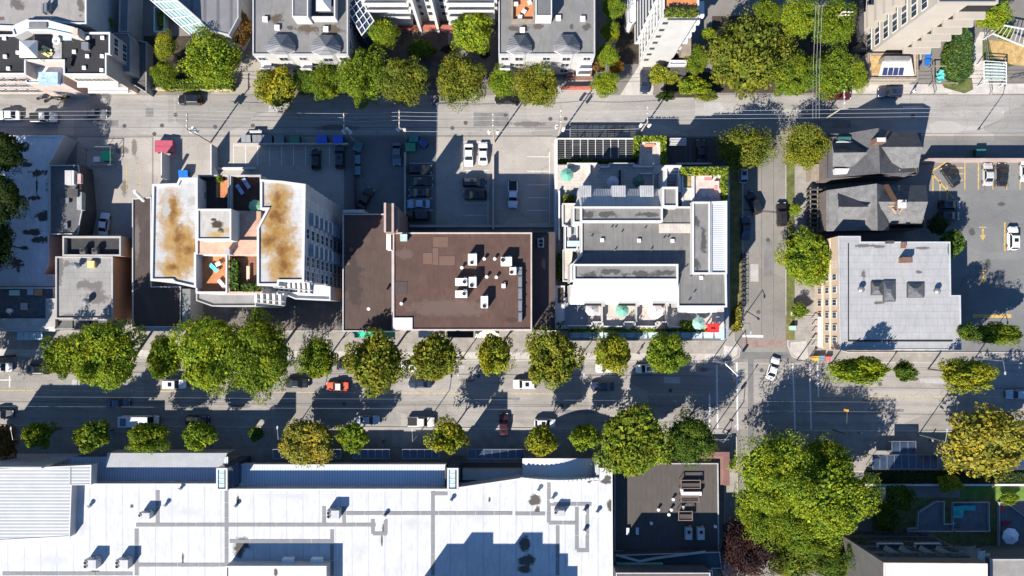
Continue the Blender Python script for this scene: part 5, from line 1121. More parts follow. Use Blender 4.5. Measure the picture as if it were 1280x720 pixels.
def town(label, u0,u1,vb,roofm,bays,lab2):
    t = bld('townhouse_block', label, 'townhouses', [(u0,-60),(u1,-60),(u1,vb),(u0,vb)], 10, roofm, m_wallw, (.25,.3), m_capg)
    for b in bays: bay(t,*b)
    A,B = W(u0,vb,10),W(u1,vb,10); L = B.x-A.x
    for (fa,fb) in ((0,.13),(.46,.54),(.85,1)): winrow(t,(A.x+L*fa,A.y),(A.x+L*fb,A.y),(2.2,5.2,8.2),1,1.5,1.6,m_capw,m_win,.1)
    winrow(t,(B.x,A.y),(B.x,A.y+16),(2.5,5.5,8.3),4,1.5,1.6,m_frame,m_win,.5)
    for z in (3.0,6.0):
        for (fa,fb) in ((.01,.12),(.44,.56),(.84,.99)):
            f = MB(); f.wbox((A.x+L*(fa+fb)/2,A.y-.7,z),(L*(fb-fa),1.4,.18)); f.wbox((A.x+L*(fa+fb)/2,A.y-1.4,z+.5),(L*(fb-fa),.07,.85)); f.build('balcony', m_capw, t)
    return t
t = town('western white townhouse block with grey roof and two gabled bays',315.5,435,68.5,m_th,((333,368,43,66),(389,425,44,67)),'')
vol(t,[(365,-40),(385,-40),(385,21),(365,21)],12.8,9.7,M('penthouse_grey',(.13,.13,.13)),m_capw,(.2,.2),m_capw,'penthouse_wall','penthouse_roof')
vol(t,[(385.5,-40),(419,-40),(419,22),(385.5,22)],11.6,9.7,M('roof_terrace_dark',(.07,.07,.075)),m_capw,(.25,1.0),m_capw,'terrace_wall','terrace_floor')
f = MB(); a=W(404,2,13); b=[W(395,14,12),W(414,14,12)]; f.face([a,b[0],W(395,-10,12),W(404,-20,13)]); f.face([a,W(404,-20,13),W(414,-10,12),b[1]]); f.face([b[0],b[1],a]); f.build('gable_roof', M('pale_gable_canvas',(.34,.36,.38)), t)
t = town('eastern white townhouse block with grey roof, two gabled bays and orange terrace',623,744,68.5,m_th2,((633,665,44,66),(693,725,43,66)),'')
vol(t,[(669.5,-40),(690,-40),(690,20),(669.5,20)],12.8,9.7,M('penthouse_grey2',(.11,.11,.11)),m_capw,(.2,.2),m_capw,'penthouse_wall','penthouse_roof')
vol(t,[(639,-40),(668.5,-40),(668.5,26),(639,26)],10.9,9.7,m_orange,m_wood,(.35,.7),m_wood,'terrace_wall','terrace_floor')
solid('front_wall','low red brick wall in front of the eastern townhouses','wall',MB().pbox(703,107.5,742,110,0,1.2),M('red_brick',(.32,.10,.07),.15,1.5))
solid('front_steps','brown brick steps beside the eastern townhouses','steps',MB().pbox(708,87,740,95,0,.9).pbox(706,95,741,99,0,.5),M('brown_steps',(.20,.11,.085)))
# tall white stepped block behind the gardens
t = bld('apartment_building', 'tall white apartment building with balcony bands behind the shaded garden', 'apartment building', [(440,-70),(620,-70),(620,-26),(440,-26)], 17, m_capw, m_wallw, (.3,.4), m_capw)
a,b = W(440,-26,17),W(620,-26,17)
for z in (2.6,5.4,8.2,11,13.8):
    for (fa,fb) in ((.02,.34),(.62,.98)):
        f=MB(); f.wbox((a.x+(b.x-a.x)*(fa+fb)/2,a.y-.9,z),((b.x-a.x)*(fb-fa),1.8,.2)); f.wbox((a.x+(b.x-a.x)*(fa+fb)/2,a.y-1.8,z+.5),((b.x-a.x)*(fb-fa),.08,.8)); f.build('balcony', m_capw, t)
    winrow(t,(a.x,a.y),(b.x,b.y),(z+1.2,),9,1.9,1.7,m_capw,m_win,.8)
for fa in (.39,.53):
    f=MB(); f.wbox((a.x+(b.x-a.x)*fa,a.y-1.1,8.4),(.5,2.2,16.8)); f.build('pier', m_capw, t)
solid('garden_wall','red brick garden wall below the tall white apartment building','wall',MB().pbox(485,31,566,34.5,0,1.6),MATS['red_brick'])
t = bld('glass_annexe', 'dark blue glazed annexe set at an angle beside the western townhouses', 'building', [(431,8),(447,-8),(468,26),(452,45)], 8.5, m_blueglass, m_blueglass, (.2,.2), m_capw)
f = MB(); q = PX([(431,8),(447,-8),(468,26),(452,45)],8.52)
for k in range(1,5): f.tube(q[0].lerp(q[3],k/5),q[1].lerp(q[2],k/5),.09,n=5)
for k in range(1,3): f.tube(q[0].lerp(q[1],k/3),q[3].lerp(q[2],k/3),.09,n=5)
f.build('mullion', m_frame, t)
# ================================================================ white tower (north)
t = bld('apartment_tower', 'tall plain white apartment tower with a planted roof terrace', 'apartment building', [(829,-60),(874,-60),(874,19),(829,19)], 22, m_orange, m_wallw, (.25,.6), m_capw)
A,B = W(829,19,22),W(874,19,22); C = W(829,-60,22)
winrow(t,(C.x,C.y),(A.x,A.y),[2.4+2.75*k for k in range(7)],5,2.3,1.6,m_frame,m_win,.6)
for k in range(7):
    z = 2.3+2.75*k; f=MB(); f.wbox((A.x-.55,A.y+7,z-.9),(1.1,7,.16)); f.wbox((A.x-1.1,A.y+7,z-.45),(.07,7,.8)); f.build('balcony', m_capw, t)
    window(t,Vector((A.x+1.0,A.y,z+.2)),-math.pi/2,.9,.8,m_framed,m_win)
    f=MB(); f.wbox((B.x+.9,B.y+2.6,z-.6),(1.8,2.6,.9)); f.build('balcony', m_capw, t); f=MB(); f.wbox((B.x+.6,B.y+6.4,z-.6),(1.2,2.0,.9)); f.build('balcony', m_capw, t)
f=MB(); f.wbox(((A.x+B.x)/2+.8,A.y-.02,20.6),(5.6,.10,.7)); f.build('clerestory', m_win, t)
part_box(t,'planter',818+12,12,874,18,22-.6,22.2,m_soil)
vol(t,[(838,75),(860,75),(858,81),(836,81)],4,0,M('porch_roof_white',(.46,.455,.44)),m_wallw,(.2,.3),m_capw,'porch_wall','porch_roof')
part_box(t,'entrance_recess',838,79,858,92,0,2.8,m_walld); part_box(t,'brown_screen',852,45,864,68,0,5,m_wood)
vol(t,[(783,-40),(795,-40),(795,26),(790,31),(785,28)],4.5,0,m_capw,m_wallw,(.2,.2),m_capw,'podium_wall','podium_roof')
hedge(rect(832,10,872,18),21.4,22.6,'olive','planted box along the roof terrace edge of the white tower')
# ================================================================ tan tower (north-east)
m_tan = M('tan_concrete', (.33,.295,.25), .06, .3, .04)
t = bld('apartment_tower', 'tan concrete apartment tower with stepped balconies at the top right', 'apartment building', [(1172,-90),(1248,-90),(1248,4),(1172,4)], 24, m_conc, m_tan, (.3,.4), m_tan)
A,B,C = W(1172,4,24),W(1248,4,24),W(1172,-90,24)
winrow(t,(C.x,C.y),(A.x,A.y),[2.5+3*k for k in range(7)],5,2.2,1.8,m_frame,m_win,.6)
for k in range(7):
    z=3+3*k; f=MB(); f.wbox((B.x-2.6,A.y-.6,z-.3),(5.2,1.2,.5)); f.build('balcony', m_tan, t); g=MB(); g.wbox((B.x-2.3,A.y-.03,z+1.15),(4.6,.10,2.1)); g.build('recess_shade_panel', M('painted_recess_shade',(.015,.014,.014)), t)  # near-black panel paints the shade of the balcony recess
    f=MB(); f.wbox((A.x-1.0,A.y+6,z-.55),(2.0,4.2,.9)); f.build('balcony', m_tan, t)
t = bld('entrance_building', 'low tan entrance building with blue skylight panels', 'building', [(1085,66),(1148,66),(1148,98),(1085,98)], 4.2, M('tan_roof_deck',(.34,.27,.21),.12,.8), m_tan, (.25,.4), m_wood)
part_box(t,'ochre_patch',1089,69.5,1104,92,3.8,3.9,m_dry)
f=MB(); f.face(PX([(1104,73),(1139,73)],5.6)+PX([(1143,95),(1098,95)],4.3)); f.face(PX([(1104,73),(1139,73),(1139,71),(1104,71)],5.6)); f.build('roof', M('tan_sloped_roof',(.42,.36,.31)), t)
for i in range(4):
    f=MB(); u=1104+i*6.7; f.face([p+Vector((0,0,.14)) for p in PX([(u,85),(u+5.6,85)],4.85)+PX([(u+4,94.5),(u-2,94.5)],4.3)]); f.build('skylight_panel', M('blue_skylight_panel',(.02,.035,.09),.2,1,0,.1), t)
part_box(t,'front_beam',1083,99.5,1146,101,2.6,3.2,m_wood); part_box(t,'roof_upstand',1106,70,1138,75,3.8,6.2,m_steel)
solid('terrace_wall','dark railing wall between the tan patio and the entrance building','railing',MB().pbox(1068,59.5,1142,65,0,1.6),m_framed)
solid('patio_wall','dark grey wall west of the tan paved patio','wall',MB().pbox(1074,-40,1079.5,50,0,3.2),m_walld)
vol_t = bld('patio_stair','tan walled stair block beside the green recycling bins','stairs',[(1140,44),(1158,60),(1145,73),(1138,70)],2.2,m_tan,m_tan,(.15,.2),m_tan)
# ================================================================ rooftop units
def ac_unit(label, u0,v0,u1,v1, base, hgt, mat, fans, group):
    a,b = W(u0,v1,base+hgt), W(u1,v0,base+hgt); c = Vector(((a.x+b.x)/2,(a.y+b.y)/2,base)); sx,sy = abs(b.x-a.x),abs(b.y-a.y)
    t = thing('rooftop_unit', label, 'rooftop unit', c, group)
    f=MB(); f.wbox((c.x,c.y,base+hgt/2+.08),(sx,sy,hgt-.16)); o=f.build('casing', mat, t); bv=o.modifiers.new('b','BEVEL'); bv.width=.04; bv.segments=1
    f=MB(); f.wbox((c.x,c.y,base+.05),(sx*.92,sy*.92,.1)); f.build('base', m_black, t)
    for (fx,fy,r) in fans:
        p=Vector((c.x+fx*sx/2,c.y+fy*sy/2,base+hgt)); f=MB(); f.lathe(p,[(r+.06,-.02),(r+.06,.12),(r,.12),(r,.03)],14); rim=f.build('fan_rim', mat, t); f=MB(); f.lathe(p,[(r,.05),(0,.05)],14); f.build('fan', m_black, t)
    f=MB(); f.wbox((c.x+sx*.3,c.y+sy/2+.12,base+hgt*.4),(sx*.25,.24,hgt*.5)); f.build('side_duct', mat, t)
    return t
GB='white units on the brown roof'; GW='grey units on the white store roof'
for a in (('white unit with one fan, topmost in the left column of the brown roof',585,317,596,331,11.75,1.7,((-.1,-.6,.35),)),
 ('wide white unit at the top right of the cluster on the brown roof',626,321,640,332,11.75,1.8,((-.6,.3,.4),)),
 ('white unit joined to the long silver duct',637,334,645.5,343,11.75,1.6,((-.4,-.4,.35),)),
 ('wide white unit, upper one of the stacked pair at the left of the cluster',569,347.5,584,357,11.75,1.7,((.55,0,.35),)),
 ('wide white unit, lower one of the stacked pair at the left of the cluster',569,363,584,372,11.75,1.7,((.5,.1,.35),)),
 ('white unit right of the stacked pair with a large black shade',586,346,595.5,359,11.75,1.9,((-.2,-.6,.4),)),
 ('white unit standing alone at the south of the cluster',601,370,610,385,11.75,1.8,((0,-.65,.38),)),
 ('small pale unit east of the vents on the brown roof',627,354.5,632,360,11.75,.6,())): ac_unit(*a[:7], m_ac, a[7], GB)
for a in (('grey store roof unit left of its twin near the bottom edge',104.5,700,120,711.5,SHH-.15,1.9,((-.7,.4,.3),(-.7,-.4,.3))),
 ('grey store roof unit right of its twin near the bottom edge',144,700,160,711.5,SHH-.15,1.9,((-.7,.4,.3),(-.7,-.4,.3))),
 ('grey store roof unit below the first pale canopy',173,641,187,649,SHH-.15,1.7,((-.75,.2,.25),)),
 ('grey store roof unit between two walkway strips in the middle',408,638,424,649,SHH-.15,1.9,((-.65,.4,.3),(-.65,-.4,.3))),
 ('grey store roof unit right of the long dark stain',693,638,706,645.5,SHH-.15,1.6,((-.75,.3,.25),))): ac_unit(*a[:7], m_acg, a[7], GW)
for a in (('dark square unit in shade on the corner shop, left one',857,660,865.5,675,3.05,1.3,((0,.3,.35),)),('dark square unit in shade on the corner shop, right one',872,660,881,675,3.05,1.3,((0,.3,.35),)),
 ('pale unit in shade on the narrow dark wing',672,298,680,309,7.75,.9,((0,.3,.4),(0,-.4,.4)))): ac_unit(*a[:7], m_acg, a[7], None)
for i,u in enumerate((103,118)): ac_unit(('black deck unit with white fan top, left of its twin','black deck unit with white fan top, right of its twin')[i],u-3.5,310,u+3.5,317,6.0,1.0,M('unit_dark',(.08,.08,.085)),((0,.2,.35),),None)
# vents: one prototype, many copies
def make_vent(name, prof, mat, capm=None, cap=None):
    r = bpy.data.objects.new(name, None); COL.objects.link(r); r['org']=(0,0,0); f=MB(); f.lathe((0,0,0),prof,4 if name=='box_vent' else 12); f.build('pipe', mat, r, smooth=False)
    if cap: f=MB(); f.lathe((0,0,0),cap,12); f.build('cap', capm or mat, r)
    learn(r); r['label']='x'; return r
V1 = make_vent('roof_vent',[(.28,0),(.28,.75)],m_ac,m_ac,[(.4,.75),(.42,.95),(.25,1.05),(.22,1.0),(0,1.0)])
V2 = make_vent('vent_pipe',[(.12,0),(.12,.55),(0,.55)],m_steel)
V3 = make_vent('turbine_vent',[(.35,0),(.35,.5)],m_steel,m_steel,[(.35,.5),(.62,.8),(.62,1.1),(.3,1.4),(0,1.45)])
V4 = make_vent('box_vent',[(.5,0),(.5,.3),(.58,.3),(.58,.42),(0,.5)],m_ac)
def vents(proto, lst, h, cat, group, sc_=1, lab=None):
    for (u,v,label) in lst:
        p=W(u,v,h+.5); p.z=h; dup(proto,p,0,label,cat,group,scale=(sc_,)*3)
vents(V1,[(605.5,323.5,'round white vent right of the topmost white unit'),(618.5,323.5,'round white vent left of the wide white unit'),(577.5,334.5,'round white vent below the left end of the cluster row'),(608.5,346,'round white vent in the middle row, left of its neighbour'),(620.5,346.5,'round white vent in the middle row with a small side pipe'),(461,386,'white vent pipe on the brown wing roof'),(502,379.5,'white vent near the white panel of the brown roof')],11.8,'roof vent','round vents on the brown roofs',.75)
vents(V1,[(839,637,'tall white vent in the centre of the charcoal roof'),(854,634,'round white vent beside the duct frames of the charcoal roof'),(823,637,'small white vent at the left of the charcoal roof'),(841.5,624,'small white vent above the tall vent on the charcoal roof'),(836,643,'lowest white vent in the sunlit part of the charcoal roof'),(814,654,'white vent at the shade edge of the charcoal roof'),(894,658,'lone vent near the east parapet of the charcoal roof')],3.1,'roof vent','vents on the charcoal roof',.75)
vents(V3,[(1075.5,362,'shiny turbine vent left of the skylights on the pale grey roof'),(1170.5,364,'shiny turbine vent right of the skylights on the pale grey roof')],10.1,'turbine vent','turbine vents on the pale grey roof',.9)
vents(V3,[(97,332,'white turbine vent with long shade on the grey shop roof'),(109,377,'white turbine vent near the south of the grey shop roof')],6.4,'turbine vent','turbine vents on the grey shop roof')
vents(V1,[(205,633,'vent with spilled debris on the white store roof'),(110,634,'vent at the far west of the white store roof'),(293,634,'vent right of the first entrance tower'),(563,627,'vent under the second entrance tower'),(480,646,'leaning vent beside the long stain'),(672,615,'vent among dark stains near the arched canopy'),(735,605,'vent close to the corner pier of the store'),(746,642,'vent left of the rust patch on the store edge'),(730,640,'slim vent in the framed walkway, upper one'),(730,665,'slim vent in the framed walkway, lower one'),(224,612,'short vent south of the pale canopy'),(690,625,'slanted vent on the vertical walkway strip')],SHH-.15,'roof vent','vents on the white store roof')
vents(V2,[(764,285,'vent pipe, first of a pair on the condo roof'),(769,285,'vent pipe, second of a pair on the condo roof'),(777,290.5,'single vent pipe south of the pair on the condo roof'),(806,286,'vent pipe near the centre of the condo roof'),(739,296,'vent pipe at the west of the condo roof'),(830,298,'vent pipe south of the light deck on the condo roof'),(835,297,'twin vent pipe south of the light deck on the condo roof'),(769,312.5,'vent pipe beside the shade edge of the condo roof'),(814,312,'vent pipe by the shade edge farther east'),(858,334,'vent pipe in the east strip of the condo roof'),(868,366,'vent pipe upper one on the southeast condo roof'),(861.5,376,'vent pipe lower one on the southeast condo roof'),(864,346,'vent pipe at the top of the southeast condo roof')],12,'vent pipe','pipes on the condo roof')
vents(V4,[(753,300,'square roof vent west of centre on the condo roof'),(799,300.5,'square roof vent at the centre of the condo roof'),(841,301,'square roof vent east of centre on the condo roof'),(877,347,'square roof vent on the southeast condo roof')],12,'roof vent','square vents on the condo roof',.8)
vents(V4,[(108.5,46.5,'white box vent, top row left on the black roof'),(127,46.5,'white box vent, top row right on the black roof'),(108,69.5,'white box vent, third row left on the black roof'),(126.5,69.5,'white box vent, third row right on the black roof'),(104,84,'white box vent, bottom row left on the black roof'),(126,87,'white box vent, bottom row right on the black roof'),(91.5,64,'white box vent on a small mat of the black roof'),(4,47,'white box vent at the far west of the black roof'),(5,70,'white box vent in tree shade on the black roof'),(21,65,'white box vent left of the white canopy'),(9,85,'white box vent in the southwest of the black roof')],10.25,'roof vent','box vents on the black roof',.8)
vents(V4,[(331,23.5,'white box vent on the west of the western townhouse roof'),(407,36,'white box vent in the east of the western townhouse roof'),(653,37,'white box vent near the orange terrace'),(728.5,23,'white box vent in the east of the eastern townhouse roof'),(698,22,'white box vent beside the penthouse of the eastern townhouses'),(346,34,'low vent on the western townhouse roof')],9.7,'roof vent','box vents on the townhouse roofs',1.15)
for (u,v,l) in ((106,57,'grey box hatch in the middle of the black roof'),(504.5,297,'pale green skylight box at the corner of the brown roof'),(113.5,330.5,'yellow timber hatch on the grey shop roof')):
    z = 10.3 if u==106 else (11.75 if u>500 else 6.4); solid('roof_hatch',l,'hatch',MB().pbox(u-4,v-4,u+4,v+4,z,z+.8).pbox(u-4.4,v-4.4,u+4.4,v+4.4,z+.8,z+.9,True),m_steel if u==106 else (M('green_hatch',(.33,.42,.38)) if u>500 else M('yellow_hatch',(.55,.42,.18))))
# long silver duct on the brown roof
t = thing('silver_duct','long silver duct bending along the east of the brown roof','duct',W(650,355,11.8))
f=MB(); f.pbox(648,338,652.5,402,11.85,12.7,True); f.build('duct', m_steel, t); f=MB(); f.pbox(645,333.8,652.5,337.8,11.85,12.6,True); f.build('elbow', m_steel, t)
for k in range(4): f=MB(); f.pbox(647.3,345+k*15,653.2,346+k*15,11.75,12.85); f.build('bracket', m_framed, t)
# charcoal roof racks
for i,(u0,v0,u1,v1,l) in enumerate(((851,600,876,611,'dark duct frame, northern one on the charcoal roof'),(851,620,874,628,'dark duct frame, middle one on the charcoal roof'),(848,639,866,651,'dark duct frame, southern one on the charcoal roof'))):
    t=thing('duct_frame',l,'duct frame',W((u0+u1)/2,(v0+v1)/2,3.05),'duct frames on the charcoal roof'); f=MB(); P=PX([(u0,v0),(u1,v0),(u1,v1),(u0,v1)],4.4); f.ring(P,.15,4.25,4.4); f.build('frame', M('rust_frame',(.16,.11,.09)), t); f=MB(); f.pbox(u0+1,v0+4,u1-1,v1-2,3.5,4.2,True); f.build('duct', M('dark_duct',(.06,.05,.045)), t)
    for p in P: f=MB(); f.tube((p.x,p.y,3.05),(p.x,p.y,4.25),.06); f.build('leg', MATS['rust_frame'], t)
solid('white_duct','white horizontal duct between the frames of the charcoal roof','duct',MB().pbox(852,615,877,619.5,3.4,4.3,True).pbox(852,612,854,615,3.05,4.3),m_ac)
# ================================================================ umbrellas
def umbrella(label,u,v,r,base,hgt,col,group='patio umbrellas'):
    h=base+hgt; c=W(u,v,h); b=Vector((c.x,c.y,base)); t=thing('patio_umbrella',label,'umbrella',b,group); rw=r*S*(H-h)/H; f=MB(); n=8; T=[]
    for i in range(n):
        a0,a1=2*math.pi*(i+.3)/n,2*math.pi*(i+1.3)/n; p0=Vector((c.x+rw*math.cos(a0),c.y+rw*math.sin(a0),h-.55)); p1=Vector((c.x+rw*math.cos(a1),c.y+rw*math.sin(a1),h-.55)); tp=Vector((c.x,c.y,h))
        f.face([p0,p1,tp]); f.face([p0-Vector((0,0,.18)),p1-Vector((0,0,.18)),p1,p0])
    f.build('canopy', col, t); f=MB(); f.tube(b,(c.x,c.y,h-.03),.04); f.build('pole', m_steel, t); f=MB(); f.lathe(b,[(.35,0),(.35,.1),(0,.12)],10); f.build('base', m_black, t)
    f=MB(); f.lathe((c.x,c.y,h-.03),[(.09,0),(.06,.12),(0,.14)],8); f.build('finial', m_steel, t)
UG=M('umbrella_green',(.12,.30,.23),.15,1); UGR=M('umbrella_grey',(.36,.34,.36),.2,1); UP=M('umbrella_blush',(.70,.60,.57),.08,1); UW=M('umbrella_white',(.6,.62,.66),.06,1)
umbrella('green patio umbrella on the sunny tile terrace by the white wall',709,217.5,8.5,4.3,2.6,UG)
umbrella('grey patio umbrella in the shaded north terrace of the condo',766.5,227,8,4.3,2.6,M('umbrella_mauve',(.38,.37,.42),.1,1))
umbrella('dark green patio umbrella hidden in the shaded north terrace',799,226,8,4.3,2.6,M('umbrella_dark_green',(.05,.12,.09),.1,1))
umbrella('grey patterned umbrella on the south terrace of the condo',740.5,386.5,9,6.6,2.6,UGR)
umbrella('green umbrella on the sunny south terrace of the condo',778.5,387.5,8.5,6.6,2.6,UG)
umbrella('pale blush umbrella on the sunny south terrace of the condo',820,388.5,10.5,6.6,2.6,UP)
umbrella('grey green umbrella next to the red frame',874.5,404,8.5,6.6,2.6,M('umbrella_sage',(.20,.34,.29),.15,1))
umbrella('white umbrella on the shaded eastern patio',1266,671.5,10.5,.16,2.6,UW)
umbrella('green pentagon umbrella on the brown terrace of the stained tower',317.5,257,8.5,TH-3.1,2.4,M('umbrella_leaf',(.16,.34,.20),.1,1))
# ================================================================ terrace furniture
def table(label,u,v,h,wd,d,top,mat,group=None,rot=0,name='table'):
    c=W(u,v,h+top); t=thing(name,label,name.replace('_',' '),(c.x,c.y,h),group); f=MB(); f.wbox((c.x,c.y,h+top),(wd,d,.07),rot); f.build('tabletop' if 'table' in name else 'seat', mat, t)
    for x in (-1,1):
        for y in (-1,1): f=MB(); px=c.x+math.cos(rot)*x*wd*.4-math.sin(rot)*y*d*.4; py=c.y+math.sin(rot)*x*wd*.4+math.cos(rot)*y*d*.4; f.tube((px,py,h),(px,py,h+top-.03),.035); f.build('leg', mat, t)
    return t
m_lou=M('lounger_blue',(.24,.30,.42),.1,1); m_coral=M('coral_cushion',(.70,.16,.15),.12,1); m_pinkc=M('pink_cushion',(.72,.38,.36),.1,1)
def lounger(label,u,v,h,rot,mat,group):
    c=W(u,v,h); t=thing('sun_lounger',label,'sun lounger',c,group); ca,sa=math.cos(rot),math.sin(rot)
    f=MB(); f.wbox((c.x,c.y,h+.32),(1.3,.65,.12),rot); f.build('seat',mat,t); f=MB(); f.wbox((c.x-ca*.9,c.y-sa*.9,h+.5),(.55,.62,.1),rot); f.build('backrest',mat,t)
    for s in (-1,1): f=MB(); f.wbox((c.x+ca*s*.5,c.y+sa*s*.5,h+.13),(.06,.6,.26),rot); f.build('leg',m_steel,t)
lounger('blue grey sun lounger, left of its pair on the brown terrace',302,239,TH-3.1,-1.0,m_lou,'sun loungers on the stained tower')
lounger('blue grey sun lounger, right of its pair on the brown terrace',310,231.5,TH-3.1,-1.0,m_lou,'sun loungers on the stained tower')
lounger('turquoise sun lounger on the orange terrace',267,334,TH-2.2,2.4,M('turquoise_cushion',(.12,.55,.58)),None)
lounger('cream sun lounger on the corner of the orange terrace',277,353.5,TH-2.2,2.3,M('cream_cushion',(.62,.50,.44)),None)
table('small white table beside the turquoise lounger',272.5,330,TH-2.2,.9,.7,.5,m_capw,rot=.4)
table('blue deck chair in the roof garden',292,358,TH-2.2,.8,.8,.5,m_lou,name='chair')
table('cream bench plank in the roof garden of the stained tower',310,341,TH-2.2,.5,2.2,.45,M('cream_plank',(.6,.45,.3)),name='bench')
hedge(rect(286.5,325,297,362),TH-2.2,TH-.9,'deep','leafy planting along the west of the roof garden')
hedge(rect(302,355,326,364),TH-2.2,TH-.9,'deep','leafy planting along the south of the roof garden')
hedge(rect(270,220,274.5,226),TH-3.1,TH-1.8,'lime','yellow potted plant on the dark terrace of the stained tower')
table('round pot table in the dark terrace of the stained tower',253,244,TH-3.1,1.0,1.0,.6,m_framed)
table('orange bench on the white porch roof',812,181.5,3.2,2.0,.6,.5,M('orange_cushion',(.60,.22,.13)),name='bench')
def sofa(label,u0,v0,u1,v1,h,mat,back):
    c=W((u0+u1)/2,(v0+v1)/2,h); t=thing('sofa',label,'sofa',c,'pink and red sofas'); f=MB(); f.pbox(u0,v0,u1,v1,h,h+.45,True); f.build('base',mat,t)
    f=MB(); f.pbox(*back,h+.45,h+.85); f.build('backrest',mat,t)
    for i in range(2):
        f=MB()
        if u1-u0>v1-v0: a=u0+(u1-u0)*(i/2)+.4; f.pbox(a,v0+1.6,a+(u1-u0)/2-.8,v1-.2,h+.45,h+.6)
        else: a=v0+(v1-v0)*(i/2)+.4; f.pbox(u0+.2,a,u1-1.6,a+(v1-v0)/2-.8,h+.45,h+.6)
        f.build('cushion', m_coral if i else m_pinkc, t)
sofa('pink sofa with red cushions along the back of the red terrace',872,219.5,890,225.5,11.12,m_pinkc,(872,219.5,890,221))
sofa('pink sofa along the east side of the red terrace',893.5,226,899,237,11.12,m_pinkc,(897.5,226,899,237))
for i,(u,v) in enumerate(((880,243.5),(887.5,243.5))):
    f=MB(); c=W(u,v,11.6); f.lathe((c.x,c.y,11.02),[(.15,0),(.15,.5),(.42,.52),(.42,.58),(0,.58)],12); solid('round_table',('round white table in shade below the red sofas, left one','round white table in shade below the red sofas, right one')[i],'table',f,m_capw)
t=thing('red_frame','bright red square frame structure on the corner of the condo terrace','pavilion',W(892,410,6.6)); P=PX([(884.5,404.5),(899,404.5),(899,415.5),(884.5,415.5)],8.6); f=MB(); f.ring(P,.62,8.35,8.6); f.build('frame',M('bright_red',(.75,.02,.02),.05),t)
for p in inset([tuple(q[:2]) for q in P],.2): f=MB(); f.wbox((p[0],p[1],7.47),(.2,.2,1.75)); f.build('post',MATS['bright_red'],t)
f=MB(); f.pbox(890,408,897,413,6.62,7.3); f.build('planter_box',m_black,t)
table('turquoise covered table on the middle shaded patio',1198,640,.16,2.0,2.4,.7,M('turquoise_cover',(.03,.30,.30),.3,1.5)); table('turquoise covered bench beside the patio table',1211,635,.16,2.6,1.0,.6,MATS['turquoise_cover'],name='bench')
lounger('red deck lounger near the white umbrella',1258,653,.16,.1,M('deep_red_cushion',(.30,.02,.03)),None); table('red folding chair at the corner of the eastern patio',1252,636,.16,.9,1.1,.5,M('faded_red',(.45,.05,.05)),name='chair')
lounger('blue lounger on the shaded balcony of the white house',1114,686,9.72,.0,M('bright_blue_cushion',(.05,.16,.50)),None)
table('dark square table on the middle patio',1197,658,.16,.9,.9,.7,m_framed)
for i,(u,v) in enumerate(((645,5),(655,14),(662,3),(650,21))): table(('white chair at the top left of the orange terrace','white table near the middle of the orange terrace','white chair at the top right of the orange terrace','white chair at the bottom of the orange terrace')[i],u,v,10.25,.8,.8,.5,m_capw,'white furniture on the orange townhouse terrace',i,name='table' if i==1 else 'chair')
# black roof terrace things (top left)
t=thing('canopy_tent','square white canopy tent on the black roof','tent',W(34,61,10.3)); P=PX([(24,50.5),(46,50.5),(46,71.5),(24,71.5)],12.4); ap=W(35,60,13.4); f=MB()
for i in range(4): f.face([P[i],P[(i+1)%4],ap]); q0,q1=P[i],P[(i+1)%4]; f.face([q0-Vector((0,0,.3)),q1-Vector((0,0,.3)),q1,q0])
f.build('canopy',m_capw,t)
for p in P: f=MB(); f.tube((p.x,p.y,10.3),(p.x,p.y,12.4),.05); f.build('pole',m_steel,t)
for i,(u,v) in enumerate(((62,63),(63,67),(60,69))): lounger(('yellow striped lounger, top one beside the white canopy tent','yellow striped lounger, middle one beside the white canopy tent','yellow striped lounger, lowest one beside the white canopy tent')[i],u,v,10.35,-.5,M('pale_yellow_cushion',(.55,.5,.22)),None)
f=MB(); c=W(70.5,51,11); f.lathe((c.x,c.y,10.4),[(.2,0),(.2,.6),(.75,.62),(.75,.7),(.35,.7)],14); solid('round_table','round pale table on the gravel deck of the black roof','table',f,m_ac)
table('bluish covered table beside the chimney of the black roof',84,47,10.3,1.6,1.0,.7,M('pale_blue_cover',(.35,.45,.6))); table('dark cushion bench near the south edge of the black roof',86,78,10.3,.9,2.0,.5,m_black,rot=-.3,name='bench')
# far-west roof deck things
for (u,v,w_,d,l,mm,nm) in ((18,366,2,1,'mint green table on the cluttered roof deck',M('mint_top',(.38,.5,.42)),'table'),(38,365,1.2,1.1,'grey square table on the cluttered roof deck',m_acg,'table'),(48,365.5,1.5,1.2,'orange wooden chest on the cluttered roof deck',M('orange_chest',(.42,.20,.09)),'bench'),(30,383,1.3,1.3,'tan ottoman on the cluttered roof deck',M('tan_top',(.40,.35,.32)),'bench')): table(l,u,v,5.15,w_,d,.6,mm,name=nm)
f=MB(); c=W(10,388.5,6); f.lathe((c.x,c.y,5.15),[(.4,0),(.45,.8),(.3,1.0),(0,1.0)],12); solid('barrel','round white barrel on the cluttered roof deck','barrel',f,m_ac)
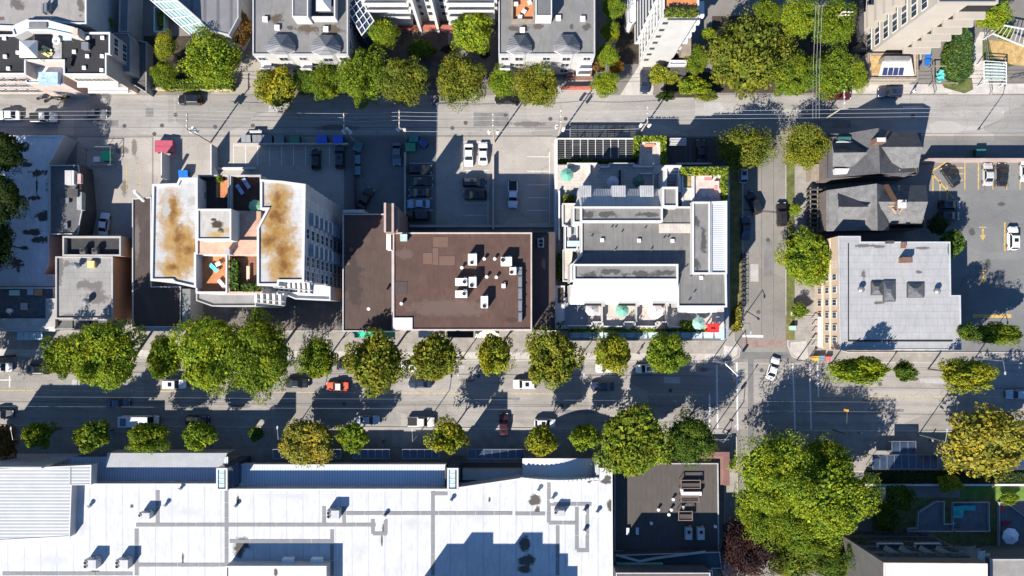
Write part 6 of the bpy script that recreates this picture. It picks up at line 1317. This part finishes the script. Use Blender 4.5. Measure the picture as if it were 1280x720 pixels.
# ================================================================ dumpsters, bins
def make_dumpster():
    r=bpy.data.objects.new('dumpster',None); COL.objects.link(r); r['org']=(0,0,0); f=MB(); f.prism([(-.9,-.7),(.9,-.7),(.9,.7),(-.9,.7)],.12,1.15); f.build('bin_body',M('bin_paint',(.5,.5,.5)) if 0 else m_paint,r)
    for s in (-1,1): f=MB(); f.face([(s*.02,-.75,1.17),(s*.92,-.75,1.17),(s*.92,.72,1.38),(s*.02,.72,1.38)] if s>0 else [(-.92,-.75,1.17),(-.02,-.75,1.17),(-.02,.72,1.38),(-.92,.72,1.38)]); f.face([(min(0,s*.92),.72,1.38),(max(0,s*.92),.72,1.38),(max(0,s*.92),.72,1.1),(min(0,s*.92),.72,1.1)]); f.build('lid',m_paint,r)
    for x in (-.7,.7):
        for y in (-.5,.5): f=MB(); f.tube((x-.06,y,.1),(x+.06,y,.1),.1); f.build('wheel',m_tyre,r)
    for s in (-1,1): f=MB(); f.wbox((s*.98,0,.8),(.12,.9,.14)); f.build('handle',m_trim,r)
    learn(r); r['label']='x'; return r
DP=make_dumpster(); GD='dumpsters along the alley and lots'
for (u,v,rot,c,l,s) in ((200,183,90,(.42,.09,.12),'maroon dumpster, left half of the pair by the white bollard line',1.25),(210,183,90,(.42,.09,.12),'maroon dumpster, right half of the pair by the white bollard line',1.25),
 (307.5,173.5,0,(.22,.22,.23),'dusty grey dumpster, westernmost behind the low lot wall',1),(321.5,173.5,0,(.17,.17,.18),'dusty grey dumpster, second behind the low lot wall',1),(334,173.5,0,(.13,.13,.14),'dark grey dumpster, third behind the low lot wall',1),
 (349,174,0,(.12,.17,.16),'grey green dumpster behind the low lot wall',1.05),(368.5,174.5,0,(.02,.16,.08),'dark green dumpster at the middle of the low lot wall',1.05),(402.5,174.5,0,(.01,.08,.45),'bright blue dumpster, left of its twin',1.1),(422.5,174.5,0,(.01,.08,.45),'bright blue dumpster, right of its twin',1.1),
 (447.5,183,70,(.04,.12,.12),'dark teal dumpster at the end of the low lot wall',1.1),(445.5,199,90,(.10,.20,.22),'teal grey dumpster below the dark teal one',.9),(446,213,90,(.09,.18,.22),'teal grey dumpster lowest in its column',.9),
 (517,172.5,0,(.02,.20,.14),'green dumpster, upper one beside the alley pole',1),(513,184,0,(.02,.22,.10),'green dumpster, lower one beside the alley pole',1.1),(529,178.5,-40,(.015,.05,.2),'dark blue dumpster near the green pair',.9),
 (132,195,90,(.01,.36,.13),'bright green dumpster inside the wire enclosure',1.05),(229,217.5,0,(.01,.12,.42),'blue dumpster behind the stained tower',1),
 (1161,51,90,(.02,.34,.15),'bright green bin near the tan stair block, upper one',.75),(1163,58,90,(.02,.30,.14),'bright green bin near the tan stair block, lower one',.75),(1163,68,90,(.02,.15,.5),'blue bin below the green bins, upper one',.6),(1162,76,90,(.02,.15,.5),'blue bin below the green bins, lower one',.6),
 (1226,191,0,(.02,.10,.08),'dark green dumpster behind the yellow lined lot',1)):
    p=W(u,v,1.2); p.z=.012; dup(DP,p,math.radians(rot),l,'dumpster',GD,color=c,scale=(s,s,min(s,1.1)))
for (u,v,c,l) in ((991.5,410,(.30,.55,.42),'mint green bin box on the sidewalk corner'),(994,392,(.55,.5,.48),'pale grey newspaper box on the verge'),(1020,448,(.7,.35,.03),'orange newspaper box near the pale grey building'),(1027,447.5,(.10,.22,.26),'teal newspaper box near the pale grey building'),(1036,448.5,(.6,.12,.16),'red newspaper box near the pale grey building')):
    t=thing('street_box',l,'box',W(u,v,.13),None); q=W(u,v,1.1); f=MB(); f.wbox((q.x,q.y,.62),(1.0 if u<1000 else .9,.8,.9)); f.build('box_body',M('box_'+l.split()[0]+'_'+str(int(u)),c),t); f=MB(); f.wbox((q.x,q.y,1.1),(1.05,.86,.06)); f.build('lid',M('box_'+l.split()[0]+'_'+str(int(u)),c),t); f=MB(); f.wbox((q.x,q.y-.42,.7),(.6,.03,.4)); f.build('front_window',m_framed,t)
# lot walls and fences
solid('lot_wall','low concrete wall between the dumpster row and the tower lot','wall',MB().pbox(291,178.5,435,180.5,0,1.3),m_conc)
solid('white_sign_board','white board lying by the west end of the dumpster row','board',MB().pbox(312,163,327,166,.9,1.05,True).pbox(313,163.5,315,165.5,0,.9).pbox(324,163.5,326,165.5,0,.9),m_capw)
solid('lot_fence','thin fence wall dividing the two sunny lots','fence',MB().pbox(615.5,195,617.5,287,0,1.2),m_conc)
solid('lot_fence','thin fence wall beside the shaded stall column','fence',MB().pbox(505,190,507,290,0,1.2),m_conc)
solid('lot_fence','dark fence between the tower lot and the shaded lane','fence',MB().pbox(441.5,190,443,262,0,1.5),m_framed)
solid('lot_wall','low wall at the south end of the shaded lots','wall',MB().pbox(512,281,692,284,0,1.0),m_conc)
solid('parking_barrier','pale concrete barrier in the shade behind the stained tower','barrier',MB().pbox(270,209,319,211,0,.9),m_capw)
solid('lot_wall','pinkish low wall along the top of the yellow lined lot','wall',MB().pbox(1161,197.6,1300,199,0,3.0),M('pink_wall',(.30,.235,.21)))
solid('bollard_rail','white rail post line below the maroon dumpsters','rail',MB().pbox(201,190,202.3,222,0,3.2,True),m_capw)
solid('bollard_rail','white rail post line below the wooden alley pole','rail',MB().pbox(263,180,264.4,218,0,3.0,True),m_capw)
t=thing('wire_enclosure','wire mesh enclosure around the bright green dumpster','fence',W(120,194,0)); f=MB()
P=PX([(100,183),(138,183),(138,206),(100,206)],2)
f.ring(P,.08,1.92,2.0); f.ring(P,.08,.1,.18); f.build('rail',m_steel,t)
for i in range(4):
    for k in range(3): q=P[i].lerp(P[(i+1)%4],k/3); g=MB(); g.tube((q.x,q.y,0),(q.x,q.y,2),.05); g.build('post',m_steel,t)
table('pile of pale boxes in the wire enclosure',121,199,.01,1.3,1.0,.7,m_ac,name='table')
# turquoise enclosure, pergolas at top right
t=thing('timber_enclosure','timber framed enclosure holding turquoise covered goods','enclosure',W(1183,94,0)); P=PX([(1167,82),(1199,82),(1199,104),(1167,104)],1.8); f=MB(); f.ring(P,.14,1.65,1.8); f.build('rail',m_wood,t)
for p in P: f=MB(); f.tube((p.x,p.y,0),(p.x,p.y,1.8),.08); f.build('post',m_wood,t)
for i,(u,v,r) in enumerate(((1177,94,0),(1189,92,.2))):
    f=MB(); c=W(u,v,.8); 
    for k in range(5): f.wbox((c.x+R.uniform(-.4,.4),c.y+R.uniform(-.9,.9),.5+.1*k),(R.uniform(.7,1.2),R.uniform(.7,1.4),R.uniform(.3,.6)),R.uniform(0,3))
    solid('tarpaulin_pile',('turquoise tarpaulin heap at the left of the timber enclosure','turquoise tarpaulin heap at the right of the timber enclosure')[i],'tarpaulin',f,M('turquoise_tarp',(.10,.45,.42),.25,2))
def pergola(label,pts,h,n):
    t=thing('pergola',label,'pergola',W((pts[0][0]+pts[2][0])/2,(pts[0][1]+pts[2][1])/2,0)); P=PX(pts,h); f=MB()
    for i in range(n): s=i/(n-1); f.tube(P[0].lerp(P[1],s),P[3].lerp(P[2],s),.08,n=5)
    f.build('slat_roof',m_capw,t); f=MB(); f.tube(P[0],P[1],.14,n=5); f.tube(P[3],P[2],.14,n=5); f.build('beam',m_capw,t)
    for p in P: f=MB(); f.tube((p.x,p.y,0),p,.09); f.build('post',m_capw,t)
pergola('curved white pergola over the straw bed',[(1241,42),(1300,66),(1300,40),(1252,31)],2.8,12)
pergola('white slatted frame over pale green panels beside the path',[(1230,76),(1230,104),(1258,104),(1258,78)],2.2,8)
f=MB()
for k in range(3): f.pbox(1233+k*8,79,1240+k*8,98,.3,.9,True)
solid('cold_frame','pale green garden frames under the white slatted frame','garden frame',f,M('pale_green_panel',(.35,.45,.38),.2,1.5))
for i,(a,b) in enumerate((((1228,40),(1236,118)),((1262,100),(1300,92)),((1160,80),(1166,118)))):
    p,q=W(*a),W(*b); d=q-p; f=MB(); f.wbox(((p.x+q.x)/2,(p.y+q.y)/2,1.0),(d.length,.06,.08),math.atan2(d.y,d.x)); f.wbox(((p.x+q.x)/2,(p.y+q.y)/2,.5),(d.length,.05,.06),math.atan2(d.y,d.x))
    for k in range(5): r_=p.lerp(q,k/4); f.tube((r_.x,r_.y,0),(r_.x,r_.y,1.05),.05)
    solid('hand_rail',('thin railing along the garden path','thin railing right of the slatted frame','thin railing beside the bins and enclosure')[i],'railing',f,m_steel)
# bike racks on the side street
t=thing('bike_rack','long black bicycle rack with parked bicycles on the side street','bike rack',W(929,365,.0)); f=MB()
f.pbox(927.2,316,928.2,385,.3,.4,True); f.pbox(930.6,316,931.4,385,.3,.4,True)
for k in range(12): f.pbox(927,317+k*6,931.6,317.6+k*6,.05,.8,True)
f.build('rail',m_framed,t)
for k in range(9):
    c=W(929.5,320+k*7.5,.4); b=MB()
    for s in (-.5,.5):
        x0=c.x+s
        for i in range(12): a0,a1=2*math.pi*i/12,2*math.pi*(i+1)/12; b.tube((x0+.33*math.cos(a0),c.y,.36+.33*math.sin(a0)),(x0+.33*math.cos(a1),c.y,.36+.33*math.sin(a1)),.035,n=4,caps=False)
    for p,q in (((-.5,.36),(-.15,.75)),((-.15,.75),(.35,.78)),((.35,.78),(.5,.36)),((-.15,.75),(.0,.36)),((0,.36),(.35,.78)),((-.5,.36),(0,.36))): b.tube((c.x+p[0],c.y,p[1]),(c.x+q[0],c.y,q[1]),.03,n=5)
    b.wbox((c.x-.18,c.y,.86),(.26,.14,.06)); b.wbox((c.x+.36,c.y,.95),(.06,.55,.05))
    solid('bicycle',('first','second','third','fourth','fifth','sixth','seventh','eighth','ninth')[k]+' bicycle from the top of the black bike rack','bicycle',b,m_framed,'bicycles in the side street rack')
# motorcycles parked in the shaded alley
for i,(u,v,a) in enumerate(((52,123,.2),(61,125,.5),(71,124,-.2),(82,122,.3))):
    c=W(u,v,.4); t=thing('motorcycle',('dark motorcycle leftmost in the shaded alley row','dark motorcycle second in the shaded alley row','dark motorcycle third in the shaded alley row','motorcycle with a yellow tank in the shaded alley row')[i],'motorcycle',(c.x,c.y,.13),'motorcycles in the shaded alley'); d=Vector((math.cos(a),math.sin(a),0)); n_=Vector((-d.y,d.x,0))
    for s in (-.7,.7): p=Vector((c.x,c.y,.43))+d*s; f=MB(); f.tube(p-n_*.07,p+n_*.07,.3,n=12); f.build('wheel',m_tyre,t)
    f=MB(); f.wbox((c.x,c.y,.62),(.8,.28,.4),a); f.build('engine',m_trim,t); f=MB(); q=Vector((c.x,c.y,.95))+d*.2; f.wbox(tuple(q),(.5,.3,.24),a); f.build('tank',M('yellow_tank',(.6,.42,.05)) if i==3 else m_framed,t); f=MB(); q=Vector((c.x,c.y,.92))-d*.35; f.wbox(tuple(q),(.6,.28,.12),a); f.build('seat',m_black,t); f=MB(); q=Vector((c.x,c.y,1.12))+d*.5; f.tube(q-n_*.38,q+n_*.38,.03,n=6); f.build('handlebar',m_steel,t)
f=MB(); a_,b_=W(168,239,8),W(185,256,3); f.tube(a_,b_,.34,n=10); f.tube(b_,b_-Vector((0,0,2.6)),.34,n=10); f.tube(b_+Vector((0,0,.1)),b_-Vector((0,0,.5)),.55,n=12); solid('exhaust_pipe','white slanting exhaust pipe at the corner of the stained tower','pipe',f,m_ac)
# hoops on the main street
for i,(u,v) in enumerate(((642,442),(652,443),(661,443),(735,446),(738,446))):
    f=MB(); c=W(u,v,.13)
    for k in range(8): a0,a1=math.pi*k/8,math.pi*(k+1)/8; f.tube((c.x+.35*math.cos(a0),c.y+.2*math.cos(a0),.13+.85*math.sin(a0)),(c.x+.35*math.cos(a1),c.y+.2*math.cos(a1),.13+.85*math.sin(a1)),.04,n=5)
    solid('bike_hoop','slim metal bicycle hoop on the north sidewalk near the half orange tree','bike hoop',f,m_steel,'bicycle hoops on the north sidewalk')
# ================================================================ poles, lamps and wires
m_pole=M('weathered_pole',(.32,.27,.22),.2,1,.15); m_insul=M('insulator',(.7,.7,.68)); m_trans=M('transformer_grey',(.55,.56,.57))
def utility_pole(label,u,v,h,arm,rot,drums,group='utility poles of the alley'):
    b=W(u,v); t=thing('utility_pole',label,'utility pole',b,group); f=MB(); f.tube(b,b+Vector((0,0,h)),.17,.11,8); f.build('pole',m_pole,t)
    for (dz,L) in arm:
        d=Vector((math.cos(rot),math.sin(rot),0)); c=b+Vector((0,0,h-dz)); f=MB(); f.tube(c-d*.25,c+d*L,.10,n=6); cr=f.build('cross_arm',m_pole,t); g=MB()
        for k in range(3): g=MB(); q=c+d*(L*(k+.6)/3); g.lathe(tuple(q),[(.05,0),(.05,.1),(.11,.14),(.07,.22),(.1,.27),(0,.36)],7); g.build('insulator',m_insul,cr)
    for (dx,dy) in drums: f=MB(); q=b+Vector((dx,dy,h-3.2)); f.tube(q,q+Vector((0,0,1.1)),.3,n=10); f.build('transformer',m_trans,t); 
    f=MB(); f.wbox(tuple(b+Vector((0,0,h-1.9))),(1.9,.1,.1)); f.build('drum_arm',m_pole,t)
    return b
PB=[]
for (u,v,h,label,rot,dr) in ((263,178.5,10.2,'leaning looking alley pole at the end of the white rail line',math.pi/2,((-.5,.3),(.2,.7),(.6,.2))),(445,178.5,10.2,'alley pole with three drums beside the dark teal dumpster',math.pi/2,((-.6,.1),(.6,.1),(.1,.6))),(509,175,10,'alley pole with two drums above the green dumpsters',math.pi/2,((-.65,0),(.65,0))),
 (618,178,10,'alley pole with two drums above the sunny white pair of cars',math.pi/2,((-.8,0),(.8,0))),(697,173.5,10,'alley pole at the top of the tall white wall',math.pi/2,((-.7,.3),(.6,-.2))),(798,169,9.5,'alley pole with drums beside the U shaped hedge',math.pi/2,((-.8,0),(.8,0)))):
    utility_pole(label,u,v,h,((.4,3.0),),rot,dr); PB.append((u,v,h))
utility_pole('alley pole in the shade north of the shingled houses',1026,152,10,((.4,3.2),),math.pi/2,())
utility_pole('tall alley pole with twin cross arms among the green trees',1018,48,12,((.4,2.0),(1.6,2.0)),0,())
def wire(label,pts,h0,group,r=.028):
    f=MB(); P=[W(u,v,h) for u,v,h in pts]
    for a,b in zip(P,P[1:]):
        n=6
        for i in range(n): s0,s1=i/n,(i+1)/n; sag=lambda s:-1.0*4*s*(1-s)*.35; f.tube(a.lerp(b,s0)+Vector((0,0,sag(s0))),a.lerp(b,s1)+Vector((0,0,sag(s1))),r,n=4,caps=False)
    solid('power_line',label,'power line',f,M('wire_grey',(.30,.30,.30)),group)
for k,(dv,l) in enumerate(((-9,'northernmost wire of the three alley power lines'),(-4,'middle wire of the three alley power lines'),(1,'southernmost wire of the three alley power lines'))):
    wire(l,[(-120,148+dv,9.8),(231,147+dv,9.8),(427,151+dv,9.8),(500,149+dv,9.8),(612,149.5+dv,9.8),(699,150+dv,9.8),(801,147+dv,9.8),(1036,146+dv,9.6),(1400,140+dv,9.6)],0,'alley power lines')
for k,(du,l) in enumerate(((-4,'western wire running north from the tree pole'),(0,'middle wire running north from the tree pole'),(4,'eastern wire running north from the tree pole'))): wire(l,[(1024+du,6,11.5),(1020+du,148,9.6)],0,'power lines of the tree pole')
wire('low cable sagging between the alley poles',[(232,163,7),(429,163.5,7),(504,164,7),(614,164,7),(697,162,7),(800,161,7)],0,None,.035)
def street_lamp(label,u,v,h,ang,L,group='street lamps'):
    b=W(u,v,.0); t=thing('street_lamp',label,'street lamp',b,group); d=Vector((math.cos(ang),math.sin(ang),0)); f=MB(); f.tube(b,b+Vector((0,0,h)),.11,.07,8); f.tube(b,b+Vector((0,0,.6)),.2,.16,8); f.build('pole',m_steel,t)
    f=MB(); top=b+Vector((0,0,h)); f.tube(top,top+d*L+Vector((0,0,.5)),.07,.05,6); f.build('arm',m_steel,t)
    f=MB(); q=top+d*(L+.3)+Vector((0,0,.5)); f.wbox(tuple(q),(.6,.26,.14),ang); f.build('lamp_head',m_acg,t)
NL='street lamps'
for (u,v,h,a,L,l) in ((16,447,8.5,-1.57,2,'street lamp at the west end of the north sidewalk'),(330,447.5,8.5,-1.57,2,'street lamp hidden among the crowns south of the tower'),(577,449,8.5,-1.57,2.2,'street lamp between the turning tree and the cream awning'),(724,448,8.5,-1.57,2.2,'street lamp left of the light yellow green tree'),
 (889,451,9,-.8,2.6,'street lamp at the northwest corner of the intersection'),(1012,446,8.5,-1.57,2,'street lamp at the northeast corner of the intersection'),(1218,448,8,-1.57,2,'street lamp right of the pale grey roofed building'),(887,543,9,1.0,3.5,'curved street lamp at the southwest corner of the intersection'),
 (1148,543,8.5,1.57,2,'street lamp beside the glass bus shelter'),(366,540,8.5,1.57,2,'street lamp at the first store entrance'),(523,543,8,1.57,2,'street lamp by the cream pickup truck'),(1222,163,6.5,1.57,1.2,'street lamp on the alley above the yellow lined lot'),(55,541,8.5,1.57,2,'street lamp under the shade of the metal roof'),(924,404,6,-1.57,1.5,'street lamp on the condo sidewalk by the dried planting')): street_lamp(l,u,v,h,a,L)
# signals
def signal(label,u,v,arm,ang,col):
    b=W(u,v); t=thing('traffic_signal',label,'traffic signal',b,'traffic signals'); d=Vector((math.cos(ang),math.sin(ang),0)); f=MB(); f.tube(b,b+Vector((0,0,5.6)),.12,.09,8); f.build('pole',m_framed,t); f=MB(); f.tube(b+Vector((0,0,5.5)),b+d*arm+Vector((0,0,5.9)),.07,.05,6); f.build('arm',m_framed,t)
    q=b+d*arm+Vector((0,0,5.5)); f=MB(); f.wbox(tuple(q),(.4,.4,1.1)); hd=f.build('signal_head',M('signal_'+col,(.62,.28,.03) if col=='amber' else (.02,.02,.02)),t)  # amber head colour stands in for the lit amber light
    for k in range(3): f=MB(); p=q+Vector((d.y*.22,-d.x*.22,.34-.34*k)); f.lathe(tuple(p),[(.12,-.05),(.14,.05),(0,.06)],8); f.build('lens',m_black,hd)
signal('amber painted signal hanging over the shaded crossing',1041,537,4.6,1.57,'amber'); signal('dark signal at the northwest corner over the crossing',905,451,3.5,-1.57,'dark'); signal('dark signal at the southwest corner over the crossing',903,540,3.2,1.57,'dark'); signal('dark signal at the northeast corner over the crossing',996,450,3.0,-1.57,'dark')
for k,(v,l) in enumerate(((500,'northern trolley wire over the main street'),(512,'southern trolley wire over the main street'))): wire(l,[(-100,mv(-100,v),6),(360,mv(360,v),6),(887,mv(887,v),6),(1400,mv(1400,v),6)],0,'trolley wires',.013)
# ================================================================ people
def person(label,u,v,base,ang,shirt,trousers,step=.25):
    b=W(u,v,base); me=bpy.data.meshes.new('person'); ca,sa=math.cos(ang),math.sin(ang)
    J=[(0,0,.95),(0,0,1.18),(0,0,1.40),(.02,0,1.52),(.03,0,1.64),(.03,0,1.74), (0,.10,.90),(step*.55,.10,.50),(step*.5-.12,.10,.08),(step*.5+.08,.10,.04), (0,-.10,.90),(-step*.2,-.10,.50),(-step*1.1,-.10,.10),(-step*1.1+.18,-.10,.04),
       (0,.2,1.40),(-.06,.25,1.14),(.10,.24,.90),(.16,.23,.80),(0,-.2,1.40),(.06,-.25,1.14),(.20,-.24,.92),(.26,-.23,.83)]
    E=[(0,1),(1,2),(2,3),(3,4),(4,5),(0,6),(6,7),(7,8),(8,9),(0,10),(10,11),(11,12),(12,13),(2,14),(14,15),(15,16),(16,17),(2,18),(18,19),(19,20),(20,21)]
    rad=[.15,.14,.17,.065,.10,.085,.10,.07,.05,.045,.10,.07,.05,.045,.07,.05,.04,.04,.07,.05,.04,.04]
    me.from_pydata([(x*ca-y*sa,x*sa+y*ca,z) for x,y,z in J],E,[]); o=bpy.data.objects.new('person',me); COL.objects.link(o); o.location=(b.x,b.y,base)
    md=o.modifiers.new('s','SKIN'); md.use_smooth_shade=True
    for i,r in enumerate(rad): me.skin_vertices[0].data[i].radius=(r,r)
    me.skin_vertices[0].data[0].use_root=True; sb=o.modifiers.new('d','SUBSURF'); sb.levels=1; sb.render_levels=1
    t=NT('clothing_'+str(len(LABELS))); sp=t.n('ShaderNodeSeparateXYZ'); tc=t.n('ShaderNodeTexCoord'); t.l(tc.outputs['Object'],sp.inputs[0]); z=sp.outputs[2]
    c=t.mix(t.math('GREATER_THAN',z,.95),trousers,shirt); c=t.mix(t.math('GREATER_THAN',z,1.50),c,(.45,.27,.19)); m=t.done(c,.8,.2); me.materials.append(m); note(o,label,'person'); o['org']=(b.x,b.y,base)
    f=MB(); hp=Vector((b.x+.02*ca,b.y+.02*sa,base+1.66)); f.lathe(tuple(hp),[(.125,0),(.135,.06),(.11,.13),(.05,.175),(0,.18)],10); h=f.build('hair',M('dark_hair',(.03,.02,.015)),o); return o
person('person in a white top walking beside the tan entrance building',1138,116.5,.13,.6,(.7,.7,.7),(.03,.03,.04)); person('person in dark clothes on the sidewalk under the glass canopy',797,441,.13,.2,(.03,.03,.035),(.04,.04,.05))
person('person in a white shirt near the glass bus shelter',1161,549.5,.13,3.0,(.7,.7,.7),(.05,.05,.07)); person('person in a pale top near the intersection corner',905,548,.13,1.2,(.55,.52,.5),(.05,.05,.07)); person('person in a black coat walking along the store sidewalk',480,551,.13,0,(.03,.03,.03),(.03,.03,.04)); person('person in a light grey top left of the bus shelter',1073,541,.13,2.2,(.5,.5,.52),(.03,.03,.05))
# ================================================================ tidy up
for o in bpy.data.objects:
    for k in ('org','used','dummy'):
        if k in o: del o[k]
for p in (list(PROTO.values())+[DP,V1,V2,V3,V4]):
    pass
for l,n in LABELS.items():
    if len(n)>1: print('SHARED', l, n[:4])
